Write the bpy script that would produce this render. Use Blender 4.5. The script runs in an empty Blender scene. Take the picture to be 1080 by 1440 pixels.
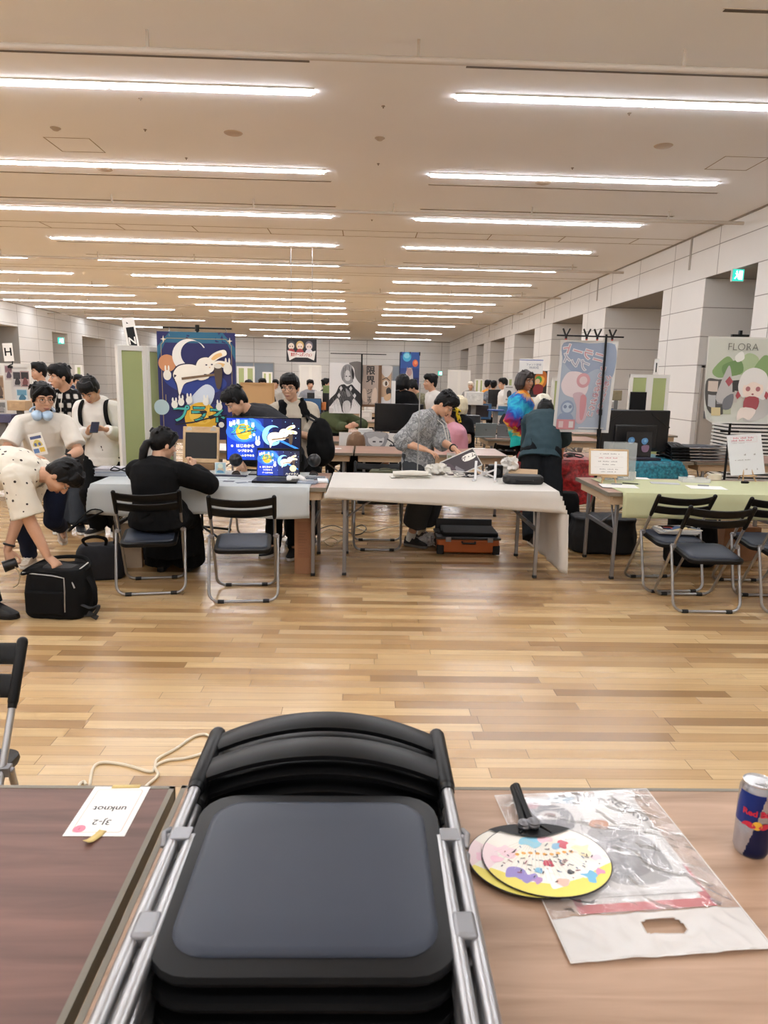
import bpy, bmesh, math, random
import numpy as np
from mathutils import Vector as V, Matrix as Mx, noise
R = math.radians
PI = math.pi
S = bpy.context.scene
COL = S.collection
random.seed(7)

# ------------------------------------------------------------------ camera, exposure, world
F = 1000.0
EYE = V((0, 0, 1.6))
_d = V((-.025, .188, 1)).normalized()
_u = V((.017, 1, 0)); _u = (_u - _d * _u.dot(_d)).normalized()
_r = _u.cross(_d)
CM = Mx((_r, _d, _u))                       # camera (right, up, forward) -> world
cam_d = bpy.data.cameras.new('camera')
cam = bpy.data.objects.new('camera', cam_d); COL.objects.link(cam)
cam_d.sensor_fit = 'VERTICAL'; cam_d.sensor_height = 36; cam_d.sensor_width = 27
cam_d.lens = F / 1440 * 36
cam_d.clip_start = .05; cam_d.clip_end = 200
cam_d.dof.use_dof = True; cam_d.dof.focus_distance = 6.5; cam_d.dof.aperture_fstop = 9.0
_m = Mx.Identity(4)
for i in range(3):
    _m[i][0] = CM[i][0]; _m[i][1] = CM[i][1]; _m[i][2] = -CM[i][2]; _m[i][3] = EYE[i]
cam.matrix_world = _m
S.camera = cam
S.view_settings.view_transform = 'Standard'; S.view_settings.look = 'None'
S.view_settings.gamma = 1; S.view_settings.use_curve_mapping = False
S.view_settings.exposure = 0.0
S.cycles.diffuse_bounces = 8; S.cycles.max_bounces = 12
LAMP = 43.5                                 # brightness of the ceiling light bars
w = bpy.data.worlds.new('world'); S.world = w; w.use_nodes = True
w.node_tree.nodes['Background'].inputs[0].default_value = (.05, .05, .05, 1)
w.node_tree.nodes['Background'].inputs[1].default_value = .2


def _ray(px, py):
    return CM @ V(((px - 540) / F, (720 - py) / F, 1))


def atY(px, py, y):                         # measured point at depth y
    v = _ray(px, py); return EYE + v * (y / v.y)


def atZ(px, py, z=0.0):                     # measured point at height z
    v = _ray(px, py); return EYE + v * ((z - EYE.z) / v.z)


def atX(px, py, x):
    v = _ray(px, py); return EYE + v * (x / v.x)


# ------------------------------------------------------------------ materials
def lin(h):
    if not isinstance(h, str): return tuple(h)
    h = h.lstrip('#')
    return tuple(((c / 12.92) if c <= .04045 else ((c + .055) / 1.055) ** 2.4)
                 for c in (int(h[i:i + 2], 16) / 255 for i in (0, 2, 4)))


_mc = {}


def C(h, rough=.55, metal=0.0, spec=.5, alpha=1.0, var=0.0, scale=6.0, coat=0.0, sheen=0.0, emit=0.0, trans=0.0, bump=0.0):
    key = (h, rough, metal, spec, alpha, var, scale, coat, sheen, emit, trans, bump)
    if key in _mc: return _mc[key]
    m = bpy.data.materials.new('paint' + str(len(_mc))); m.use_nodes = True
    nt = m.node_tree; b = nt.nodes['Principled BSDF']
    c = lin(h)
    b.inputs['Base Color'].default_value = (*c, 1); b.inputs['Roughness'].default_value = rough
    b.inputs['Metallic'].default_value = metal; b.inputs['Specular IOR Level'].default_value = spec
    b.inputs['Alpha'].default_value = alpha
    if coat: b.inputs['Coat Weight'].default_value = coat
    if sheen: b.inputs['Sheen Weight'].default_value = sheen
    if trans: b.inputs['Transmission Weight'].default_value = trans
    if emit:
        b.inputs['Emission Color'].default_value = (*c, 1); b.inputs['Emission Strength'].default_value = emit
    if var or bump:
        tc = nt.nodes.new('ShaderNodeTexCoord'); n = nt.nodes.new('ShaderNodeTexNoise')
        n.inputs['Scale'].default_value = scale; n.inputs['Detail'].default_value = 5
        nt.links.new(tc.outputs['Object'], n.inputs['Vector'])
        if var:
            mx = nt.nodes.new('ShaderNodeMix'); mx.data_type = 'RGBA'
            mx.inputs[6].default_value = (*[max(0, x * (1 - var)) for x in c], 1)
            mx.inputs[7].default_value = (*[min(1, x * (1 + var)) for x in c], 1)
            nt.links.new(n.outputs['Fac'], mx.inputs[0]); nt.links.new(mx.outputs[2], b.inputs['Base Color'])
            if emit: nt.links.new(mx.outputs[2], b.inputs['Emission Color'])
        if bump:
            bp = nt.nodes.new('ShaderNodeBump'); bp.inputs['Strength'].default_value = bump
            bp.inputs['Distance'].default_value = .01
            nt.links.new(n.outputs['Fac'], bp.inputs['Height']); nt.links.new(bp.outputs[0], b.inputs['Normal'])
    _mc[key] = m
    return m


class NT:                                   # tiny node builder
    def __init__(s, name):
        s.m = bpy.data.materials.new(name); s.m.use_nodes = True; s.t = s.m.node_tree
        s.b = s.t.nodes['Principled BSDF']

    def n(s, kind, **k):
        q = s.t.nodes.new('ShaderNode' + kind)
        for a, b in k.items(): setattr(q, a, b)
        return q

    def put(s, sock, v):
        if hasattr(v, 'is_output'): s.t.links.new(v, sock)
        elif isinstance(v, str): sock.default_value = (*lin(v), 1)
        else: sock.default_value = v

    def math(s, op, a, b=0.0, c=None):
        q = s.n('Math', operation=op)
        s.put(q.inputs[0], a); s.put(q.inputs[1], b)
        if c is not None: s.put(q.inputs[2], c)
        return q.outputs[0]

    def mix(s, f, a, b, blend='MIX'):
        q = s.n('Mix', data_type='RGBA', blend_type=blend)
        s.put(q.inputs[0], f); s.put(q.inputs[6], a); s.put(q.inputs[7], b)
        return q.outputs[2]

    def noise(s, vec, scale, detail=4, out='Fac', **k):
        q = s.n('TexNoise'); s.put(q.inputs['Vector'], vec)
        q.inputs['Scale'].default_value = scale; q.inputs['Detail'].default_value = detail
        for a, b in k.items(): q.inputs[a].default_value = b
        return q.outputs[out]

    def ramp(s, f, stops, interp='LINEAR'):
        q = s.n('ValToRGB'); r = q.color_ramp; r.interpolation = interp
        while len(r.elements) < len(stops): r.elements.new(.5)
        for e, (p, c) in zip(r.elements, stops):
            e.position = p; e.color = (*lin(c), 1)
        s.put(q.inputs[0], f); return q.outputs[0]

    def obj(s): return s.n('TexCoord').outputs['Object']

    def scale(s, vec, sc):
        q = s.n('Mapping'); s.put(q.inputs['Vector'], vec); q.inputs['Scale'].default_value = sc
        return q.outputs[0]

    def sep(s, vec):
        q = s.n('SeparateXYZ'); s.put(q.inputs[0], vec); return q.outputs

    def comb(s, x=0.0, y=0.0, z=0.0):
        q = s.n('CombineXYZ')
        for i, v in enumerate((x, y, z)): s.put(q.inputs[i], v)
        return q.outputs[0]

    def white(s, vec, out='Value'):
        q = s.n('TexWhiteNoise', noise_dimensions='3D'); s.put(q.inputs['Vector'], vec); return q.outputs[out]

    def bump(s, h, st=.3, dist=.01):
        q = s.n('Bump'); q.inputs['Strength'].default_value = st; q.inputs['Distance'].default_value = dist
        s.put(q.inputs['Height'], h); s.put(s.b.inputs['Normal'], q.outputs[0])

    def base(s, c, rough=.5, spec=.5):
        s.put(s.b.inputs['Base Color'], c); s.put(s.b.inputs['Roughness'], rough)
        s.b.inputs['Specular IOR Level'].default_value = spec
        return s.m


def floor_mat():
    t = NT('strip_wood_floor'); o = t.sep(t.obj())
    row = t.math('FLOOR', t.math('DIVIDE', o[1], .078))
    sh = t.math('MULTIPLY', t.white(t.comb(row, 3.1, 0)), 7.0)
    u = t.math('DIVIDE', t.math('ADD', o[0], sh), .92)
    cell = t.math('FLOOR', u)
    rnd = t.white(t.comb(cell, row, 1.7))
    rnd2 = t.white(t.comb(cell, row, 9.2))
    fx = t.math('FRACT', u); fy = t.math('FRACT', t.math('DIVIDE', o[1], .078))
    joint = t.math('MAXIMUM', t.math('LESS_THAN', fx, .004), t.math('LESS_THAN', fy, .03))
    grain = t.noise(t.comb(t.math('ADD', t.math('MULTIPLY', o[0], 2.2), t.math('MULTIPLY', rnd2, 40)), t.math('MULTIPLY', o[1], 60), rnd), 1.0, 6)
    col = t.ramp(rnd, [(0, '#8b6b46'), (.2, '#a8865b'), (.55, '#ba996b'), (.85, '#caad80'), (1, '#9b7850')])
    col = t.mix(t.math('MULTIPLY', t.math('SUBTRACT', grain, .35), .75), col, '#80664a')
    col = t.mix(t.math('MULTIPLY', joint, .65), col, '#4a331f')
    t.bump(t.math('ADD', t.math('MULTIPLY', joint, -.6), t.math('MULTIPLY', rnd2, .12)), .12, .004)
    rough = t.math('ADD', .2, t.math('MULTIPLY', rnd2, .1))
    return t.base(col, rough, .5)


def wood_top(name, a, b, sc=1.0, rough=.35):
    t = NT(name); v = t.obj()
    g = t.noise(t.scale(v, (2.2 * sc, 26 * sc, 8)), 1.0, 7, Distortion=.8)
    g2 = t.noise(t.scale(v, (.8, 5, 2)), 1.3, 3)
    f = t.math('ADD', t.math('MULTIPLY', g, .75), t.math('MULTIPLY', g2, .35))
    col = t.ramp(f, [(.35, a), (.72, b)])
    t.bump(g, .05, .002)
    return t.base(col, rough, .45)


def panel_mat(name, col, z0, dz, axis=None, dv=0.0):
    t = NT(name); o = t.sep(t.obj())
    fz = t.math('FRACT', t.math('DIVIDE', t.math('SUBTRACT', o[2], z0), dz))
    j = t.math('LESS_THAN', fz, .03)
    if axis is not None:
        j = t.math('MAXIMUM', j, t.math('LESS_THAN', t.math('FRACT', t.math('DIVIDE', o[axis], dv)), .012))
    n = t.noise(t.obj(), 1.2, 4)
    row = t.white(t.comb(t.math('FLOOR', t.math('DIVIDE', t.math('SUBTRACT', o[2], z0), dz)), 1, 1))
    c = t.mix(t.math('MULTIPLY', n, .14), col, '#8d8780')
    c = t.mix(t.math('MULTIPLY', row, .07), c, '#90887e')
    c = t.mix(t.math('MULTIPLY', j, .75), c, '#6a645d')
    t.bump(t.math('MULTIPLY', j, -1), .3, .01)
    return t.base(c, .7, .3)


# ------------------------------------------------------------------ geometry collector
def rotm(e): 
    if isinstance(e, Mx): return e
    from mathutils import Euler
    return Euler(e).to_matrix()


def frame(t):
    t = t.normalized(); a = V((0, 0, 1)) if abs(t.z) < .9 else V((1, 0, 0))
    x = a.cross(t).normalized(); return x, t.cross(x)


def spl(pts, n=6, closed=False):
    p = [V(q) for q in pts]; out = []; N = len(p)
    rng = range(N if closed else N - 1)
    for i in rng:
        g = (lambda k: p[k % N]) if closed else (lambda k: p[min(max(k, 0), N - 1)])
        a, b, c, d = g(i - 1), g(i), g(i + 1), g(i + 2)
        for k in range(n):
            t = k / n
            out.append(.5 * ((2 * b) + (c - a) * t + (2 * a - 5 * b + 4 * c - d) * t * t + (3 * b - a - 3 * c + d) * t ** 3))
    if not closed: out.append(p[-1])
    return out


class G:
    def __init__(s): s.v = []; s.f = []; s.m = []; s.T = None

    def add(s, vs, fs, m=0):
        o = len(s.v)
        s.v += [V(q) for q in vs] if s.T is None else [s.T @ V(q) for q in vs]
        s.f += [tuple(i + o for i in f) for f in fs]; s.m += [m] * len(fs)
        return s

    def box(s, c, d, rot=None, m=0):
        c = V(c); hx, hy, hz = d[0] / 2, d[1] / 2, d[2] / 2
        q = [V((x, y, z)) for z in (-hz, hz) for y in (-hy, hy) for x in (-hx, hx)]
        if rot is not None: r = rotm(rot); q = [r @ k for k in q]
        return s.add([c + k for k in q], [(0, 2, 3, 1), (4, 5, 7, 6), (0, 1, 5, 4), (2, 6, 7, 3), (0, 4, 6, 2), (1, 3, 7, 5)], m)

    def b2(s, lo, hi, m=0):
        lo, hi = V(lo), V(hi); return s.box((lo + hi) / 2, hi - lo, None, m)

    def loft(s, rings, m=0, caps=True, closed=False):
        n = len(rings[0]); vs = [q for r in rings for q in r]; fs = []
        K = len(rings)
        for i in range(K if closed else K - 1):
            j = (i + 1) % K
            for k in range(n):
                fs.append((i * n + k, i * n + (k + 1) % n, j * n + (k + 1) % n, j * n + k))
        if caps and not closed:
            fs.append(tuple(range(n - 1, -1, -1))); fs.append(tuple((K - 1) * n + k for k in range(n)))
        return s.add(vs, fs, m)

    def tube(s, pts, r, n=8, m=0, closed=False, caps=True, flat=None):
        p = [V(q) for q in pts]; K = len(p)
        rr = r if hasattr(r, '__len__') else [r] * K
        rings = []; x = None
        for i in range(K):
            if closed: t = p[(i + 1) % K] - p[i - 1]
            else: t = p[min(i + 1, K - 1)] - p[max(i - 1, 0)]
            if t.length < 1e-9: t = V((0, 0, 1))
            t.normalize()
            if x is None: x, _ = frame(t)
            x = (x - t * x.dot(t))
            if x.length < 1e-6: x, _ = frame(t)
            x.normalize(); y = t.cross(x)
            f = 1 if flat is None else flat
            rings.append([p[i] + (x * math.cos(2 * PI * k / n) + y * f * math.sin(2 * PI * k / n)) * rr[i] for k in range(n)])
        return s.loft(rings, m, caps, closed)

    def cyl(s, a, b, r0, r1=None, n=14, m=0):
        return s.tube([a, b], [r0, r0 if r1 is None else r1], n, m)

    def cap(s, a, b, r0, r1=None, n=12, m=0):
        a, b = V(a), V(b); r1 = r0 if r1 is None else r1
        t = b - a
        t = t.normalized() if t.length > 1e-6 else V((0, 0, 1))
        x, y = frame(t); prof = [(-1, .02), (-.85, .53), (-.5, .87), (0, 1)]
        rings = []
        for h, k in prof: rings.append([a + t * h * r0 + (x * math.cos(2 * PI * i / n) + y * math.sin(2 * PI * i / n)) * r0 * k for i in range(n)])
        for h, k in prof[::-1]: rings.append([b - t * h * r1 + (x * math.cos(2 * PI * i / n) + y * math.sin(2 * PI * i / n)) * r1 * k for i in range(n)])
        return s.loft(rings, m)

    def ell(s, c, r, rot=None, n=14, k=9, m=0):
        c = V(c); q = rotm(rot) if rot is not None else None; rings = []
        for i in range(k + 1):
            a = -PI / 2 + PI * i / k
            ca = max(math.cos(a), .01)
            ring = [V((r[0] * ca * math.cos(2 * PI * j / n), r[1] * ca * math.sin(2 * PI * j / n), r[2] * math.sin(a))) for j in range(n)]
            rings.append([c + (q @ p if q else p) for p in ring])
        return s.loft(rings, m)

    def lathe(s, prof, c=(0, 0, 0), n=24, m=0):
        c = V(c); return s.loft([[c + V((r * math.cos(2 * PI * i / n), r * math.sin(2 * PI * i / n), z)) for i in range(n)] for r, z in prof], m)

    def prism(s, poly, h, o=(0, 0, 0), X=(1, 0, 0), Y=(0, 1, 0), m=0):
        o, X, Y = V(o), V(X), V(Y); Z = X.cross(Y).normalized() * h; n = len(poly)
        a = [o + X * p[0] + Y * p[1] for p in poly]
        return s.add(a + [q + Z for q in a], [tuple(range(n - 1, -1, -1)), tuple(range(n, 2 * n))] +
                     [(i, (i + 1) % n, n + (i + 1) % n, n + i) for i in range(n)], m)

    def grid(s, fn, nu, nv, m=0):
        vs = [fn(i / nu, j / nv) for j in range(nv + 1) for i in range(nu + 1)]
        return s.add(vs, [(j * (nu + 1) + i, j * (nu + 1) + i + 1, (j + 1) * (nu + 1) + i + 1, (j + 1) * (nu + 1) + i) for j in range(nv) for i in range(nu)], m)

    def build(s, name, mats, parent=None, label=None, smooth=40, bevel=0.0, seg=2, solid=0.0, sub=0, loc=None):
        me = bpy.data.meshes.new(name)
        me.from_pydata([tuple(q) for q in s.v], [], s.f)
        if not isinstance(mats, (list, tuple)): mats = [mats]
        for k in mats: me.materials.append(k)
        if any(s.m): me.polygons.foreach_set('material_index', s.m)
        if smooth:
            me.polygons.foreach_set('use_smooth', [True] * len(me.polygons))
            try: me.set_sharp_from_angle(angle=R(smooth))
            except Exception: pass
        me.update()
        ob = bpy.data.objects.new(name, me); COL.objects.link(ob)
        if parent is not None: ob.parent = parent
        if loc is not None: ob.location = loc
        if label: ob['label'] = label
        if solid:
            q = ob.modifiers.new('thick', 'SOLIDIFY'); q.thickness = solid; q.offset = 0
        if bevel:
            q = ob.modifiers.new('bevel', 'BEVEL'); q.width = bevel; q.segments = seg; q.limit_method = 'ANGLE'; q.angle_limit = R(35)
        if sub:
            q = ob.modifiers.new('sub', 'SUBSURF'); q.levels = sub; q.render_levels = sub
        return ob


def tag(o, label, cat, group=None):
    o['label'] = label; o['category'] = cat
    if group: o['group'] = group
    return o


def thing(name, label, cat, loc=(0, 0, 0), rz=0.0, group=None):
    o = bpy.data.objects.new(name, None); COL.objects.link(o); o.empty_display_size = .1
    o.location = V(loc); o.rotation_euler = (0, 0, rz)
    return tag(o, label, cat, group)


def struct(o):
    o['kind'] = 'structure'; return o


def dup(root, loc, rz, label, group=None, first=[0]):
    def cp(o, par):
        c = o.copy(); COL.objects.link(c)
        if par is not None: c.parent = par
        for ch in list(o.children): cp(ch, c)
        return c
    r = cp(root, None); r.location = V(loc)
    r.rotation_euler = rz if hasattr(rz, '__len__') else (0, 0, rz)
    r['label'] = label
    if group: r['group'] = group
    return r


# ------------------------------------------------------------------ lettering and flat artwork
_tc = {}


def text_poly(s, bold=0.0):
    k = (s, bold)
    if k not in _tc:
        cu = bpy.data.curves.new('lettering', 'FONT'); cu.body = s; cu.size = 1; cu.align_x = 'CENTER'; cu.align_y = 'CENTER'
        cu.resolution_u = 3; cu.offset = bold
        ob = bpy.data.objects.new('lettering', cu); COL.objects.link(ob)
        bpy.context.view_layer.update()
        me = bpy.data.meshes.new_from_object(ob.evaluated_get(bpy.context.evaluated_depsgraph_get()))
        _tc[k] = ([v.co.copy() for v in me.vertices], [tuple(p.vertices) for p in me.polygons])
        COL.objects.unlink(ob); bpy.data.objects.remove(ob); bpy.data.curves.remove(cu); bpy.data.meshes.remove(me)
    return _tc[k]


def circ(cx, cy, r, ry=None, a0=0, a1=360, n=24, rot=0):
    ry = r if ry is None else ry; c, s_ = math.cos(R(rot)), math.sin(R(rot)); out = []
    full = abs(a1 - a0) >= 360
    for i in range(n + (0 if full else 1)):
        a = R(a0 + (a1 - a0) * i / n); x, y = r * math.cos(a), ry * math.sin(a)
        out.append((cx + x * c - y * s_, cy + x * s_ + y * c))
    return out


def blob(pts, n=5):
    return [(q.x, q.y) for q in spl([(x, y, 0) for x, y in pts], n, True)]


class Art(G):
    """Flat printed sheet in its own X (width) / Z (height) plane, facing -Y; origin at the bottom centre."""
    def __init__(s, w_, h, base, back=None, th=.004, bend=None, nu=1, nv=1, bmat=None):
        super().__init__(); s.w, s.h = w_, h; s.mats = [base]; s.layer = 0; s.eps = .0005; s.bend = bend; s.th = th
        if bend:
            s.grid(lambda u, v: V(((u - .5) * w_, 0, v * h)), nu, nv)
            if th:
                if back: s.mats.append(back)
                s.grid(lambda u, v: V(((.5 - u) * w_, th, v * h)), nu, nv, 1 if back else 0)
        else:
            s.box((0, th / 2, h / 2), (w_, th, h), None, 0)
            if back:
                s.mats.append(back); s.add([(-w_ / 2, th + .001, 0), (w_ / 2, th + .001, 0), (w_ / 2, th + .001, h), (-w_ / 2, th + .001, h)], [(3, 2, 1, 0)], 1)

    def mi(s, m):
        if m not in s.mats: s.mats.append(m)
        return s.mats.index(m)

    def p(s, poly, m, sub=0):                # polygon in 0..1 x 0..1 of the sheet
        s.layer += 1; d = -s.eps * (s.layer + .6)
        vs = [V(((x - .5) * s.w, d, y * s.h)) for x, y in poly]
        a = sum(vs[i].x * vs[(i + 1) % len(vs)].z - vs[(i + 1) % len(vs)].x * vs[i].z for i in range(len(vs)))
        if a < 0: vs.reverse()
        if s.bend:
            bm = bmesh.new(); bm.faces.new([bm.verts.new(q) for q in vs]).normal_update(); bmesh.ops.triangulate(bm, faces=bm.faces[:])
            for _ in range(6):
                e = [e for e in bm.edges if e.calc_length() > max(s.w, s.h) / 14]
                if not e: break
                bmesh.ops.subdivide_edges(bm, edges=e, cuts=1); bmesh.ops.triangulate(bm, faces=bm.faces[:])
            bm.verts.index_update()
            s.add([q.co for q in bm.verts], [tuple(q.index for q in f.verts) for f in bm.faces], s.mi(m)); bm.free()
        else: s.add(vs, [tuple(range(len(vs)))], s.mi(m))
        return s

    def rect(s, x0, y0, x1, y1, m): return s.p([(x0, y0), (x1, y0), (x1, y1), (x0, y1)], m)

    def line(s, pts, wd, m):                 # wd in fractions of the width
        asp = s.w / s.h
        for a, b in zip(pts, pts[1:]):
            dx, dy = b[0] - a[0], (b[1] - a[1]) / asp; L = math.hypot(dx, dy) or 1
            nx, ny = -dy / L * wd / 2, dx / L * wd / 2 * asp
            s.p([(a[0] - nx, a[1] - ny), (b[0] - nx, b[1] - ny), (b[0] + nx, b[1] + ny), (a[0] + nx, a[1] + ny)], m)
            s.layer -= 1
        s.layer += 1
        return s

    def text(s, t, cx, cy, size, m, bold=.0, rot=0.0, vertical=False, mirror=False, sx=1.0):
        """size = letter height in metres"""
        s.layer += 1; d = -s.eps * (s.layer + .6)
        items = [(t, 0, 0)] if not vertical else [(c, 0, -i * size * 1.05) for i, c in enumerate(t)]
        ca, sa = math.cos(R(rot)), math.sin(R(rot))
        for c, ox, oz in items:
            vs, fs = text_poly(c, bold)
            q = []
            for v in vs:
                x, z = v.x * size * sx + ox, v.y * size + oz
                if mirror: x = -x
                q.append(V(((cx - .5) * s.w + x * ca - z * sa, d, cy * s.h + x * sa + z * ca)))
            s.add(q, fs if not mirror else [f[::-1] for f in fs], s.mi(m))
        return s

    def done(s, name, parent=None, label=None, loc=None, rot=None, solid=0):
        if s.bend: s.v = [s.bend(q) for q in s.v]
        o = s.build(name, s.mats, parent, label, smooth=30, loc=loc)
        if rot is not None: o.rotation_euler = rot
        return o


# ------------------------------------------------------------------ common materials
WHITE = C('#e9e6e0', .6); BLACK = C('#0a0a0b', .45, spec=.3); PLASTIC = C('#0a0a0b', .42, spec=.22)
STEEL = C('#a7a7a8', .32, metal=.9); STEEL2 = C('#8d8d90', .4, metal=.8); CHROME = C('#c9c9c9', .2, metal=1.0)
DARKFAB = C('#070708', .85, spec=.2, var=.3, scale=14); RUBBER = C('#0a0a0a', .7)
PAPER = C('#e8e6e1', .6); INK = C('#1a1a1c', .6); PINK = C('#d98a90', .6)
WOOD_BROWN = wood_top('dark_red_brown_laminate', '#50372f', '#765348', rough=.5)
WOOD_LIGHT = wood_top('light_walnut_laminate', '#87694f', '#b3937a', rough=.38)
WOOD_PINK = wood_top('pinkish_brown_laminate', '#8d6a5a', '#b08d7b', rough=.33)
APRON = C('#b9a183', .5, var=.12, scale=4); EDGE = C('#756e60', .5)
SCREENGREEN = C('#a3ad78', .9, var=.06, scale=3); FRAMEWHITE = C('#dcdad3', .5)

# ================================================================== THE ROOM
H = 4.6; XL, XR = -16.0, 6.65; YB, YF = 58.3, -6.0
FLOOR = floor_mat()
CEIL = C('#eceef2', .9, spec=.1, var=.03, scale=.6, bump=.0)
WALLP = panel_mat('pale_stone_panels', '#dedcd8', .32, .56, 1, 2.0)
WALLG = panel_mat('pale_stone_panels_plain', '#dedcd8', .32, .56)
WALLB = panel_mat('back_wall_panels', '#dedcd8', .32, .56, 0, 3.0)
struct(G().b2((XL - 3, YF - .2, -.1), (XR + 4, YB + .2, 0)).build('floor', FLOOR))
struct(G().b2((XL - 3, YF - .2, H), (XR + 4, YB + .2, H + .15)).build('ceiling', CEIL))
struct(G().b2((XL - 3, YB, 0), (XR + 4, YB + .2, H)).build('wall_back', WALLB))
struct(G().b2((XL - 3, YF - .2, 0), (XR + 4, YF, H)).build('wall_front', WALLB))
# right wall: header over deep openings and the piers between them
g = G(); g.b2((XR, YF, 3.69), (XR + 3.2, YB, H))
ops = [(2.5, 6.4), (8.2, 10.2), (12.54, 14.45), (16.48, 20.4), (22.51, 26.18), (28.9, 32.8), (35.1, 39.1), (41.3, 43.9), (47.5, 51.4)]
edges = [YF] + [e for o_ in ops for e in o_] + [YB]
for i in range(0, len(edges), 2): g.b2((XR, edges[i], 0), (XR + 3.2, edges[i + 1], 3.69))
struct(g.build('wall_right', WALLP))
struct(G().b2((XR + 3.0, YF, 0), (XR + 3.3, YB, 3.69)).build('wall_right_recess', WALLG))
g = G(); g.b2((XL - 2.2, YF, 3.58), (XL, YB, H))
opl = [(6, 9), (14, 17), (22, 26), (30.5, 34), (37.6, 39.5), (41.5, 45.1), (49, 52)]
edges = [YF] + [e for o_ in opl for e in o_] + [YB]
for i in range(0, len(edges), 2): g.b2((XL - 2.2, edges[i], 0), (XL, edges[i + 1], 3.58))
struct(g.build('wall_left', WALLP))
struct(G().b2((XL - 2.4, YF, 0), (XL - 2.1, YB, 3.6)).build('wall_left_recess', WALLG))
# thin dark shadow-gap trim where walls meet the ceiling
struct(G().b2((XR - .02, YF, H - .03), (XR + .01, YB, H)).build('trim_1', C('#8f877c', .7)))
struct(G().b2((XL - .01, YF, H - .03), (XL + .02, YB, H)).build('trim_2', C('#8f877c', .7)))
struct(G().b2((XL, YB - .03, H - .05), (XR, YB + .01, H)).build('trim_3', C('#8f877c', .7)))
# vertical expansion grooves high on the right wall
g = G()
for y in (9.2, 15.2, 21.2, 27.4, 33.4, 39.6, 45.6): g.b2((XR - .015, y, 3.95), (XR + .01, y + .07, 4.57))
struct(g.build('trim_4', C('#9b958c', .7)))
# door on the side wall of the near opening
d = G().b2((6.78, 14.36, 0), (7.62, 14.46, 1.96)).build('door_1', C('#b5aea5', .55)); struct(d)
G().b2((6.74, 14.37, 0), (6.78, 14.44, 2.0)).b2((6.74, 14.37, 1.96), (7.66, 14.44, 2.0)).b2((7.62, 14.37, 0), (7.66, 14.44, 2.0)).build('door_frame', C('#9a938b', .5), d)
G().b2((6.84, 14.31, .95), (6.88, 14.37, 1.1)).build('door_handle', STEEL2, d)
# dark windows low on the back wall
for i, (x0, x1) in enumerate(((-10.6, -7.4), (-2.7, -.9), (1.2, 3.0), (-14.5, -12.2))):
    o = struct(G().b2((x0, YB - .05, .6), (x1, YB + .02, 2.65)).build('window_%d' % (i + 1), C('#8b96a0', .25)))
    gg = G()
    for x in (x0, (x0 + x1) / 2, x1): gg.b2((x - .04, YB - .09, .6), (x + .04, YB - .05, 2.65))
    gg.b2((x0, YB - .09, 2.6), (x1, YB - .05, 2.68)).build('window_frame', C('#a3a19c', .5), o)

# ------------------------------------------------------------------ ceiling lights
LMAT = C('#f6f9ff', .5, emit=LAMP)
LFRAME = C('#d8d4cc', .5)
ROWW = ['nearest', 'second', 'third', 'fourth', 'fifth', 'sixth', 'seventh', 'eighth', 'ninth', 'tenth', 'eleventh', 'twelfth', 'thirteenth', 'fourteenth', 'fifteenth', 'sixteenth', 'seventeenth', 'eighteenth']


def light_strip(x0, n, y, label, sgn):
    t = thing('ceiling_light', label, 'ceiling light', (x0, y, H), 0, 'linear ceiling lights')
    for k in range(n):
        a = k * 2.165 + .02; b = (k + 1) * 2.165 - .02
        a, b = (a, b) if sgn > 0 else (-b, -a)
        G().b2((a, -.05, -.03), (b, .05, -.004)).build('diffuser', LMAT, t)
    L = n * 2.165 * sgn; lo, hi = min(0, L), max(0, L)
    G().b2((lo - .02, -.08, -.012), (hi + .02, -.054, .002)).b2((lo - .02, .054, -.012), (hi + .02, .08, .002)).build('housing', LFRAME, t)


for k in range(-4, 13):
    y = 8.30 + 2.98 * k if k < 10 else (41.5, 48.3, 55.6)[k - 10]
    sft = -.014 * (y - 8.3)
    wd = 'linear light strip in the %s row from the camera, ' % ROWW[k] if k >= 0 else 'linear light strip overhead out of the frame, '
    light_strip(.92 + sft * .6, 2, y, wd + 'right of the centre aisle', 1)
    light_strip(-.62 + sft, 3, y, wd + 'left of the centre aisle', -1)
    light_strip(-9.15, 3, y, wd + 'far left bay', -1)
# slot diffusers beside the lights: long recessed dark lines
SLOT = C('#5d544a', .7)
n_s = 0
for y in (6.35, 7.57, 11.85, 13.5, 17.75, 19.5, 23.9, 25.6, 29.8):
    for x0, x1, sd in ((.92, 5.5, 'right'), (-7.3, -.6, 'left')):
        if y < 7 and sd == 'left': continue
        if y < 7: x0 = 2.85
        o = G().b2((x0, y - .022, H - .006), (x1, y + .022, H + .01)).b2((x0 - .02, y - .03, H - .004), (x1 + .02, y - .022, H + .01), 1).build('slot_diffuser', [SLOT, C('#b8ab9b', .7)])
        tag(o, 'thin dark ceiling air slot %s of the aisle, about %d metres away' % (sd, round(y)), 'air vent', 'ceiling air slots')
# suspended curtain rails with hangers
for k, y in enumerate((7.05, 13.1, 19.05, 25.1, 31.1, 37.1)):
    t = thing('ceiling_rail', 'pale hanging rail running across the ceiling, %s from the camera' % ROWW[k], 'rail', (0, y, H), 0, 'ceiling rails')
    G().cyl((XL + .05, 0, -.17), (XR - .05, 0, -.17), .03, n=12).build('pipe', C('#bdb2a5', .5), t)
    for i in range(9):
        x = -14.1 + 2.42 * i
        G().b2((x - .012, -.012, -.17), (x + .012, .012, 0)).build('hanger', C('#b9ae9f', .5), t)
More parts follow.
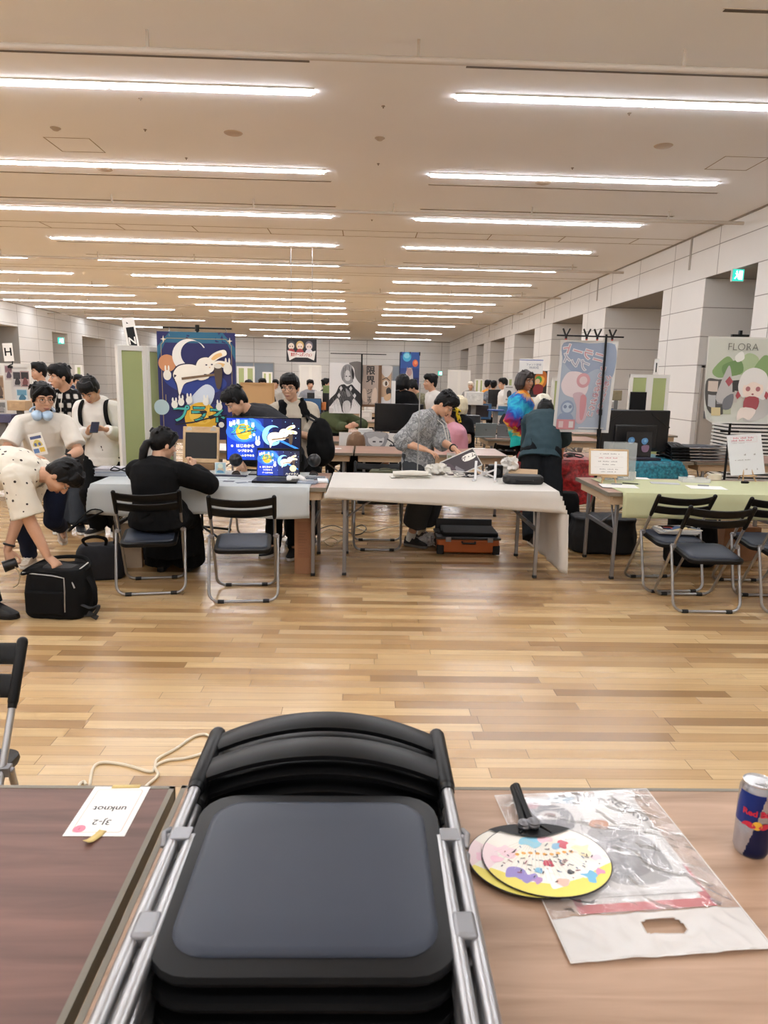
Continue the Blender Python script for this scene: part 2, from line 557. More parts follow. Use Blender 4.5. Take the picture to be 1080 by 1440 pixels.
# panel seams in the ceiling
g = G()
for y in (15.55, 16.15, 21.6, 22.1, 27.8, 33.8, 39.8): g.b2((XL, y - .012, H - .003), (XR, y + .012, H + .01))
for i in range(14): g.b2((-14.5 + 1.55 * i, 15.55, H - .003), (-14.48 + 1.55 * i, 16.15, H + .01))
struct(g.build('trim_5', C('#8a7d6e', .8)))
for i, (px, py) in enumerate(((328, 187), (933, 205), (147, 238), (764, 257))):
    p = atZ(px, py, H)
    o = G().lathe([(.001, -.012), (.1, -.012), (.115, -.004), (.12, .002)], (p.x, p.y, H)).build('ceiling_speaker', C('#b3a18e', .6))
    tag(o, ['round ceiling speaker left of the aisle near the first light row', 'round ceiling speaker at the upper right before the access hatch', 'round ceiling speaker at the far left beyond the second light row', 'round ceiling speaker right of the aisle beyond the second light row'][i], 'speaker', 'ceiling speakers')
for i, (px, py) in enumerate(((78, 180), (534, 194))):
    p = atZ(px, py, H)
    o = G().lathe([(.001, -.03), (.03, -.03), (.05, -.015), (.065, -.005), (.065, .002)], (p.x, p.y, H)).build('smoke_detector', C('#a79a8a', .5))
    tag(o, ['small round smoke detector at the upper left of the ceiling', 'small round smoke detector above the centre aisle'][i], 'smoke detector')
for i, (px, py) in enumerate(((197, 138), (539, 149), (885, 159), (532, 230), (204, 182), (262, 222), (805, 236), (523, 309))):
    p = atZ(px, py, H)
    o = G().lathe([(.001, -.025), (.008, -.025), (.008, -.006), (.022, -.005), (.022, .002)], (p.x, p.y, H), 10).build('sprinkler_head', C('#8f8274', .5, metal=.4))
    tag(o, 'tiny ceiling sprinkler head at %.1f metres ahead, %s' % (p.y, 'left' if p.x < -1 else 'right' if p.x > 1.5 else 'on the aisle'), 'sprinkler', 'sprinkler heads')
for i, (px, py) in enumerate(((106, 204), (1035, 230))):
    p = atZ(px, py, H); g = G(); q = .3
    for a, b in (((-q, -q), (q, -q + .012)), ((-q, q - .012), (q, q)), ((-q, -q), (-q + .012, q)), ((q - .012, -q), (q, q))):
        g.b2((p.x + a[0], p.y + a[1], H - .003), (p.x + b[0], p.y + b[1], H + .002))
    tag(g.build('access_hatch', C('#8e8170', .7)), ['square access hatch outline in the ceiling at the left', 'square access hatch outline in the ceiling at the right'][i], 'hatch')
# recess downlight and exit signs
p = V((8.0, 18.9, 3.69))
tag(G().lathe([(.001, -.02), (.06, -.02), (.08, -.004), (.08, .001)], p).build('downlight', C('#fff3df', .5, emit=12)), 'small glowing downlight in the soffit of the second wall opening', 'downlight')


def exit_sign(p, s, label, rz=0):
    t = thing('exit_sign', label, 'exit sign', p, rz)
    GL = C('#2fb8a6', .4, emit=1.4); WL = C('#eafff6', .4, emit=1.6)
    G().b2((-s / 2, 0, 0), (s / 2, .05, s)).build('housing', C('#c9c9c5', .5), t)
    a = Art(s * .92, s * .92, GL, th=.004)
    a.rect(.55, .12, .9, .88, WL)
    a.p(circ(.36, .8, .08), WL).p([(.2, .66), (.46, .7), (.52, .5), (.4, .45), (.3, .55)], WL).p([(.36, .48), (.5, .45), (.6, .2), (.5, .16), (.42, .34)], WL).p([(.36, .5), (.44, .44), (.24, .16), (.14, .2)], WL)
    a.done('sign_face', t, loc=(0, -.006, s * .04))


exit_sign((atY(1037, 396, 13.2).x, 13.2, 3.46), .22, 'green lit running-man exit sign hanging in the nearest right opening', R(0))
exit_sign((atY(619, 524, 58.2).x, 58.24, 1.95), .36, 'small green exit sign on the far back wall', 0)
exit_sign((XL + .3 - .2, 38.4, 3.0), .35, 'green exit sign in the left wall recess', R(0))

# ================================================================== FURNITURE BUILDERS
def make_table(label, L, D, h, top, group=None, apron=APRON):
    t = thing('folding_table', label, 'table', (0, 0, 0), 0, group)
    tt = G().b2((-L / 2, -D / 2, h - .028), (L / 2, D / 2, h)).build('tabletop', top, t, bevel=.004)
    g = G(); e = .0015
    for a, b in (((-L / 2 - e, -D / 2 - e), (L / 2 + e, -D / 2 + .009)), ((-L / 2 - e, D / 2 - .009), (L / 2 + e, D / 2 + e)), ((-L / 2 - e, -D / 2), (-L / 2 + .009, D / 2)), ((L / 2 - .009, -D / 2), (L / 2 + e, D / 2))):
        g.b2((*a, h - .03), (*b, h + .0008))
    g.build('edge_band', EDGE, tt)
    g = G(); i = .05
    for y in (-D / 2 + i, D / 2 - i): g.b2((-L / 2 + .05, y - .01, h - .105), (L / 2 - .05, y + .01, h - .029))
    for x in (-L / 2 + .05, L / 2 - .05): g.b2((x - .01, -D / 2 + i, h - .105), (x + .01, D / 2 - i, h - .029))
    g.build('apron', apron, t, bevel=.002)
    for sx in (-1, 1):
        x = sx * (L / 2 - .11)
        for sy in (-1, 1):
            y = sy * (D / 2 - .08)
            G().box((x, y, (h - .1) / 2 + .02), (.03, .026, h - .1)).build('leg', STEEL2, t, bevel=.004)
            G().box((x, y, .012), (.036, .032, .024)).build('rubber_foot', RUBBER, t.children[-1], bevel=.004)
        G().box((x, 0, .4), (.022, D - .18, .03)).tube([(x, -(D / 2 - .1), .4), (x, -(D / 2 - .22), h - .11)], .009).tube([(x, (D / 2 - .1), .4), (x, (D / 2 - .22), h - .11)], .009).build('leg_crossbar', STEEL2, t)
        G().tube([(x, 0, .41), (x - sx * .32, 0, h - .1)], .008).box((x - sx * .32, 0, h - .09), (.05, .06, .03)).build('folding_brace', STEEL2, t)
    return t


def rounded(w_, d, r, n=5):
    o = []
    for cx, cy, a in ((w_ / 2 - r, d / 2 - r, 0), (-w_ / 2 + r, d / 2 - r, 90), (-w_ / 2 + r, -d / 2 + r, 180), (w_ / 2 - r, -d / 2 + r, 270)):
        for i in range(n + 1):
            q = R(a + 90 * i / n); o.append((cx + r * math.cos(q), cy + r * math.sin(q)))
    return o


VINYL = C('#2a303c', .46, spec=.35, var=.06, scale=9)


def chair_parts(t, folded=False):
    """Steel folding chair. Open: stands on z=0, rear feet at y=0, sitter faces +y. Folded: lies flat, z=0 is the underside, backrest at +y."""
    W = .222
    if not folded:
        top, hinge, foot = V((0, -.07, .775)), V((0, .125, .462)), V((0, .42, .012))
        rear = V((0, -.005, .012))
        up, nrm = (top - foot).normalized(), None
        nrm = V((1, 0, 0)).cross(up)       # points to the rear/up side
        if nrm.y > 0: nrm = -nrm
        sc = V((0, .09, .425)); sa = V((0, -.37, -.04)).normalized()   # seat centre; towards the rear edge
    else:
        up = V((0, 1, 0)); nrm = V((0, 0, 1))
        top = V((0, .907, .011)); foot = V((0, 0, .011)); hinge = V((0, .58, .011))
        rear = V((0, .085, .016))
        sc = V((0, .50, .014)); sa = V((0, -1, 0))
    X = V((1, 0, 0))
    # front U: backrest tubes run through to the front feet
    rb = .07
    path = []
    for sx in (-1, 1):
        leg = [top + X * sx * W, foot + up * rb + X * sx * W]
        bend = [foot + up * rb * (1 - math.sin(a)) + X * sx * (W - rb * (1 - math.cos(a))) for a in (R(22), R(45), R(68), R(90))]
        seq = leg + bend
        path = path + (seq if sx < 0 else seq[::-1])
    ff = G().tube(path, .0108, 10).build('front_frame', STEEL, t)
    # rear U
    h0 = hinge + (nrm * .001 if not folded else V((0, 0, 0)))
    ur = (h0 - rear).normalized(); W2 = W - .026 if folded else W + .0
    off = (V((0, 0, 0)))
    path = []
    for sx in (-1, 1):
        xo = X * sx * W2
        seq = [h0 + xo + (X * sx * .022 if not folded else V((0, 0, 0))), rear + ur * rb + X * sx * (W2 + (.022 if not folded else 0))]
        w3 = W2 + (.022 if not folded else 0)
        seq += [rear + ur * rb * (1 - math.sin(a)) + X * sx * (w3 - rb * (1 - math.cos(a))) for a in (R(22), R(45), R(68), R(90))]
        path = path + (seq if sx < 0 else seq[::-1])
    rf = G().tube(path, .0105, 10).build('rear_frame', STEEL, t)
    # rubber feet
    for base, wd, par in ((foot, W, ff), (rear, W2 + (0 if folded else .022), rf)):
        for sx in (-1, 1):
            c = base + X * sx * (wd - .085)
            G().cyl(c - X * .022, c + X * .022, .0145, n=10).build('rubber_foot', RUBBER, par)
    # hinge brackets
    for sx in (-1, 1):
        c = hinge + X * sx * (W + (.008 if not folded else -.012))
        g = G().box(c, (.03 if not folded else .03, .03, .03 if not folded else .024), None, 0)
        g.cyl(c + X * sx * .008 - X * .03 * sx, c + X * sx * .024, .009, n=10)
        if folded: g.tube([hinge + X * sx * (W + .012) + up * .025, hinge + X * sx * (W + .016) + V((0, 0, .010)), hinge + X * sx * (W + .012) - up * .02], .005, 8)
        g.build('hinge_bracket', STEEL2, t, bevel=.004)
        if folded:
            c2 = hinge + X * sx * (W - .014) - up * .19
            G().box(c2 + V((0, 0, .004)), (.032, .046, .022)).build('slide_bracket', STEEL2, t, bevel=.006)
    # moulded backrest: caps over the tubes and two curved slats
    bl = .175
    g = G()
    for sx in (-1, 1):
        a = top + X * sx * W
        g.cap(a + up * .004, a - up * bl, .0165, .0155, 12)
        g.cyl(a - up * (bl - .002), a - up * (bl + .02), .0145, .0125, 12)
    def slat(v0, v1, bow):
        nu, rings = 18, []
        for i in range(nu + 1):
            s_ = i / nu * 2 - 1; x = s_ * (W - .002)
            bo = nrm * (bow * (1 - s_ * s_) - .002); crown = up * (.012 * (1 - s_ * s_))
            rg = []
            for vv, th in ((v0, -.004), (v0, .004), (v0 + .008, .0085), (v1 - .008, .0085), (v1, .004), (v1, -.004), (v1 - .008, -.0085), (v0 + .008, -.0085)):
                rg.append(top + X * x + up * vv + nrm * th + bo + crown)
            rings.append(rg)
        g.loft(rings)
    slat(-.066, .0, .047); slat(-.165, -.095, .043)
    g.build('backrest', PLASTIC, t)
    # seat shell and pad
    sy = -sa                                # towards the front edge when open
    sn = X.cross(sy) if not folded else V((0, 0, 1))
    if sn.z < 0: sn = -sn
    P = rounded(.395, .385, .06); n = len(P)
    prof = [(-.026, .90), (-.022, .98), (-.008, 1.0), (.004, .985), (.007, .95)] if not folded else [(-.013, .93), (-.010, .985), (-.003, 1.0), (.004, .985), (.006, .95)]
    g = G(); g.loft([[sc + X * x * k + sy * y * k + sn * h for x, y in P] for h, k in prof])
    st = g.build('seat', PLASTIC, t)
    P = rounded(.345, .325, .05)
    prof = [(.003, 1.0), (.009, 1.0), (.0155, .975), (.018, .93), (.0192, .6), (.0195, .1)]
    if folded: prof = [(h * .75, k) for h, k in prof]
    g = G(); g.loft([[sc + X * x * k + sy * y * k + sn * h for x, y in P] for h, k in prof])
    g.build('seat_pad', VINYL, st)
    return t


CH = chair_parts(thing('folding_chair', 'x', 'chair', (0, 0, 0), 0, 'folding chairs'))
_used = []


def chair(x, y, rz, label):
    if not _used:
        _used.append(1); CH.location = (x, y, 0); CH.rotation_euler = (0, 0, rz); CH['label'] = label; return CH
    return dup(CH, (x, y, 0), rz, label)


CF = chair_parts(thing('folded_chair', 'x', 'chair', (0, 0, 0), 0, 'folded chairs'), True)
_usedf = []


def fchair(loc, rot, label, group=None):
    if not _usedf:
        _usedf.append(1); CF.location = V(loc); CF.rotation_euler = rot; CF['label'] = label
        if group: CF['group'] = group
        return CF
    return dup(CF, loc, rot, label, group)


def cloth_mesh(name, mat, x0, x1, y0, y1, z, front, left, right, back, label, cat='tablecloth', step=.035, wr=.004, seed=0, flare=.3, edge=.0):
    """Sheet lying on a table top and hanging down the given lengths (numbers or functions of 0..1 along the edge)."""
    fn = lambda f: f if callable(f) else (lambda u: f)
    front, left, right, back = map(fn, (front, left, right, back))
    fm, lm, rm, bmx = [max(f(i / 20) for i in range(21)) for f in (front, left, right, back)]
    def axis(a, b, lo, hi):
        q = []
        n = max(1, round(lo / step))
        if lo > 0: q += [(a, -lo * (1 - i / n), -1) for i in range(n)]
        n = max(2, round((b - a) / step)); q += [(a + (b - a) * i / n, 0, 0) for i in range(n + 1)]
        n = max(1, round(hi / step))
        if hi > 0: q += [(b, hi * (i + 1) / n, 1) for i in range(n)]
        return q
    ax, ay = axis(x0, x1, lm, rm), axis(y0, y1, fm, bmx)
    g = G(); vs = []
    for (yy, oy, sy) in ay:
        for (xx, ox, sx) in ax:
            u = min(1, max(0, (xx - x0) / (x1 - x0))); v = min(1, max(0, (yy - y0) / (y1 - y0)))
            dx = abs(ox) * ((left(v) / lm) if sx < 0 and lm else (right(v) / rm) if sx > 0 and rm else 0)
            dy = abs(oy) * ((front(u) / fm) if sy < 0 and fm else (back(u) / bmx) if sy > 0 and bmx else 0)
            dn = max(dx, dy); mn = min(dx, dy)
            x, y, zz = xx, yy, z - dn
            if sx: x += sx * (mn * flare + dx * .05)
            if sy: y += sy * (mn * flare + dy * .05)
            k = wr * (1 + min(dn * 14, 4))
            nz = noise.noise(V((x * 5 + seed, y * 5, zz * 3))) * k + noise.noise(V((x * 17 + seed, y * 17, zz * 9))) * k * .35
            if sy and not sx: y += nz + sy * .012
            elif sx and not sy: x += nz + sx * .012
            elif sx: x += nz * .5 + sx * .012; y += nz * .5 + sy * .012
            else: zz += abs(nz) * .5
            vs.append(V((x, y, zz)))
    nx, ny = len(ax), len(ay)
    g.add(vs, [(j * nx + i, j * nx + i + 1, (j + 1) * nx + i + 1, (j + 1) * nx + i) for j in range(ny - 1) for i in range(nx - 1)])
    o = g.build(name, mat, smooth=45, solid=.0025)
    return tag(o, label, cat)


# ================================================================== FOREGROUND
HT = .74
tl = make_table('dark red-brown folding table in the left foreground with the taped name sheet', 1.8, .92, HT, WOOD_BROWN)
tl.location = (-.392 - .9, 1.385 - .46, 0)
tr = make_table('light walnut folding table in the right foreground under the fans and drink can', 1.8, .92, HT, WOOD_LIGHT)
tr.location = (-.375 + .9, 1.388 - .46, 0)
# stack of folded chairs lying on both tables
PITCH = .033; NST = 5
for k in range(NST):
    top = k == NST - 1
    lab = ['folded black chair, bottom one of the stack on the foreground tables', 'folded black chair, second from the bottom of the foreground stack', 'folded black chair in the middle of the foreground stack', 'folded black chair, second from the top of the foreground stack', 'folded black chair with grey-blue seat pad on top of the foreground stack'][k]
    fchair((-.066 + (.004, -.003, .005, -.002, 0)[k], .428 - .004 * (NST - 1 - k), HT + .001 + PITCH * k), (0, 0, R((.5, -.6, .3, -.3, 0)[k])), lab, 'stack of folded chairs in the foreground')

# taped name sheet
c4 = [atZ(x, y, HT) for x, y in ((131, 1107), (210, 1107), (177, 1177), (91, 1176))]
cen = sum(c4, V()) / 4
sw = ((c4[0] - c4[1]).length + (c4[3] - c4[2]).length) / 2; sh = ((c4[0] - c4[3]).length + (c4[1] - c4[2]).length) / 2
NS = t = thing('name_sheet', 'white paper name sheet with upside-down writing taped to the brown table', 'paper', (cen.x, cen.y, HT), 0)
a = Art(sw, sh, PAPER, th=.0006); a.eps = .00003
PB = C('#e3b3a5', .6)
fr = blob([(.1, .07), (.9, .07), (.9, .93), (.1, .93)], 1)
for l in (((.1, .1), (.1, .9)), ((.9, .1), (.9, .9)), ((.13, .07), (.87, .07)), ((.13, .93), (.87, .93)), ((.1, .1), (.13, .07)), ((.87, .07), (.9, .1)), ((.9, .9), (.87, .93)), ((.13, .93), (.1, .9))): a.line(l, .013, PB)
a.text('unknot', .5, .47, sw * .2, INK, .012)
a.text('3J-2', .5, .74, sw * .2, INK, .008)
a.p(circ(.8, .87, .1, .1 * sw / sh), C('#d87f92', .6)).text('2', .8, .87, sw * .07, C('#8c3b4d', .6))
a.done('paper', t, loc=(0, sh / 2, .0012), rot=(R(-90), 0, R(180)))
TAPE = C('#d9c079', .55, alpha=.9)


def strip(parent, pts, wd, mat, name, z=.0015):
    p = [V(q) for q in pts]; g = G(); L = []; Rr = []
    for i in range(len(p)):
        d_ = (p[min(i + 1, len(p) - 1)] - p[max(i - 1, 0)]).normalized(); n_ = V((-d_.y, d_.x, 0)) * wd / 2
        L.append(p[i] + n_); Rr.append(p[i] - n_)
    n = len(p); g.add(L + Rr, [(i, n + i, n + i + 1, i + 1) for i in range(n - 1)])
    return g.build(name, mat, parent, solid=.0006)



# ================================================================== PEOPLE
def bake(g, vox, it=3, fold=0.0, fs=1.0, seed=0.0):
    """Fuse the collected volumes into one continuous skin; optional cloth folds. Returns (verts, faces)."""
    me = bpy.data.meshes.new('bake'); me.from_pydata([tuple(q) for q in g.v], [], g.f); me.update()
    ob = bpy.data.objects.new('bake', me); COL.objects.link(ob)
    r = ob.modifiers.new('r', 'REMESH'); r.mode = 'VOXEL'; r.voxel_size = vox; r.adaptivity = 0
    if it:
        q = ob.modifiers.new('s', 'SMOOTH'); q.factor = .5; q.iterations = it
    bpy.context.view_layer.update()
    m2 = bpy.data.meshes.new_from_object(ob.evaluated_get(bpy.context.evaluated_depsgraph_get()))
    n = len(m2.vertices); co = np.empty(n * 3, 'f'); m2.vertices.foreach_get('co', co); co = co.reshape(-1, 3)
    if fold:
        no = np.empty(n * 3, 'f'); m2.vertex_normals.foreach_get('vector', no); no = no.reshape(-1, 3)
        d = np.empty(n, 'f'); sd = V((seed, seed * 1.7, seed * .3))
        for i in range(n):
            p = V(co[i]) * fs
            a = 1 - abs(noise.noise(V((p.x * 6, p.y * 6, p.z * 3.5 + p.x * 4)) + sd)) * 2
            b = noise.noise(p * 15 + sd)
            d[i] = (a - .45) * .7 + b * .35
        co = co + no * (d * fold)[:, None]
    fs_ = [tuple(p.vertices) for p in m2.polygons]
    bpy.data.objects.remove(ob); bpy.data.meshes.remove(me); bpy.data.meshes.remove(m2)
    return co, fs_


def part_mesh(name, baked, mats, parent, extra=None, o=V()):
    co, fs = baked
    g = G(); g.v = [V(q) for q in co]; g.f = list(fs); g.m = [0] * len(fs)
    if extra is not None:
        k = len(g.v); g.v += extra.v; g.f += [tuple(i + k for i in f) for f in extra.f]; g.m += extra.m
    g.v = [q - o for q in g.v]
    return g.build(name, mats, parent, smooth=75)


def ik(a, c, l1, l2, hint):
    d = c - a; L = d.length; k = max(1, L / ((l1 + l2) * .998)); l1 *= k; l2 *= k
    u = d.normalized(); x = (l1 * l1 - l2 * l2 + L * L) / (2 * L); h = math.sqrt(max(0, l1 * l1 - x * x))
    n = V(hint); n = n - u * n.dot(u)
    n = n.normalized() if n.length > 1e-4 else frame(u)[0]
    return a + u * x + n * h


def hand(g, wr, d, n, right, s=1.0, curl=.5, spread=1.0, thumb=.5, m=0):
    """palm, four bent fingers, thumb; d = fingers' direction, n = where the palm faces"""
    d = V(d).normalized(); n = V(n); n = (n - d * n.dot(d)).normalized()
    wv = d.cross(n) if right else n.cross(d)
    P = lambda a, b, c: wr + (d * a + wv * b + n * c) * s
    for a, b in ((.0, .014), (.0, -.012)):
        g.cap(P(-.01, a + b * .6, 0), P(.08, b * 1.75, 0), .017 * s, .0125 * s, 10)
    g.cap(P(.015, .0, .0), P(.08, 0, .0), .018 * s, .0135 * s, 10)
    for k, (b, L, a0) in enumerate(((.031, .070, .086), (.0105, .078, .09), (-.0105, .072, .087), (-.030, .056, .08))):
        fan_ = (.18, .05, -.07, -.2)[k] * spread
        p = P(a0 - .015, b, 0); ang = 0; r0 = (.0092, .0094, .009, .0078)[k] * s
        dirv = (d + wv * fan_).normalized()
        for j, (fr, cu) in enumerate(((.45, .55), (.31, .95), (.24, .6))):
            ang += cu * curl * (1 + .12 * k)
            q = p + (dirv * math.cos(ang) + n * math.sin(ang)) * L * fr * s
            g.cap(p, q, r0 * (1 - .08 * j), r0 * (1 - .08 * (j + 1)), 8); p = q
    p0, p1 = P(.012, .02, .004), P(.042, .045, .012 + .012 * thumb)
    p2 = p1 + (d * .75 + wv * (.45 - .6 * thumb) + n * .5 * thumb).normalized() * .03 * s
    p3 = p2 + (d * .85 + wv * (.15 - .5 * thumb) + n * .45 * thumb).normalized() * .024 * s
    g.cap(p0, p1, .0145 * s, .0115 * s, 8); g.cap(p1, p2, .0108 * s, .0098 * s, 8); g.cap(p2, p3, .0096 * s, .0078 * s, 8)


SKIN = C('#c4987c', .5, spec=.35, var=.05, scale=20); SKIN2 = C('#d0a68a', .5, spec=.35, var=.05, scale=20); SKIN3 = C('#a57a5e', .5, spec=.35)
EYEW, EYED, LIP, BROW = C('#d9d2c8', .3), C('#120d0b', .25), C('#9a5f55', .5), C('#1b1412', .8)
HAIRB = C('#080708', .5, spec=.22, bump=.35, scale=60)
HAIRBR = C('#6b4f36', .5, spec=.4, bump=.3, scale=60)
RING = [(-.20, .125, .095), (-.1, .158, .115), (0, .168, .122), (.15, .16, .116), (.32, .145, .107), (.5, .152, .112), (.68, .168, .118), (.82, .17, .11), (.93, .135, .085), (1.0, .07, .062)]


def person(label, pel, neck, yaw, head, arms, legs, top, bottom, shoes, s=1.0, vox=.006, hair='short', skin=None, hairm=None,
           bend=.03, female=False, glasses=False, name='person', fold=.016, seed=1.0, mouth=0.0, shw=1.0, group=None, cuff=None, face=True):
    skin = skin or SKIN; hairm = hairm or HAIRB
    pel, neck = V(pel), V(neck); o = V((pel.x, pel.y, 0))
    t = thing(name, label, 'person', o, 0, group)
    h = V((math.sin(R(yaw)), math.cos(R(yaw)), 0)); r = V((h.y, -h.x, 0))
    sp = (neck - pel).normalized(); f = sp.cross(r).normalized()
    mid = (pel + neck) / 2 - f * bend
    ctl = mid * 2 - (pel + neck) / 2
    def spine(q):
        if q < 0: return pel + (ctl - pel).normalized() * q * .52 * s
        return pel * (1 - q) ** 2 + ctl * 2 * q * (1 - q) + neck * q * q
    def ringf(q, a, b, e=0.0, n=22):
        c = spine(q); tg = ((spine(min(q + .05, 1)) - spine(q - .05))).normalized(); ff = tg.cross(r).normalized()
        fem = (1.06 if q < .12 else .9) if female else 1.0
        out = []
        for i in range(n):
            an = 2 * PI * i / n; ca, sa = math.cos(an), math.sin(an); ex = .82
            out.append(c + r * math.copysign(abs(ca) ** ex, ca) * (a * s * fem + e) + ff * math.copysign(abs(sa) ** ex, sa) * (b * s * fem + e))
        return out
    up1 = (neck - spine(.85)).normalized()
    SH = {'R': neck + r * .172 * s * shw * (.93 if female else 1) - up1 * .078 * s, 'L': neck - r * .172 * s * shw * (.93 if female else 1) - up1 * .078 * s}
    HP = {'R': pel + r * .088 * s - sp * .03 * s, 'L': pel - r * .088 * s - sp * .03 * s}
    AR, LG = {}, {}
    for k, a in arms.items():
        wr = V(a[0]); el = ik(SH[k], wr, .285 * s, .25 * s, a[1]); AR[k] = (SH[k], el, wr, a)
    for k, a in legs.items():
        an = V(a[0]); kn = ik(HP[k], an, .42 * s, .41 * s, a[1]); LG[k] = (HP[k], kn, an, a)
    # head frame
    hy, hp, hr = head
    F = V((math.sin(R(hy)) * math.cos(R(hp)), math.cos(R(hy)) * math.cos(R(hp)), -math.sin(R(hp))))
    Rr = V((math.cos(R(hy)), -math.sin(R(hy)), 0)); U = Rr.cross(F)
    q = Mx.Rotation(R(hr), 3, F); Rr, U = q @ Rr, q @ U
    hc = neck + up1 * .05 * s + U * .105 * s + F * .025 * s
    HM = Mx((Rr, F, U)).transposed()
    hd = lambda a, b, c: hc + (Rr * a + F * b + U * c) * s
    # ---- body
    g = G()
    g.loft([ringf(*k) for k in RING])
    g.cap(SH['L'], SH['R'], .058 * s, .058 * s)
    g.cap(SH['L'] + up1 * .01, neck - up1 * .015, .046 * s, .044 * s); g.cap(SH['R'] + up1 * .01, neck - up1 * .015, .046 * s, .044 * s)
    g.cap(neck - up1 * .02 * s, hd(0, -.02, -.05), .056 * s, .053 * s)
    for k, (a, b, c, pr) in AR.items():
        g.cap(a, b, .05 * s, .041 * s); md = b + (c - b) * .3
        g.cap(b, md, .041 * s, .041 * s); g.cap(md, c, .041 * s, .027 * s)
        dflt = (c - b).normalized()
        dd = V(pr[2]) if pr[2] is not None else dflt
        hand(g, c + dflt * .012 * s, dd, pr[3], k == 'R', s * (.92 if female else 1.0), pr[4] if len(pr) > 4 else .5)
    for k, (a, b, c, pr) in LG.items():
        g.cap(a, b, .084 * s, .056 * s); md = b + (c - b) * .3
        g.cap(b, md, .055 * s, .057 * s); g.cap(md, c, .056 * s, .036 * s)
        ty = pr[2]; td = V((math.sin(R(ty)), math.cos(R(ty)), -.1))
        g.cap(c - V((0, 0, .03)) * s, c + td * .15 * s - V((0, 0, .05)) * s, .033 * s, .02 * s)
    E_ = lambda c, rr, rt=None: g.ell(hd(*c), [x * s for x in rr], HM if rt is None else HM @ rotm(rt), 18, 12)
    E_((0, -.012, .035), (.076, .095, .088)); E_((0, .012, -.03), (.066, .078, .085)); E_((0, .03, -.072), (.044, .052, .042)); E_((0, .055, -.095), (.026, .026, .02))
    for sx in (-1, 1):
        E_((sx * .036, .052, -.028), (.03, .033, .032)); E_((sx * .079, -.008, -.012), (.011, .02, .032), (0, 0, sx * .3)); E_((sx * .03, .07, .024), (.03, .018, .012))
    g.cap(hd(0, .084, .006), hd(0, .108, -.03), .009 * s, .0125 * s, 10)
    for sx in (-1, 1): E_((sx * .011, .096, -.034), (.01, .012, .009))
    E_((0, .083, -.062), (.026, .014, .009)); E_((0, .08, -.072), (.022, .014, .008))
    x = G()
    if face:
        for sx in (-1, 1):
            x.ell(hd(sx * .031, .081, .001), (.0135 * s, .007 * s, .0068 * s), HM, 12, 8, 1); x.ell(hd(sx * .031, .0852, .0005), (.0062 * s, .0042 * s, .0062 * s), HM, 10, 6, 2)
            x.tube([hd(sx * .045, .078, .004), hd(sx * .031, .0885, .0078), hd(sx * .018, .083, .003)], [.0016 * s, .0026 * s, .0014 * s], 6, 2)
            x.tube([hd(sx * .052, .077, .021), hd(sx * .036, .0905, .028), hd(sx * .014, .0925, .023)], [.002 * s, .0042 * s, .003 * s], 6, 4)
        x.tube([hd(-.024, .085, -.066), hd(-.008, .0975, -.0655), hd(.008, .0975, -.0655), hd(.024, .085, -.066)], [.002 * s, .0036 * s, .0036 * s, .002 * s], 6, 3)
        x.tube([hd(-.02, .086, -.0715), hd(0, .0955, -.0745), hd(.02, .086, -.0715)], [.0022 * s, .0048 * s, .0022 * s], 6, 3)
    part_mesh('body', bake(g, vox, 3), [skin, EYEW, EYED, LIP, BROW], t, x, o)
    # ---- hair
    if hair:
        g = G(); rnd = random.Random(int(seed * 100))
        E_ = lambda c, rr, rt=None: g.ell(hd(*c), [v * s for v in rr], HM if rt is None else HM @ rotm(rt), 16, 10)
        E_((0, -.016, .055), (.088, .104, .080)); E_((0, -.05, .02), (.082, .066, .095))
        for sx in (-1, 1): E_((sx * .068, -.02, .028), (.024, .056, .062))
        if hair in ('short', 'full', 'fringe'):
            E_((0, -.065, -.03), (.062, .04, .055))
            lo = {'short': .058, 'full': .042, 'fringe': .034}[hair]; k = 9
            for i in range(k):
                a = -1 + 2 * i / (k - 1); an = a * 1.05
                px, py = .074 * math.sin(an), .092 * math.cos(an) - .012
                z1 = lo + rnd.uniform(-.012, .014) - (.018 if abs(a) > .8 else 0)
                g.tube([hd(px * .75, py * .6, .125), hd(px * .97, py + .006, .095), hd(px * 1.06, py + .012, .075), hd(px * 1.1 + rnd.uniform(-.01, .01), py + .009, z1)], [.016 * s, .02 * s, .019 * s, .006 * s], 8)
            for sx in (-1, 1):
                g.tube([hd(sx * .078, .03, .06), hd(sx * .083, .028, .02), hd(sx * .08, .025, -.015)], [.016 * s, .015 * s, .005 * s], 8)
        if hair in ('tied', 'bun'):
            for sx in (-1, 1):
                g.tube([hd(sx * .012, .075, .112), hd(sx * .05, .075, .075), hd(sx * .078, .04, .03), hd(sx * .082, .012, -.03)], [.012 * s, .017 * s, .018 * s, .008 * s], 8)
            if hair == 'tied':
                g.tube([hd(0, -.1, .0), hd(0, -.135, -.02), hd(0, -.15, -.08), hd(0, -.145, -.15), hd(0, -.135, -.20)], [.024 * s, .032 * s, .036 * s, .03 * s, .012 * s], 10)
            else: E_((0, -.1, -.055), (.036, .03, .034))
        if hair == 'bob':
            for i in range(13):
                a = 60 + 240 * i / 12; px, py = .088 * math.sin(R(a)), .092 * math.cos(R(a)) - .015
                g.tube([hd(px * .8, py * .8, .09), hd(px * 1.03, py * 1.03, .03), hd(px * 1.16, py * 1.12, -.05), hd(px * 1.08 + rnd.uniform(-.012, .012), py * 1.1, -.115 + rnd.uniform(-.02, .02))], [.03 * s, .032 * s, .03 * s, .01 * s], 8)
            for sx in (-1, 1): g.tube([hd(sx * .012, .072, .115), hd(sx * .055, .07, .075), hd(sx * .083, .045, .02), hd(sx * .09, .03, -.06)], [.012 * s, .016 * s, .018 * s, .012 * s], 8)
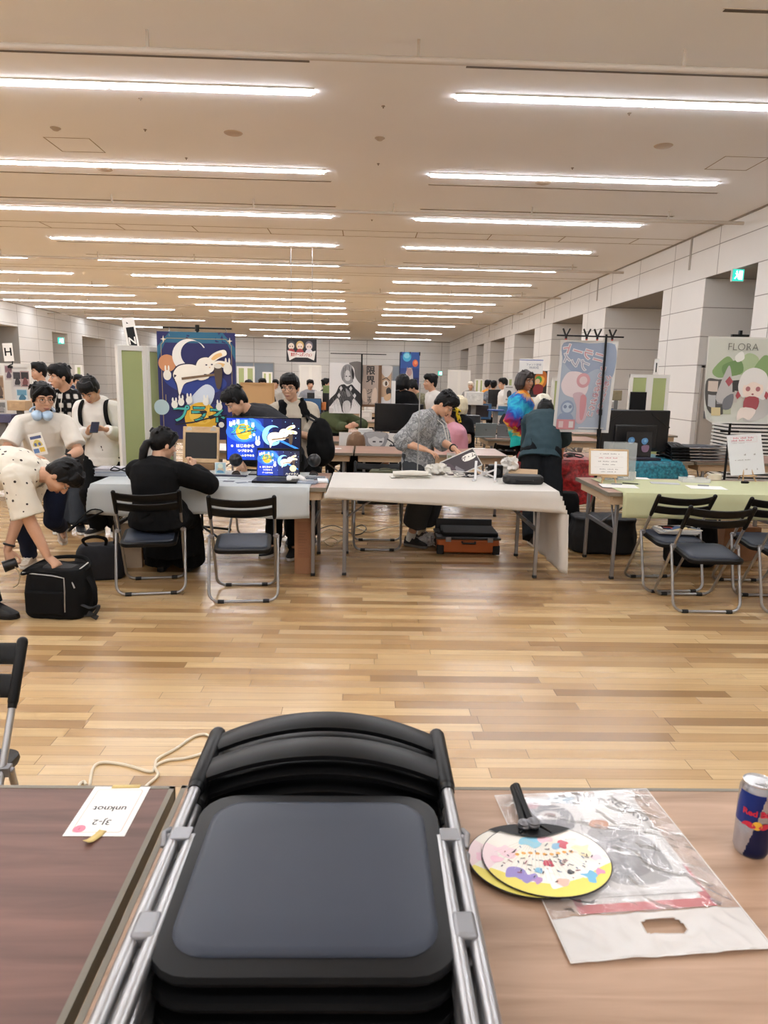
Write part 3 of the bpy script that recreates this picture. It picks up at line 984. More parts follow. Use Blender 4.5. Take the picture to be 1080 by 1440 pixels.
        for i in range(26):
            a, b = rnd.uniform(0, 2 * PI), rnd.uniform(.1, .95); px, py = .086 * b * math.sin(a), .1 * b * math.cos(a) - .018
            z = .055 + .081 * math.sqrt(max(0, 1 - b * b)); q = 1.16
            g.tube([hd(px, py, z - .004), hd(px * 1.12 + .004, py * 1.08, z + .004), hd(px * 1.25, py * 1.2 - .01, z - .03)], [.013 * s, .011 * s, .004 * s], 6)
        part_mesh('hair', bake(g, max(vox * .9, .0045), 2, .0018, 3.0, seed), [hairm], t, None, o)
    if glasses:
        g = G()
        for sx in (-1, 1):
            g.tube([hd(sx * .033 + .024 * math.cos(2 * PI * i / 18), .103, -.002 + .02 * math.sin(2 * PI * i / 18)) for i in range(18)], .0017 * s, 6, closed=True)
            g.tube([hd(sx * .057, .102, .003), hd(sx * .076, .06, .006), hd(sx * .083, -.005, .004)], .0016 * s, 6)
        g.tube([hd(-.009, .104, .002), hd(0, .106, .004), hd(.009, .104, .002)], .0016 * s, 6)
        g.v = [q - o for q in g.v]; g.build('glasses', C(glasses if isinstance(glasses, str) else '#4a4038', .3, metal=.5), t)
    # ---- clothes
    cv = max(vox * 1.3, .0075)
    if top:
        e = top.get('ease', .02) * s; hem = top.get('hem', -.22); g = G()
        rg = [k for k in RING if k[0] >= -.15]
        lst = [(hem, .165 + top.get('flare', .01), .122 + top.get('flare', .01))] + ([(hem / 2, .166 + top.get('flare', .01) / 2, .122)] if hem < -.2 else []) + [k for k in rg if k[0] > hem + .08 and k[0] < .99]
        g.loft([ringf(k[0], k[1], k[2], e if k[0] < .9 else e * .7) for k in lst] + [ringf(.985, .075, .066, e * .5)])
        if top.get('shoulder', True):
            g.cap(SH['L'], SH['R'], .058 * s + e * .6, .058 * s + e * .6)
            for k in 'LR': g.cap(SH[k] + up1 * .006, neck - up1 * .018 * s, .05 * s + e * .7, .047 * s + e * .7)
            sl = top.get('sleeve', 'short')
            for k, (a, b, c, pr) in AR.items():
                if sl == 'long':
                    g.tube([a, a + (b - a) * .5, b, b + (c - b) * .5, b + (c - b) * .97], [.05 * s + e, .049 * s + e * 1.05, .045 * s + e * 1.1, .04 * s + e, .033 * s + e * .6], 14); g.ell(b, [.045 * s + e] * 3)
                elif sl == 'short':
                    L = top.get('len', .72); g.tube([a, a + (b - a) * .4, a + (b - a) * L], [.053 * s + e, .058 * s + e * 1.1, .06 * s + e * 1.5], 16)
                elif sl == 'elbow':
                    g.tube([a, a + (b - a) * .5, b, b + (c - b) * .15], [.053 * s + e, .056 * s + e, .052 * s + e * 1.5, .05 * s + e * 1.4], 16); g.ell(b, [.05 * s + e] * 3)
            g.tube([neck - up1 * .012 * s + (r * math.cos(2 * PI * i / 16) * .068 + f * (math.sin(2 * PI * i / 16) * .062 + .008)) * s - up1 * .02 * s * math.sin(2 * PI * i / 16) for i in range(16)], .016 * s, 8, closed=True)
        part_mesh(top.get('name', 'shirt'), bake(g, cv, 3, fold, 1.0, seed), top['mat'] if isinstance(top['mat'], list) else [top['mat']], t, None, o)
        if top.get('collar'):
            g = G()
            for sx in (-1, 1):
                P_ = lambda a, b, c: neck + (r * sx * a + f * b + up1 * c) * s
                g.grid(lambda u, v: P_(.078 * math.sin(.15 + u * 2.9) * (1 + .22 * v) + .004, -.075 * math.cos(.15 + u * 2.9) * (1 + .25 * v) + .018 + .012 * v * u, .035 - .05 * v - .05 * u * u - .03 * u * v), 14, 4)
            g.v = [q - o for q in g.v]; g.build('collar', top['mat'], t, solid=.004, smooth=80)
    if bottom:
        e = bottom.get('ease', .014) * s; g = G()
        g.loft([ringf(k[0], k[1], k[2], e * .8) for k in RING if k[0] < .2])
        ln = bottom.get('len', 1.0); fl = bottom.get('flare', 0)
        if bottom.get('skirt'):
            c0 = spine(-.05); hz = bottom['skirt']; kn = (LG['L'][1] + LG['R'][1]) / 2; an = (LG['L'][2] + LG['R'][2]) / 2
            pts = [c0, (HP['L'] + HP['R']) / 2 + f * .05, kn, kn + (an - kn) * hz]
            g.tube(spl(pts, 5), [.18 * s] * 6 + [.19 * s] * 5 + [.21 * s + fl * i / 5 for i in range(5)], 20)
        for k, (a, b, c, pr) in LG.items():
            if ln >= .99:
                g.tube([a, a + (b - a) * .5, b, b + (c - b) * .5, c - (c - b).normalized() * .0], [.088 * s + e, .078 * s + e, .06 * s + e + fl * .5, .056 * s + e + fl, .046 * s + e + fl * 1.2], 16); g.ell(b, [.06 * s + e + fl * .4] * 3); g.ell(a, [.088 * s + e] * 3)
            else:
                L = ln * 2; pts = [a, a + (b - a) * .5, b] if L <= 1 else [a, a + (b - a) * .5, b, b + (c - b) * (L - 1)]
                g.tube(pts, [.088 * s + e, .082 * s + e, .072 * s + e + fl, .072 * s + e + fl][:len(pts)], 18); g.ell(a, [.088 * s + e] * 3)
        part_mesh(bottom.get('name', 'trousers'), bake(g, cv, 3, fold * .9, 1.0, seed + 5), [bottom['mat']], t, None, o)
    if shoes:
        for k, (a, b, c, pr) in LG.items():
            ty = pr[2]; pt = pr[3] if len(pr) > 3 else 0.0
            td = V((math.sin(R(ty)) * math.cos(R(pt)), math.cos(R(ty)) * math.cos(R(pt)), -math.sin(R(pt)))); sd = V((td.y, -td.x, 0)).normalized(); uz = sd.cross(td)
            P_ = lambda x_, y_, z_: c + (sd * x_ + td * y_ + uz * z_) * s
            def sole(z, k_, k2=1.0): return [P_(x_ * k_, y_ * (k_ * .5 + .5) * k2, z) for x_, y_ in ((.0, -.072), (.028, -.06), (.036, -.02), (.036, .05), (.046, .11), (.04, .16), (.018, .192), (-.012, .192), (-.034, .165), (-.042, .11), (-.034, .05), (-.034, -.02), (-.028, -.06))]
            g = G(); g.loft([sole(-.078, .97), sole(-.074, 1.02), sole(-.052, 1.0)], 1)
            top_ = [P_(x_, y_, z_) for x_, y_, z_ in ((.0, -.062, .02), (.026, -.05, .02), (.036, -.01, .022), (.036, .04, .014), (.034, .1, -.012), (.03, .14, -.026), (.012, .165, -.034), (-.01, .165, -.034), (-.028, .14, -.026), (-.032, .1, -.012), (-.034, .04, .014), (-.034, -.01, .022), (-.026, -.05, .02))]
            g.loft([sole(-.054, .97), sole(-.04, .98), top_], 0)
            if shoes.get('logo') == k:
                pass
            g.v = [q - o for q in g.v]
            sh = g.build('shoe', [shoes['mat'], shoes.get('sole', C('#d8d6d0', .6))], t, bevel=.006, smooth=60)
            if shoes.get('laces'):
                g = G()
                for j in range(4): g.tube([P_(-.026, .03 + .026 * j, .008 - .009 * j), P_(0, .034 + .026 * j, .016 - .009 * j), P_(.026, .03 + .026 * j, .008 - .009 * j)], .003 * s, 6)
                g.v = [q - o for q in g.v]; g.build('laces', C(shoes['laces'], .6), sh)
    return dict(t=t, o=o, hd=hd, HM=HM, SH=SH, HP=HP, AR=AR, LG=LG, f=f, r=r, up=up1, sp=sp, spine=spine, s=s, neck=neck, pel=pel, ringf=ringf)


def worn(P, g, name, mats, label=None, **k):      # a worn accessory: child of the person
    g.v = [q - P['o'] for q in g.v]
    return g.build(name, mats, P['t'], label, **k)


def watch(P, k, col='#0d0d0e'):
    a, b, c, _ = P['AR'][k]; d = (c - b).normalized(); x, y = frame(d); g = G(); q = c - d * .03
    g.tube([q + (x * math.cos(2 * PI * i / 16) + y * math.sin(2 * PI * i / 16)) * .033 * P['s'] for i in range(16)], .008, 8, closed=True)
    g.box(q + x * .034 * P['s'], (.014, .034, .034), Mx((x, y, d)).transposed())
    worn(P, g, 'wristwatch', C(col, .35))


def card(name, label, cat, p, w_, h_, rot, deco, base=PAPER, th=.003):
    t_ = Art(w_, h_, base, th=th); t_.eps = .0003; deco(t_); o_ = t_.done(name); o_.location = V(p); o_.rotation_euler = rot
    return tag(o_, label, cat)



# ================================================================== MIDDLE GROUND: tables
def table_at(label, x0, y0, L=1.8, D=.9, top=None, rz=0, group='exhibitor tables'):
    if 'proto' not in _tabs:
        _tabs['proto'] = make_table(label, 1.8, .9, HT, WOOD_PINK, group); t = _tabs['proto']
        t.location = (x0 + .9, y0 + .45, 0); t.rotation_euler = (0, 0, rz); return t
    return dup(_tabs['proto'], (x0 + .9, y0 + .45, 0), rz, label, group)


_tabs = {}
table_at('folding table under the grey cloth at the left with the monitor', -2.1, 5.57)
table_at('folding table under the white cloth in the middle', -.265, 5.6)
table_at('folding table under the pale green cloth at the right with the two easel signs', 1.96, 5.6)
ZC = HT + .004
GCLOTH = C('#b4babb', .55, spec=.35, var=.04, scale=3); WCLOTH = C('#c6c2bb', .6, spec=.3, var=.03, scale=3); GRCLOTH = C('#b6b994', .7, spec=.2, var=.04, scale=3)
cloth_mesh('tablecloth', GCLOTH, -2.135, -.43, 5.545, 6.46, ZC, lambda u: .235 + .015 * math.sin(u * 9), .16, 0, .04, 'pale blue-grey tablecloth hanging over the left table', wr=.005, seed=3, flare=.1)
cloth_mesh('tablecloth', WCLOTH, -.285, 1.555, 5.575, 6.50, ZC, lambda u: .085 + .085 * u, .05, lambda v: .66, .03, 'white tablecloth with a long tail at the right end of the middle table', wr=.004, seed=8)
cloth_mesh('tablecloth', GRCLOTH, 2.07, 3.78, 5.575, 6.40, ZC, .2, 0, .05, .02, 'pale green tablecloth over the right table', wr=.0035, seed=12)


def chair_px(label, rl, rr, fc):
    a, b, c = atZ(*rl), atZ(*rr), atZ(*fc); m = (a + b) / 2; d = c - m
    chair(m.x, m.y, math.atan2(-d.x, d.y), label)


chair_px('folding chair at the left table under the seated woman in black', (167, 836), (259, 837), (221, 813))
chair_px('empty folding chair with grey seat pad in front of the left table', (295, 848), (390, 847), (347, 825))
chair_px('frontmost folding chair at the right table, turned slightly', (950, 862), (1036, 862), (956, 836))
chair_px('folding chair with magazines on its seat at the right table', (905, 833), (987, 833), (913, 813))
chair_px('folding chair behind the frontmost one at the right, tucked to the green cloth', (1033, 838), (1115, 839), (1030, 814))
chair_px('folding chair cut off by the right picture edge', (1074, 863), (1160, 864), (1070, 838))
chair(.13, 6.95, R(180), 'folding chair behind the white table carrying the olive bag')
chair(-1.02, 7.0, R(172), 'folding chair behind the left table, only its legs showing')

# ---- small builder helpers
def one(g, name, mats, label, cat, group=None, **k):
    return tag(g.build(name, mats, **k), label, cat, group)


def T0(name, label, cat, p, rz=0, group=None): return thing(name, label, cat, p, rz, group)


# artwork shared by the banner and the two screens: a generic pale rabbit, a moon and a planet
def rabbit(a, cx, cy, s, asp, E=0.0, flip=1):
    K = lambda h: C(h, .6, emit=E)
    P = lambda pts: [(cx + flip * x * s, cy + y * s * asp) for x, y in pts]
    CR, OUT, EAR = K('#efe8da'), K('#2a2540'), K('#e5b878')
    body = blob([(-1.0, -.1), (-.75, .25), (-.2, .32), (.25, .1), (.2, -.2), (-.2, -.35), (-.55, -.5), (-.75, -.95), (-.85, -.5)])
    headp = blob([(-.05, .25), (.1, .55), (.45, .62), (.72, .4), (.68, .1), (.4, -.05), (.1, .0)])
    e1 = blob([(.4, .5), (.7, .8), (1.15, .95), (1.25, .75), (.95, .6), (.6, .4)]); e2 = blob([(.55, .35), (.9, .5), (1.35, .42), (1.38, .22), (1.0, .22), (.65, .15)])
    arm = blob([(-.1, -.15), (.25, -.12), (.5, -.02), (.45, -.22), (.1, -.32)])
    grow = lambda pts, k: [((x - sum(p[0] for p in pts) / len(pts)) * k + sum(p[0] for p in pts) / len(pts), (y - sum(p[1] for p in pts) / len(pts)) * k + sum(p[1] for p in pts) / len(pts)) for x, y in pts]
    for q in (body, headp, e1, e2): a.p(P(grow(q, 1.09)), OUT); a.layer -= 1
    a.layer += 1
    for q in (body, e1, e2, headp): a.p(P(q), CR)
    a.p(P(grow(e1, .55)), EAR).p(P(grow(e2, .55)), EAR)
    a.p(P(circ(.38, .32, .045, .03)), OUT).p(P(circ(.62, .34, .045, .03)), OUT).p(P(circ(.52, .22, .03, .02)), K('#d9a06a'))
    a.p(P(arm), K('#e3d8c6'))
    a.p(P([(-.65, -.22), (.75, -.02), (.74, -.12), (-.64, -.32)]), K('#7a6046'))
    a.p(P(blob([(.72, .3), (1.05, .25), (1.0, -.55), (.8, -.6)], 3)), K('#4f4034')).p(P(circ(.88, .28, .17, .1)), K('#ddd6c8'))


def title(a, cx, cy, s, asp, E=0.0, th=.1):
    K = lambda h: C(h, .6, emit=E); YL, TE, WH, BK = K('#e0ae2c'), K('#45b0a8'), K('#e9e6dc'), K('#151426')
    a.p([(cx + x * s, cy + y * s * asp) for x, y in circ(.05, 0, .5, n=36)], YL)
    a.p([(cx + x * s, cy + y * s * asp) for x, y in circ(.05, .12, .36, .3, n=30)], K('#ecc24a'))
    h = s * a.w
    a.text('プラネ', cx - .02 * s, cy + .1 * s * asp, h * .56, BK, .06, sx=1.0); a.text('プラネ', cx - .02 * s, cy + .1 * s * asp, h * .56, TE, .02)
    a.line([(cx - .75 * s, cy - .2 * s * asp), (cx - .2 * s, cy - .12 * s * asp), (cx + .3 * s, cy + .02 * s * asp), (cx + .85 * s, cy + .12 * s * asp)], .022 * s * 2, BK)
    for x, y in ((-.55, .5), (-.3, .56), (.2, .52), (.62, .38), (-.75, .42)):
        a.p([(cx + (x + u) * s, cy + (y + v) * s * asp) for u, v in circ(0, 0, .1, .12, n=12)], WH)
        for e in (-.05, .05): a.p([(cx + (x + e + u) * s, cy + (y + .14 + v) * s * asp) for u, v in circ(0, 0, .03, .08, n=8)], WH)
    for x, y in ((.45, -.3), (.68, -.18)): a.p([(cx + (x + u) * s, cy + (y + v) * s * asp) for u, v in circ(0, 0, .09, n=10)], WH)


# ---- big blue banner on its stand behind the left table
YB1 = 7.05
bl, br = atY(221, 465, YB1), atY(331, 470, YB1); bb = atY(275, 617, YB1)
bw, bh = br.x - bl.x, bl.z - bb.z; bxc = (bl.x + br.x) / 2
t = T0('banner_stand', 'black pole stand carrying the big dark blue banner', 'banner stand', (bxc, YB1 + .04, 0))
ztop = atY(277, 461, YB1).z
G().cyl((0, 0, .05), (0, 0, ztop + .02), .013).cyl((0, 0, ztop - .03), (0, 0, ztop + .03), .02).build('pole', BLACK, t)
G().cyl((-.33, 0, ztop), (.33, 0, ztop), .008).build('crossbar', BLACK, t)
for k in range(4):
    q = PI / 4 + k * PI / 2; G().cyl((0, 0, .09), (.34 * math.cos(q), .34 * math.sin(q), .012), .012).build('foot', BLACK, t)
for sx in (-.27, .27): G().tube([(sx, 0, ztop), (sx + .012, -.02, ztop - .03), (sx - .012, -.03, ztop - .055), (sx, -.04, ztop - .075)], .005, 6).box((sx, -.04, ztop - .075), (.03, .012, .025)).build('clip', STEEL2, t)
NV, TEAL, GOLD = C('#1d1f58', .6), C('#1f5f7d', .6), C('#b59a5c', .6)
a = Art(bw, bh, NV, th=.004, bend=lambda q: V((q.x, q.y + .012 * math.sin(q.x * 9 + q.z * 2) + .006 * math.sin(q.x * 21), q.z)), nu=24, nv=10, back=C('#2b2d55', .7))
asp = bw / bh
a.p([(.0, .86), (.16, 1), (.84, 1), (1, .86), (1, .74), (.9, .9), (.1, .9), (0, .74)], TEAL)
a.p(blob([(.1, .6), (.45, .66), (.8, .6), (.86, .5), (.5, .4), (.14, .5)]), C('#243a86', .6)).p(blob([(.5, .3), (.9, .34), (.95, .22), (.6, .16)]), C('#232c74', .6))
for pts in ([(.05, .04), (.05, .88), (.12, .94), (.88, .94), (.95, .88), (.95, .04)], [(.09, .42), (.09, .3)]): a.line(pts, .006, GOLD)
for x, y in ((.08, .93), (.93, .925)): a.p([(x, y + .035), (x + .008, y + .006), (x + .035, y), (x + .008, y - .006), (x, y - .035), (x - .008, y - .006), (x - .035, y), (x - .008, y + .006)], C('#e8e0c8', .6))
mo = circ(.40, .77, .20, .20 * asp, 40, 320, 24)
a.p(circ(.12, .71, .11, .11 * asp), C('#c98a5f', .6)).p(circ(.03, .3, .1, .1 * asp), C('#a9bfc2', .6))
a.p([(x, y) for x, y in circ(.40, .78, .215, .215 * asp, 30, 300)] + [(x, y) for x, y in circ(.46, .80, .165, .165 * asp, 300, 30)], C('#e6e2dc', .6))
a.p(blob([(.3, .22), (.62, .3), (.72, .46), (.6, .52), (.42, .4)]), C('#cfd8e4', .6))
rabbit(a, .50, .63, .31, asp)
for x, y, s_ in ((.12, .6, .05), (.9, .67, .055)):
    a.p(circ(x, y, s_, s_ * asp * 1.3), C('#e9e2d4', .6))
    for e in (-.4, .4): a.p(circ(x + e * s_, y + s_ * asp * 1.7, s_ * .22, s_ * asp * .8), C('#e9e2d4', .6))
title(a, .52, .2, .42, asp)
o = a.done('banner'); o.location = (bxc, YB1 - .005, bl.z - bh - .005); tag(o, 'large dark blue banner with pale rabbit, crescent moon and yellow planet behind the left table', 'banner')

# ---- green folding screen with white frame
t = T0('folding_screen', 'green cloth folding screen with white frame left of the blue banner', 'screen', (0, 0, 0))
p0, p1, p2 = atY(168, 600, 6.78), atY(208, 600, 7.02), atY(244, 600, 7.45)
for a_, b_ in ((p0, p1), (p1, p2)):
    A, B = V((a_.x, a_.y, 0)), V((b_.x, b_.y, 0)); d = (B - A); L = d.length; ang = math.atan2(d.y, d.x); zt = 1.85
    Mz = Mx.Rotation(ang, 3, 'Z'); mid = (A + B) / 2
    G().box(mid + V((0, 0, .95)), (L - .03, .022, 1.72), Mz).build('panel', SCREENGREEN, t)
    g = G()
    for e in (A + d.normalized() * .022, B - d.normalized() * .022): g.box(e + V((0, 0, zt / 2 + .04)), (.044, .044, zt - .08), Mz)
    for z in (.1, zt - .02): g.box(mid + V((0, 0, z)), (L, .042, .05), Mz)
    g.build('frame', FRAMEWHITE, t, bevel=.004)
    for e in (A, B): G().box(e + V((0, 0, .03)), (.05, .4, .04), Mz).build('foot', FRAMEWHITE, t)


def row_sign(label, p, w_, h_, rot, letter, mat=None):
    a_ = Art(w_, h_, WHITE, th=.006)
    if letter == 'N': a_.rect(.2, .06, .85, .72, BLACK); a_.text('N', .52, .3, h_ * .3, WHITE, .02); a_.text('◣', .4, .86, h_ * .1, BLACK)
    else: a_.text(letter, .5, .5, h_ * .62, BLACK, .02)
    o_ = a_.done('row_sign'); o_.location = V(p); o_.rotation_euler = rot
    return tag(o_, label, 'sign')


row_sign('white and black row sign tilted on top of the green folding screen', atY(190, 492, 7.02) + V((0, -.03, -.012)), .11, .31, (R(-4), R(-9), R(14)), 'N')

# ---- on the grey cloth
q = lambda px, py, z=ZC: atZ(px, py, z)
p = q(161, 668)
t = T0('flyer_stack', 'stack of pale printed flyers in plastic wrap on the left end of the grey cloth', 'flyers', p, R(2))
for k in range(5): G().box((.006 * (k % 2), .003 * k, .008 + .0125 * k), (.27, .2, .011), (0, 0, R(1.5 * (k % 3 - 1)))).build('bundle', C(['#aab2be', '#b9bfc8', '#9aa4b6', '#c3c6cc', '#b4b2bd'][k], .4, var=.15, scale=20), t)
g = G().grid(lambda u, v: V(((u - .5) * .29, (v - .5) * .22, .066 + .006 * noise.noise(V((u * 8, v * 8, 1))))), 20, 16); g.build('wrap', C('#e3e6ea', .15, alpha=.35), t)
p = atZ(172, 660, .82); p.z = ZC
one(G().tube(spl([p + V((.09 * math.cos(a) * (1 + .2 * math.sin(3 * a)), .035 * math.sin(a), .07 + .02 * math.sin(2 * a) + .008)) for a in [i * .7 for i in range(19)]], 4), .006, 6), 'cable', BLACK, 'tangled black cable on top of the flyer stack', 'cable')
p = q(283, 660)
t = T0('framed_board', 'black board in pale wooden frame leaning upright on the grey cloth', 'board', p, R(-3))
zb, hb, wb = .06, .30, .335
Mt = (R(-8), 0, 0); WDL = wood_top('pale_beech', '#b08f66', '#cdb08a', 3, .5)
for c_, d_ in (((0, .0, zb + .02), (wb, .022, .04)), ((0, .042, zb + hb), (wb, .022, .055)), ((-wb / 2 + .011, .02, zb + hb / 2), (.022, .022, hb)), ((wb / 2 - .011, .02, zb + hb / 2), (.022, .022, hb))):
    G().box(c_, d_, Mt).build('frame_bar', WDL, t, bevel=.005)
G().box((0, .024, zb + hb / 2), (wb - .03, .012, hb - .02), Mt).build('board', C('#121213', .3), t)
G().box((0, .02, .03), (.26, .12, .058)).build('base', C('#8a6a48', .5), t, bevel=.004)
for sx in (-.11, .11): G().cyl((sx, .03, zb + hb), (sx, .05, zb + hb), .025, n=14).build('round_magnet', C('#b8b1a6', .4), t)
card('small_card', 'small pale illustrated card standing in front of the round speaker', 'card', q(310, 667), .095, .105, (R(-6), 0, R(4)), lambda a: (a.rect(.05, .05, .95, .95, C('#a9c6cc', .5)), a.p(circ(.5, .35, .3, .26), C('#c9b9a0', .5)), a.p(circ(.5, .7, .24, .2), C('#d7dcc9', .5)), a.p(blob([(.2, .15), (.8, .12), (.7, .3), (.3, .34)]), C('#5f93b5', .5))), th=.02)
t = T0('flat_slab', 'long flat dark slab lying in front of the framed board', 'slab', q(322, 670), R(-2)); G().box((0, 0, .008), (.31, .055, .015)).build('body', C('#23263a', .35), t, bevel=.004)
for px, lab in ((332, 'black globe speaker left of the monitor'), (441, 'black globe speaker right of the laptop')):
    p = q(px, 668); t = T0('globe_speaker', lab, 'speaker', p, R(10), 'globe speakers')
    g = G(); g.ell((0, 0, .062), (.058, .056, .058), None, 22, 14); g.build('housing', C('#101012', .3), t)
    G().lathe([(.002, .0), (.03, .004), (.038, .012), (.04, .004)], n=20).build('cone', C('#3a2c24', .3), t).rotation_euler = (R(70), 0, 0)  # warm brown paints the orange light on the black speaker face
    t.children[-1].location = (.0, -.046, .075)
    G().lathe([(.045, 0), (.04, .006), (.026, .01), (.022, .014)], n=18).build('base', BLACK, t)


def draw_menu(a, E):
    K = lambda h: C(h, .4, emit=E); asp = a.w / a.h
    for i in range(8): a.rect(i / 8, 0, (i + 1) / 8, 1, K(['#1339b8', '#1a45c4', '#173cae', '#122f8c', '#0c1f63', '#081342', '#070f36', '#060c2b'][i])); a.layer -= 1
    a.layer += 1
    a.p(blob([(.0, .75), (.12, .95), (.4, .98), (.48, .8), (.42, .5), (.2, .42), (.02, .55)]), K('#2a63dc'))
    a.p([(.3, 1), (.36, 1), (.62, .62), (.8, .45), (.98, .3), (.98, .25), (.6, .55), (.42, .75)], K('#3a86d8'))
    a.p(circ(.23, .7, .15, .15 * asp), K('#3f8fe8')); title(a, .22, .68, .22, asp, E)
    a.p(circ(.62, .6, .14, .14 * asp, 60, 310) + circ(.66, .63, .1, .1 * asp, 310, 60), K('#8fd0ec'))
    rabbit(a, .72, .58, .17, asp, E)
    for x, y in ((.62, .95), (.9, .9), (.94, .55), (.55, .42), (.8, .93), (.49, .22), (.98, .78), (.7, .1), (.9, .15)): a.p(circ(x, y, .006, .006 * asp, n=8), K('#9fd6ff'))
    a.p(circ(.42, .42, .035, .04 * asp), K('#dfe9f2')); 
    for e in (-.018, .018): a.p(circ(.42 + e, .52, .01, .04 * asp, n=10), K('#dfe9f2'))
    YL = K('#f5efc0')
    for i, (s_, sz) in enumerate((('はじめから', .088), ('つづきから', .074), ('ゲームをやめる', .062))): a.text(s_, .25, .335 - .115 * i, sz * a.h, YL, .04)
    a.p(circ(.07, .335, .016, .016 * asp), YL)
    return K


p = atY(371, 649, 6.25); wm = .655; zb = p.z
t = T0('monitor', 'large flat monitor showing the blue game menu on the left table', 'monitor', (p.x, 6.25, ZC), R(1))
hm = .385
G().box((0, .018, zb - ZC + hm / 2), (wm, .03, hm)).build('housing', PLASTIC, t, bevel=.006)
a = Art(wm - .02, hm - .022, C('#0b2a8c', .4, emit=.9), th=.002); a.eps = .00012; draw_menu(a, 1.0); a.done('screen', t, loc=(0, 0, zb - ZC + .012))
G().box((0, .05, (zb - ZC) / 2 + .06), (.06, .03, (zb - ZC) + .12)).box((0, .05, .006), (.26, .2, .012)).build('stand', PLASTIC, t, bevel=.003)
p = atZ(395, 668, ZC); wl, hl = .365, .24
t = T0('laptop', 'black laptop showing the same game menu in front of the monitor', 'laptop', (p.x + .01, 5.95, ZC), R(-1))
G().box((0, -.1, .011), (wl, .24, .02)).build('base', PLASTIC, t, bevel=.005)
G().box((0, -.08, .0218), (wl - .05, .11, .002)).build('keyboard', C('#1b1b1f', .5), t)
Mq = (R(-12), 0, 0)
G().box((0, .045, .022 + hl / 2), (wl, .012, hl), Mq).build('lid', PLASTIC, t, bevel=.004)
a = Art(wl - .016, hl - .03, C('#0b2a8c', .4, emit=.8), th=.001); a.eps = .00012; draw_menu(a, .85); a.p(circ(.86, .3, .08, .13), C('#e3d9a8', .4, emit=.85)); a.text('ハイケクニ', .84, .07, .022, C('#e9e2d0', .4, emit=.85), .02)
a.done('screen', t, loc=(0, .013, .034), rot=Mq)


def gamepad(p, rz):
    t = T0('game_controller', 'white game controller on the grey cloth in front of the laptop', 'controller', p, rz); g = G()
    g.ell((0, 0, .03), (.06, .035, .02)); g.cap((-.045, 0, .03), (-.065, -.05, .02), .026, .018); g.cap((.045, 0, .03), (.065, -.05, .02), .026, .018)
    part_mesh('body', bake(g, .0035, 4), [C('#d4d4d2', .4)], t)
    for sx, y in ((-.035, .008), (.02, -.014)): G().cyl((sx, y, .044), (sx, y, .056), .005, .009, 12).build('thumbstick', BLACK, t)
    for k in range(4): G().cyl((.042 + .011 * math.cos(k * PI / 2), .01 + .011 * math.sin(k * PI / 2), .045), (.042 + .011 * math.cos(k * PI / 2), .01 + .011 * math.sin(k * PI / 2), .051), .0042, n=8).build('button', C('#55565a', .4), t)


GAMEPAD = lambda: gamepad(q(414, 677), R(25))
rnd = random.Random(11)
for i, (px, py, cl, lb) in enumerate(((322, 677, '#3a4050', 'dark card lying nearest the framed board on the grey cloth'), (331, 673, '#8a93a0', 'grey card lying behind the dark card on the grey cloth'), (340, 679, '#56606e', 'slate card at the front edge of the grey cloth'), (347, 674, '#a7adb4', 'pale card in the middle of the grey cloth'), (357, 678, '#23252c', 'black card nearest the laptop on the grey cloth'), (312, 675, '#c8ccd2', 'white card at the left of the scattered cards'))):
    t = T0('loose_card', lb, 'card', q(px, py) + V((0, 0, .001)), rnd.uniform(-.6, .6), 'cards scattered on the grey cloth'); G().box((0, 0, .001), (.09, .055, .002)).build('paper', C(cl, .5, var=.2, scale=40), t)
for i, (px, py, cl, lb) in enumerate(((432, 679, '#8c97a8', 'shiny grey flyers right of the controller'), (443, 673, '#6f7884', 'dark flyer with wrap near the right globe speaker'))):
    t = T0('flyer', lb, 'flyer', q(px, py), rnd.uniform(-.3, .3))
    G().box((0, 0, .006), (.17, .13, .011)).build('sheets', C(cl, .25, var=.25, scale=25), t); G().grid(lambda u, v: V(((u - .5) * .19, (v - .5) * .15, .014 + .004 * noise.noise(V((u * 9, v * 9, i))))), 14, 12).build('wrap', C('#dfe4ea', .12, alpha=.3), t)
p = atZ(461, 678, HT); t = T0('packet', 'white packet with blue edge on the bare end of the left table', 'packet', (-.35, p.y, HT), R(6))
G().box((0, 0, .012), (.085, .14, .022)).build('body', C('#dfe3e6', .4), t, bevel=.005); G().box((.043, 0, .012), (.006, .13, .02)).build('edge', C('#4fa0cf', .4), t)

# ---- under and beside the left table
t = T0('cardboard_box', 'tall brown cardboard box standing under the right end of the left table', 'box', (-.49, 5.83, 0), R(0)); G().box((0, 0, .265), (.15, .28, .53)).build('body', C('#8f6444', .75, var=.08, scale=8), t, bevel=.003)
G().box((0, 0, .5315), (.012, .27, .002)).build('seam_tape', C('#b08a5c', .4), t)
a = Art(.1, .3, C('#85593b', .7), th=.0005)
for k in range(9): a.rect(.1, .1 + .08 * k, .55 + .35 * ((k * 7) % 3) / 3, .115 + .08 * k, C('#6d452c', .7))
a.done('printed_panel', t, loc=(0, -.1415, .14))
def soft_bag(name, label, p, rz, w_, d_, h_, mat, strap=True, extra=None, vox=.011, topk=.8):
    t = T0(name, label, 'bag', p, rz); g = G()
    g.loft([[V((x, y, z)) for x, y in rounded(w_ * k, d_ * k, min(w_, d_) * k * .35, 5)] for z, k in ((0, .9), (h_ * .06, 1.0), (h_ * .5, 1.02), (h_ * .85, .93), (h_, topk))])
    part_mesh('body', bake(g, vox, 3, .009, 1.3, w_ * 20), [mat], t)
    if extra: extra(t)
    return t
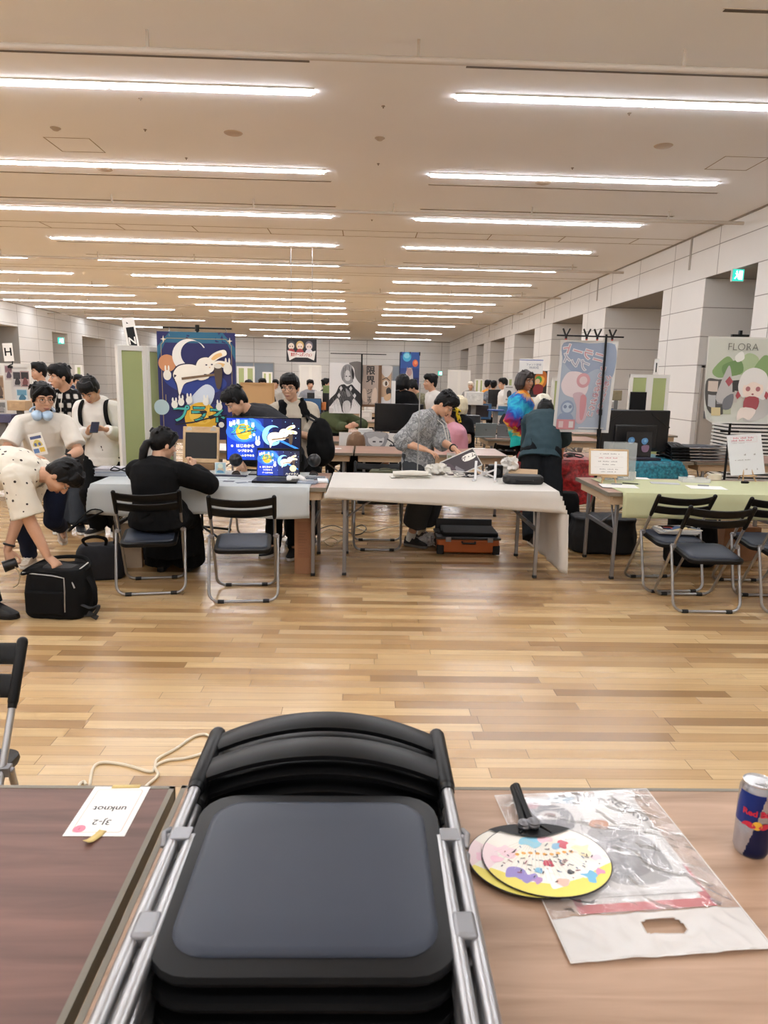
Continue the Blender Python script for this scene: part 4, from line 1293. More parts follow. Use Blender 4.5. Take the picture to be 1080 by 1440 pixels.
def ruck(t):
    ZP = C('#a8a8a6', .3, metal=.6)
    g = G(); g.tube([(-.2, -.10, .30), (-.1, -.135, .305), (.02, -.14, .30), (.1, -.135, .285), (.105, -.145, .2), (.1, -.15, .06)], .0045, 6).tube([(.13, -.1, .29), (.17, -.05, .33), (.2, .0, .36)], .0045, 6).tube([(.14, -.12, .27), (.165, -.13, .22)], .005, 6); g.build('zip', ZP, t)
    g = G().tube(spl([(-.2, -.1, .29), (-.1, -.12, .315), (.06, -.12, .31), (.15, -.06, .30), (.2, .02, .33), (.1, .12, .36), (-.1, .12, .35), (-.2, .02, .31)], 5, True), .014, 8, closed=True, flat=.6); g.build('opening_rim', DARKFAB, t)
    G().tube(spl([(.2, -.02, .27), (.25, -.04, .2), (.255, -.04, .1), (.22, -.02, .05)], 5), .019, 8, flat=.4).build('shoulder_strap', DARKFAB, t)
    G().tube(spl([(.19, -.1, .1), (.25, -.1, .08), (.31, -.11, .10), (.28, -.12, .04), (.22, -.12, .03)], 5), .016, 8, flat=.4).box((.27, -.115, .035), (.07, .02, .025), (0, .5, 0)).build('loose_strap', C('#1c1d20', .7), t)
    G().box((-.03, -.155, .12), (.26, .03, .16)).build('front_pocket', DARKFAB, t, bevel=.02)
    G().box((.02, -.02, .31), (.2, .12, .06), (.1, .1, 0)).build('contents', C('#17171a', .6), t, bevel=.015)
RUCK = C('#070708', .8, spec=.2, var=.3, scale=14)
soft_bag('rucksack', 'open black rucksack with silver zips on the floor under the bending person', V((-2.02, 4.64, 0)), R(-6), .42, .29, .33, RUCK, extra=ruck, topk=.86)
def tote(t):
    G().tube(spl([(-.08, -.05, .26), (-.1, -.12, .33), (-.02, -.14, .36), (.06, -.1, .33), (.05, -.05, .26)], 5), .014, 8, flat=.4).build('handle', DARKFAB, t)
    G().tube(spl([(.1, -.03, .24), (.12, .0, .38), (.08, .02, .50), (-.04, -.02, .55), (-.16, -.08, .45), (-.2, -.1, .40), (-.12, -.06, .46), (.04, .0, .53)], 5), .012, 8, flat=.4).build('shoulder_strap', DARKFAB, t)
soft_bag('shoulder_bag', 'dark navy shoulder bag with looped strap on the floor by the left table leg', V((-2.08, 5.52, 0)), R(12), .36, .22, .27, C('#14161d', .8, var=.3, scale=12), extra=tote)
t = T0('paper_bag', 'beige paper bag standing behind the dark shoulder bag', 'bag', (-1.97, 5.86, 0), R(10))
g = G(); g.loft([[V((x * k, y * k2, z)) for x, y in ((-.11, -.06), (.11, -.06), (.11, .06), (-.11, .06))] for z, k, k2 in ((0, 1, 1), (.36, 1, .8))], caps=False); g.add([(-.11, -.06, .002), (.11, -.06, .002), (.11, .06, .002), (-.11, .06, .002)], [(0, 1, 2, 3)]); g.build('body', C('#b39f86', .8), t, smooth=0, solid=.002)
for y in (-.05, .05): G().tube(spl([(-.05, y, .35), (-.045, y, .43), (.045, y, .43), (.05, y, .35)], 5), .003, 6).build('handle', C('#a08c70', .8), t)
soft_bag('suitcase', 'black soft suitcase in the dark under the left table', V((-1.72, 6.2, 0)), R(4), .5, .34, .42, DARKFAB, topk=.97)
t = T0('camera_lens', 'black camera lens with cream strap in the left hand of the bending person', 'lens', atY(17, 796, 4.70), R(20))
G().cyl((-.045, 0, 0), (.03, .01, .02), .038, .034, 20).build('barrel', C('#101011', .4), t); G().cyl((-.052, -.001, -.002), (-.044, 0, 0), .04, n=20).build('rim', C('#1c1c1e', .3), t)
G().tube(spl([(.02, -.03, .0), (.045, -.03, -.06), (.03, -.035, -.12), (.0, -.03, -.14)], 6), .004, 6).build('strap', C('#a8977a', .7), t)
# ---- white table: things on it
p = q(577, 672)
t = T0('folded_paper', 'folded white newspaper and rolled sheets at the left of the white cloth', 'paper', p, R(4))
for k in range(3): G().grid(lambda u, v: V(((u - .5) * (.36 - .03 * k) + .02 * k, (v - .5) * .14 + .012 * k, .006 + .012 * k + .010 * noise.noise(V((u * 5, v * 4, k * 3.3))))), 26, 10).build('sheet', C('#cfccc3', .8, var=.08, scale=18), t, solid=.003, smooth=80)
G().tube([(-.16, -.05, .045), (.0, -.045, .05), (.15, -.04, .045)], [.02, .024, .02], 12).build('roll', C('#d6d2c8', .75), t)
def crumple(name, label, p, r3, mat, seed, cat, sc=9):
    g = G(); g.ell((0, 0, r3[2]), r3, None, 40, 28); sd = V((seed, seed * 2, 0))
    for i, v in enumerate(g.v):
        d = V((v.x, v.y, v.z - r3[2])); n_ = 1 - abs(noise.noise(d * sc / max(r3) * .25 + sd)) * 1.1 + .3 * noise.noise(d * sc * 3 + sd)
        g.v[i] = V((d.x * n_, d.y * n_, max(.002 - r3[2], d.z * n_) + r3[2]))
    o_ = g.build(name, mat, smooth=25, loc=p); return tag(o_, label, cat)
crumple('plastic_sheet', 'crumpled white plastic sheet in the middle of the white cloth', q(616, 668), (.13, .08, .055), C('#d8d5cc', .35, alpha=.92), 3, 'plastic')
crumple('plastic_bag', 'crinkled white bag standing at the back of the white cloth', q(716, 669) , (.085, .06, .10), C('#cfccc6', .4), 9, 'bag', 7)
def tangle(label, px, py, n, w_, d_, h_, col, r_, seed):
    rn = random.Random(seed); p = q(px, py); pts = [p + V((rn.uniform(-w_, w_), rn.uniform(-d_, d_), rn.uniform(.006, h_))) for _ in range(n)]
    one(G().tube(spl(pts, 7), r_, 6), 'cable', C(col, .5), label, 'cable')
tangle('tangled white cables in front of the crumpled plastic', 645, 671, 16, .13, .05, .05, '#d9d6cf', .0035, 2)
tangle('tangled black cables between the plastic and the laptop stand', 655, 671, 14, .12, .05, .04, '#17171a', .0045, 5)
tangle('thin white cable coiled around the laptop stand', 690, 670, 14, .09, .05, .08, '#d4d2cc', .0035, 7)
def dark_card(a):
    a.rect(.02, .03, .98, .95, C('#3b3338', .5)); a.p([(.1, .05), (.35, .5), (.5, .1)], C('#77757a', .5)); a.p(blob([(.02, .6), (.2, .8), (.3, .3), (.1, .1)]), C('#4a3d44', .5))
    a.p(blob([(.62, .5), (.94, .5), (.94, .78), (.62, .78)], 3), C('#e5e2da', .5)); a.text('ゲ・ム', .78, .64, .045, INK, .02)
card('picture_board', 'dark picture board held tilted over the white table', 'board', atY(655, 664, 6.42), .34, .2, (R(-38), R(-24), R(8)), dark_card, base=C('#c9c7c2', .5), th=.012)
p = q(682, 676)
t = T0('laptop_stand', 'folding silver laptop stand standing on the white cloth', 'stand', p, R(-12))
for sx in (-.085, .085):
    G().box((sx, .01, .085), (.022, .012, .17), (R(-14), 0, 0)).box((sx + (.01 if sx > 0 else -.01), -.03, .008), (.026, .12, .012)).build('upright', C('#cfcfd0', .3, metal=.5), t, bevel=.003)
for a_, b_ in (((-.085, 0, .03), (.085, .02, .10)), ((.085, 0, .03), (-.085, .02, .10))): G().box(((V(a_) + V(b_)) / 2), ((V(b_) - V(a_)).length, .008, .014), (0, math.atan2(a_[2] - b_[2], abs(b_[0] - a_[0])) * (1 if b_[0] > a_[0] else -1), 0)).build('cross_brace', C('#d5d5d6', .3, metal=.4), t)
t = T0('black_device', 'square black device behind the laptop stand', 'device', q(697, 672), R(8)); G().box((0, .02, .06), (.12, .1, .115)).build('body', PLASTIC, t, bevel=.012); G().cyl((0, -.035, .06), (0, -.045, .06), .03).build('dial', C('#2a2a2c', .3), t)
t = T0('cardboard_sheet', 'flat brown cardboard sheet behind the black hard case', 'cardboard', q(735, 671), R(-14)); G().box((0, .03, .048), (.26, .17, .006), (R(8), 0, 0)).box((-.0, .1, .024), (.2, .05, .046)).build('board', C('#a98d6c', .8), t)
p = q(735, 680)
t = T0('hard_case', 'black zipped hard case at the right front of the white cloth', 'case', p, R(-2)); g = G()
g.loft([[V((x * k, y * k, z)) for x, y in rounded(.34, .17, .06, 6)] for z, k in ((0, .9), (.012, .985), (.034, 1.0), (.036, 1.0), (.062, .985), (.074, .9))]); g.build('shell', C('#101011', .6), t)
g = G(); g.loft([[V((x * 1.006, y * 1.012, z)) for x, y in rounded(.34, .17, .06, 6)] for z in (.033, .037)], caps=False); g.build('zip', C('#232325', .4), t)
G().tube(spl([(-.07, -.085, .038), (-.05, -.108, .04), (.05, -.108, .04), (.07, -.085, .038)], 5), .006, 8).build('handle', BLACK, t)
p = q(586, 667); t = T0('clear_pole', 'thin grey upright rod at the back of the white cloth before the leaf shirt', 'pole', (p.x, 6.40, ZC)); G().cyl((0, 0, 0), (0, 0, .82), .005, n=8).build('rod', C('#8d8d8b', .3), t); G().cyl((0, 0, 0), (0, 0, .012), .05, n=18).build('base', C('#a5a5a3', .3), t)
# ---- under the white table
cx = .98
t = T0('equipment_case', 'orange hard equipment case lying open on the floor under the white table', 'case', (cx, 6.62, 0), R(-1)); OR = C('#a8541c', .45, var=.08, scale=5)
G().box((0, 0, .085), (.58, .40, .13)).build('shell', OR, t, bevel=.02, seg=3)
G().box((0, 0, .158), (.6, .42, .022)).build('rim', C('#1b1b1c', .4), t, bevel=.006)
G().box((.02, .02, .185), (.52, .36, .04)).build('foam', C('#0c0c0d', .9), t, bevel=.01)
for sx in (-.19, .2): G().box((sx, -.212, .15), (.05, .012, .045)).build('latch', STEEL2, t, bevel=.003)
G().tube([(-.06, -.2, .125), (-.06, -.235, .12), (.06, -.235, .12), (.06, -.2, .125)], .009, 8).build('handle', BLACK, t)
for sx in (-.26, .26): G().box((sx, -.19, .05), (.07, .03, .09)).build('corner_guard', BLACK, t, bevel=.01)
G().box((0, .235, .14), (.56, .03, .24), (R(-8), 0, 0)).build('lid', C('#131314', .5), t, bevel=.01)
crumple('plastic_bag', 'clear crumpled plastic bag on the floor left of the orange case', atZ(604, 768, 0), (.11, .1, .07), C('#c9c9c7', .2, alpha=.7), 6, 'bag')
crumple('tool_pouch', 'black and grey tool pouch leaning on the orange case', atZ(622, 774, 0), (.09, .09, .10), C('#1d1b1b', .6, var=.5, scale=12), 4, 'pouch')
def olive(t):
    OL = C('#3d3e2b', .85); G().tube(spl([(-.07, -.02, .26), (-.05, -.03, .31), (.05, -.03, .31), (.07, -.02, .26)], 5), .012, 8, flat=.5).build('handle', OL, t)
    G().box((0, -.105, .12), (.24, .03, .14)).build('front_pocket', C('#44452f', .85), t, bevel=.015)
    for sx in (-.12, .12): G().box((sx, -.1, .15), (.025, .05, .22)).build('strap', C('#35362a', .85), t, bevel=.004)
soft_bag('duffel_bag', 'olive green bag on the folding chair behind the white table', V((.2, 6.72, .447)), R(-5), .36, .22, .30, C('#43442f', .9, var=.15, scale=10), extra=olive)
t = T0('power_strip', 'white power strip lying on the floor behind the white table', 'power strip', atZ(586, 737, 0), R(-28)); G().box((0, 0, .018), (.2, .05, .034)).build('body', C('#d9d6cf', .5), t, bevel=.006)
for k in range(3): G().box((-.06 + .06 * k, 0, .0365), (.03, .025, .003)).build('socket', C('#a9a69f', .5), t)
for lab, col, pts in (('loose white cable on the floor between the left and white tables', '#cfc6b2', [(448, 752), (462, 744), (480, 748), (500, 742), (520, 748), (545, 742), (572, 738)]), ('tangled cream cable loop on the floor behind the left table', '#b9a684', [(452, 762), (465, 756), (476, 762), (466, 768), (456, 760), (472, 752), (484, 757), (470, 764)]), ('thin dark cable on the floor behind the chair at the white table', '#2a2826', [(446, 745), (470, 739), (500, 752), (515, 744), (508, 738), (495, 745)])):
    one(G().tube(spl([atZ(x, y, .006) for x, y in pts], 6), .005, 6), 'cable', C(col, .5), lab, 'cable')

# ---- garment patterns
def dots_mat():
    t = NT('white_cotton_with_small_dark_marks'); v = t.obj()
    vo = t.n('TexVoronoi', feature='F1'); t.put(vo.inputs['Vector'], t.scale(v, (1, 1, 1))); vo.inputs['Scale'].default_value = 17; vo.inputs['Randomness'].default_value = .55
    d = t.math('LESS_THAN', vo.outputs['Distance'], .16)
    return t.base(t.mix(d, '#d9d3c4', '#3b3230'), .85, .2)


def plaid_mat():
    t = NT('black_white_plaid_flannel'); o = t.sep(t.obj())
    def band(a, fq, ph): return t.math('SMOOTH_MIN', 1.0, t.math('ADD', .5, t.math('MULTIPLY', t.math('SINE', t.math('ADD', t.math('MULTIPLY', a, fq), ph)), .9)), .3)
    u = t.math('ADD', o[0], t.math('MULTIPLY', o[1], .7))
    m = t.math('MULTIPLY', band(u, 78, .4), band(o[2], 70, 1.0))
    c = t.ramp(m, [(.02, '#161616'), (.3, '#4a4846'), (.7, '#c9c5be')])
    th = t.math('LESS_THAN', t.math('FRACT', t.math('MULTIPLY', u, 25)), .1)
    return t.base(t.mix(t.math('MULTIPLY', th, .4), c, '#222222'), .9, .1)


def tiedye_mat():
    t = NT('tie_dyed_jersey'); v = t.obj(); o = t.sep(v)
    n = t.noise(v, 7, 4, Distortion=1.5)
    f = t.math('ADD', t.math('MULTIPLY', t.math('SUBTRACT', o[2], .86), 1.55), t.math('ADD', t.math('MULTIPLY', t.math('SUBTRACT', n, .5), .55), t.math('MULTIPLY', o[0], .9)))
    c = t.ramp(f, [(0, '#1fa7a0'), (.08, '#d8b53a'), (.14, '#b32d3f'), (.24, '#7a2d6a'), (.36, '#26408f'), (.5, '#2b86c4'), (.62, '#35b0c9'), (.78, '#2450a5'), (.9, '#d7a03a'), (1, '#c9552f')])
    g = t.math('GREATER_THAN', t.math('ADD', o[0], t.math('MULTIPLY', n, .2)), .22)
    return t.base(t.mix(t.math('MULTIPLY', g, .75), c, '#d99a35'), .85, .2)


def leaf_mat(name, a, b, c2, sc):
    t = NT(name); v = t.obj()
    n = t.noise(v, sc, 5, Distortion=2.6)
    n2 = t.noise(v, sc * .4, 3, Distortion=1.0)
    c = t.ramp(n, [(.36, a), (.47, b), (.53, c2), (.6, a)], 'LINEAR')
    return t.base(t.mix(t.math('MULTIPLY', n2, .5), c, a), .85, .2)


def worn_cloth(h, v=.08): return C(h, .88, spec=.15, var=v, scale=5)


BLACKC = worn_cloth('#0b0b0c'); GREYC = worn_cloth('#26272a'); DENIM = worn_cloth('#1c2133', .2); JEAN = worn_cloth('#33373d', .2)
SHOEB = C('#101012', .5); SOLEW = C('#cfccc5', .6)
Z0 = lambda x, y, z=.08: atZ(x, y, z)

# person bending over the rucksack
P1 = person('person in white short-sleeved shirt with small dark marks bending over an open black rucksack',
            atY(-72, 672, 4.85), atY(54, 668, 4.75), 92, (92, 72, -6),
            {'R': (atY(66, 781, 4.60), (-1, -.3, .3), (.75, -.1, -.65), (-.3, .3, -.9), .8), 'L': (atY(11, 772, 4.78), (-1, .2, 0), (.25, -.1, -.9), (.3, -.2, .2), .9)},
            {'R': (Z0(-12, 851), (.6, -.6, 0), 100), 'L': (Z0(-95, 840), (.8, 0, 0), 85)},
            dict(mat=dots_mat(), sleeve='short', len=.92, ease=.026, collar=True), dict(mat=BLACKC, ease=.03), dict(mat=SHOEB, sole=BLACK), hair='full', bend=.06, vox=.0055, seed=2.1, skin=SKIN)
watch(P1, 'L')
# person with headphones
P2 = person('person in white t-shirt with light blue headphones round the neck and round glasses',
            atY(64, 664, 5.95), atY(60, 584, 5.78), 158, (140, 8, 0),
            {'R': (atY(42, 641, 5.50), (-.8, .3, .1), (.8, -.4, -.2), (.2, .4, -.9), .4), 'L': (atY(96, 642, 5.55), (.35, .4, -.6), None, (0, .5, -.8), .5)},
            {'R': (Z0(43, 781), (0, -1, 0), 175), 'L': (atY(86, 741, 6.35), (.2, -1, 0), 150, 25)},
            dict(mat=worn_cloth('#d6d1c7'), sleeve='short', len=.8, ease=.015), dict(mat=DENIM, ease=.018), dict(mat=C('#b9aa98', .7), sole=SOLEW, laces='#e8e4dc'), s=.95, hair='tied', glasses='#6b5a48', vox=.0055, seed=3.3, skin=SKIN)
hd = P2['neck']; g = G(); f_, r_, u_ = P2['f'], P2['r'], P2['up']
LB = C('#a9c2da', .4)
g.tube([hd + r_ * .085 * math.sin(R(a)) - f_ * .075 * math.cos(R(a)) + u_ * (.05 - .005 * abs(math.sin(R(a)))) for a in range(-100, 101, 10)], .011, 10)
for sx in (-1, 1):
    c = hd + r_ * sx * .037 + f_ * .088 + u_ * .045
    g.cap(c - f_ * .004, c + f_ * .022, .04, .036, 16); g.tube([c - f_ * .008 + (r_ * math.cos(2 * PI * i / 16) + u_ * math.sin(2 * PI * i / 16)) * .03 for i in range(16)], .012, 8, closed=True)
worn(P2, g, 'headphones', LB)
# plaid shirt
P3 = person('person in black and white plaid shirt standing behind, looking left', atY(103, 622, 7.5), atY(92, 551, 7.45), 195, (228, 6, 3),
            {'R': (atY(78, 625, 7.2), (0, .4, 0), None, (1, 0, 0), .5), 'L': (atY(116, 628, 7.2), (.6, .4, 0), None, (-1, 0, 0), .6)},
            {'R': (Z0(92, 736), (0, -1, 0), 190), 'L': (Z0(112, 737), (.2, -1, 0), 150)},
            dict(mat=plaid_mat(), sleeve='long', ease=.028, collar=True), dict(mat=JEAN, ease=.024, flare=.02), dict(mat=SHOEB, sole=SOLEW), s=1.0, hair='fringe', vox=.0065, seed=4.2)
g = G(); n_, f_, r_ = P3['neck'], P3['f'], P3['r']
for sx in (-1, 1): g.tube([n_ + r_ * sx * .03 + f_ * .09, n_ + r_ * sx * .035 + f_ * .13 - V((0, 0, .12)), n_ + r_ * sx * .032 + f_ * .135 - V((0, 0, .24))], .004, 6)
worn(P3, g, 'hood_drawstring', C('#d8d4cb', .7))
# white hooded top, looking at a phone
P4 = person('person in white hooded top looking down at a phone beside the green screen', atY(147, 636, 7.15), atY(135, 564, 7.08), 183, (188, 42, 0),
            {'R': (atY(124, 608, 6.84), (-.35, .2, -1), (.8, -.35, .3), (.2, .2, .8), .9), 'L': (atY(150, 604, 6.86), (.25, .2, -1), (-.85, -.2, -.05), (0, .3, .9), .9)},
            {'R': (Z0(139, 739), (0, -1, 0), 200), 'L': (Z0(163, 736), (.2, -1, 0), 165)},
            dict(mat=worn_cloth('#d9d6d0'), sleeve='long', ease=.026, hem=-.26), dict(mat=BLACKC, ease=.024, flare=.012), dict(mat=SHOEB, sole=SOLEW, laces='#ddd9d0'), hair='fringe', vox=.0065, seed=5.5)
g = G(); n_, f_, r_, u_ = P4['neck'], P4['f'], P4['r'], P4['up']
g.tube([n_ + r_ * .1 * math.sin(R(a)) - f_ * (.085 * math.cos(R(a))) - u_ * (.0 + .05 * (1 - math.cos(R(a))) * .5) for a in range(-150, 151, 12)], [.018 + .028 * max(0, math.cos(R(a))) for a in range(-150, 151, 12)], 10)
part_mesh('hood', bake(g, .009, 3, .004, 1, 2), [worn_cloth('#d9d6d0')], P4['t'], None, P4['o'])
ph = thing('smartphone', 'dark smartphone held by the person in the white hooded top', 'phone', atY(133, 601, 6.74), R(10))
G().box((0, 0, 0), (.075, .15, .008), (R(38), 0, 0)).build('case', C('#17181c', .4), ph, bevel=.004); G().box((0, -.003, .0045), (.066, .138, .001), (R(38), 0, 0)).build('screen', C('#23283a', .15), ph)


def backpack(P, label, mat, back=.12, w_=.30, h_=.42):
    t = thing('backpack', label, 'bag', P['o'])
    n_, f_, r_, u_ = P['neck'], P['f'], P['r'], P['up']
    c = n_ - u_ * (.06 + h_ / 2) - f_ * (back + .10); M = Mx((r_, f_, u_)).transposed(); g = G()
    g.ell(c, (w_ / 2, .10, h_ / 2), M); g.box(c - u_ * .03, (w_ * .86, .15, h_ * .8), M); 
    part_mesh('body', bake(g, .012, 4, .006, 1, 1), [mat], t, None, P['o'])
    for sx in (-1, 1):
        g = G(); P_ = lambda a, b, cc: n_ + r_ * sx * a + f_ * b + u_ * cc
        g.tube(spl([P_(.10, -back - .03, -.06), P_(.112, -.06, .0), P_(.115, .04, .0), P_(.125, .125, -.08), P_(.135, .15, -.2), P_(.16, .10, -.32), P_(.16, -.05, -.40)], 5), .021, 8, flat=.45)
        g.v = [q - P['o'] for q in g.v]; g.build('shoulder_strap', mat, t)
    return t


backpack(P4, 'black backpack worn by the person in the white hooded top', DARKFAB)
# seated woman, back to us
P5 = person('person in long black coat seated with back to us at the grey-clothed table', (-1.545, 5.27, .56), atY(221, 650, 5.36), 6, (48, 14, 0),
            {'R': (atY(275, 660, 5.62), (1, -.4, -.6), (-.2, .3, .9), (-.8, .2, .1), .8), 'L': (atY(262, 662, 5.72), (-.8, .2, -.4), (.25, 0, .9), (.7, .2, .1), .8)},
            {'R': ((-1.44, 5.75, .08), (.1, .5, 1), 8), 'L': ((-1.66, 5.73, .08), (-.1, .5, 1), -5)},
            dict(mat=worn_cloth('#0e0e0f', .15), sleeve='long', ease=.04, hem=-.12, name='coat'), dict(mat=worn_cloth('#0a0a0b'), skirt=.75, flare=.05, ease=.03, name='long_skirt'), dict(mat=SHOEB, sole=BLACK), s=.96, hair='tied', female=True, vox=.0055, seed=6.1, bend=.045, skin=SKIN2, fold=.009)
# bending person in dark shirt behind the monitor
P6 = person('person in open dark grey shirt bending forward behind the monitor', atY(400, 640, 7.02), atY(350, 578, 6.78), 222, (236, 40, 0),
            {'R': (atY(338, 648, 6.50), (-.6, .2, -.4), None, (0, 0, -1), .5), 'L': (atY(378, 598, 6.56), (.9, -.1, -.6), (-.9, -.2, -.1), (0, 0, -1), .4)},
            {'R': (Z0(385, 768), (-.3, -1, 0), 210), 'L': (Z0(415, 770), (.2, -1, 0), 190)},
            dict(mat=worn_cloth('#323336', .15), sleeve='short', len=.95, ease=.034, collar=True, hem=-.26), dict(mat=BLACKC, ease=.025), dict(mat=SHOEB, sole=SOLEW), s=1.03, hair='short', vox=.006, seed=7.7, shw=1.08, bend=.05, skin=SKIN2)
g = G(); n_, f_, r_ = P6['neck'], P6['f'], P6['r']; sp_ = P6['spine']
g.loft([[sp_(q) + f_ * (d_ * P6['s']) + r_ * x_ for x_, d_ in ((-wd, .0), (-wd * .6, dd), (0, dd + .006), (wd * .6, dd), (wd, .0))] for q, wd, dd in ((.95, .05, .088), (.85, .06, .142), (.7, .06, .162), (.5, .055, .158), (.3, .05, .15))])
worn(P6, g, 'undershirt', worn_cloth('#a9a8a8'), smooth=80)
# person in vest with glasses and big bag
P7 = person('person in black vest over beige t-shirt with glasses and a large black shoulder bag', atY(425, 636, 7.52), atY(411, 566, 7.45), 172, (192, 8, 0),
            {'R': (atY(395, 600, 7.15), (-.7, .4, -.2), (.8, -.3, 0), (0, 0, -1), .5), 'L': (atY(412, 607, 7.24), (.6, .3, -.8), (-.95, -.2, 0), (0, 0, -1), .6)},
            {'R': (Z0(412, 752), (0, -1, 0), 185), 'L': (Z0(436, 750), (.1, -1, 0), 165)},
            dict(mat=worn_cloth('#b9b0a0'), sleeve='short', len=.98, ease=.026, hem=-.2), dict(mat=BLACKC, ease=.025), dict(mat=SHOEB, sole=SOLEW), hair='full', glasses='#2b2724', vox=.006, seed=8.4, skin=SKIN2, s=1.05)
g = G(); s_ = P7['s']
for sx in (-1, 1):
    rings = []
    for q in (-.2, -.05, .15, .35, .55, .7, .85, .97):
        rg = P7['ringf'](q, *[float(np.interp(q, [k[0] for k in RING], [k[j] for k in RING])) for j in (1, 2)], .036 if q < .9 else .028, 40)
        idx = [i % 40 for i in (range(12, 31) if sx < 0 else range(-10, 9))]
        idx = [i % 40 for i in (range(-10, 7) if sx > 0 else range(13, 31))]
        rings.append([rg[i] for i in idx])
    nn = len(rings[0]); g.add([p for r0 in rings for p in r0], [(a * nn + b, a * nn + b + 1, (a + 1) * nn + b + 1, (a + 1) * nn + b) for a in range(len(rings) - 1) for b in range(nn - 1)])
    g.tube([P7['SH']['R' if sx > 0 else 'L'] * .55 + P7['neck'] * .45 + P7['f'] * y_ + P7['up'] * z_ for y_, z_ in ((-.13, -.12), (-.07, .025), (0, .055), (.07, .03), (.13, -.09))], .04, 10, flat=.4)
worn(P7, g, 'vest', BLACKC, smooth=80, solid=.008)
# person in patterned shirt at the white table
P8 = person('person in grey leaf-patterned shirt leaning over the white-clothed table', atY(588, 648, 6.92), atY(609, 581, 6.84), 118, (112, 46, 0),
            {'R': (atY(598, 632, 6.58), (-.9, .2, -.3), (.8, -.25, -.35), (-.2, .2, -.9), .35), 'L': (atY(639, 631, 6.62), (-.3, .5, -1), (.75, -.2, -.5), (-.2, -.1, -.9), .55)},
            {'R': (Z0(577, 757), (.4, -1, 0), 122), 'L': (Z0(592, 748), (.5, -1, 0), 135)},
            dict(mat=leaf_mat('grey_leaf_print_cotton', '#8f9091', '#53575b', '#b9baba', 13), sleeve='elbow', ease=.032, collar=True, hem=-.3), dict(mat=worn_cloth('#3b3d40'), len=.8, ease=.03, flare=.02, name='cropped_trousers'), dict(mat=C('#131316', .7), sole=C('#6b6763', .6), laces='#2a2a2c'), hair='full', vox=.0055, seed=9.2, bend=.05, s=.97)
watch(P8, 'L')
g = G()
for k in 'RL':
    a, b, c, _ = P8['LG'][k]; d_ = (c - b).normalized(); g.tube([c - d_ * .075, c - d_ * .03, c + d_ * .02], [.045, .044, .043], 14)
worn(P8, g, 'socks', C('#c9c6bf', .9))
n_, f_, r_ = P8['neck'], P8['f'], P8['r']
g = G(); g.tube([n_ + r_ * .055 - f_ * .02, n_ + r_ * .045 + f_ * .13 - V((0, 0, .06)), n_ + f_ * .2 - V((0, 0, .30)), n_ - r_ * .045 + f_ * .13 - V((0, 0, .06)), n_ - r_ * .055 - f_ * .02], .0035, 6)
worn(P8, g, 'lanyard', C('#d5d2cb', .6))


def badge1(a):
    a.rect(.06, .05, .94, .95, C('#e9e6dd', .5)); a.rect(.1, .75, .9, .88, C('#4b5a86', .5)); a.p(blob([(.15, .45), (.4, .7), (.7, .66), (.85, .45), (.6, .4)]), C('#d8c66a', .5)); a.p(circ(.35, .5, .1, .08), C('#5f6f9c', .5)).p(circ(.65, .5, .1, .08), C('#5f6f9c', .5))
    a.rect(.1, .12, .48, .32, C('#5f83b5', .5)).rect(.54, .14, .9, .34, C('#dcbb4e', .5))
card('name_badge', 'printed name card hanging on the white t-shirt of the headphones person', 'badge', atY(58, 640, 5.50) , .12, .17, (R(6), R(-12), R(-12)), badge1)
card('name_badge', 'white name card hanging from the lanyard of the leaf-shirt person', 'badge', n_ + f_ * .215 - V((0, 0, .43)), .085, .13, (R(8), 0, R(-30)), lambda a: a.rect(.1, .55, .6, .8, C('#a8b090', .5)).rect(.12, .2, .8, .26, C('#9a9a98', .5)))
# pink shirt, tie-dye, teal
def folk(label, px, py, Y, yaw, top, bottom, hair='full', seat=None, headyaw=None, pitch=0, s=1.0, fem=False, skin=None, hairm=None, lean=0.0, vox=.011, hands=None, seed=1.0, sleeve='short', group=None, face=True):
    """distant figure placed by its head centre; seat = seat height when sitting"""
    hc = atY(px, py, Y); h = V((math.sin(R(yaw)), math.cos(R(yaw)), 0)); r = V((h.y, -h.x, 0))
    neck = hc - V((0, 0, .15 * s)) - h * .02
    if seat is None:
        pel = neck - V((0, 0, .5 * s)) - h * lean
        if pel.z > 1.02: pel.z = 1.0
        L = {k: (V((pel.x, pel.y, .08)) + r * sg * .1 + h * sg * .05, h, yaw + sg * 8) for k, sg in (('R', 1), ('L', -1))}
    else:
        pel = V((neck.x, neck.y, seat + .1)) - h * (.08 + lean)
        if neck.z - pel.z > .54 * s: pel.z = neck.z - .53 * s
        L = {k: (V((pel.x, pel.y, .08)) + r * sg * .12 + h * .45, V((0, 0, 1)) + h, yaw) for k, sg in (('R', 1), ('L', -1))}
    A = {}
    for k, sg in (('R', 1), ('L', -1)):
        w_ = hands[k] if hands and k in hands else pel + r * sg * .2 + h * (.32 if seat is not None or hands == 'fwd' else .1) + V((0, 0, .16 if seat is not None else -.02))
        A[k] = (V(w_), -h + r * sg * .5, None, -r * sg, .5)
    return person(label, pel, neck, yaw, (yaw if headyaw is None else headyaw, pitch, 0), A, L, dict(mat=top, sleeve=sleeve, ease=.03), dict(mat=bottom, ease=.02), dict(mat=SHOEB, sole=SOLEW), s=s, vox=vox, hair=hair, female=fem, skin=skin or SKIN, hairm=hairm, seed=seed, group=group, face=face)


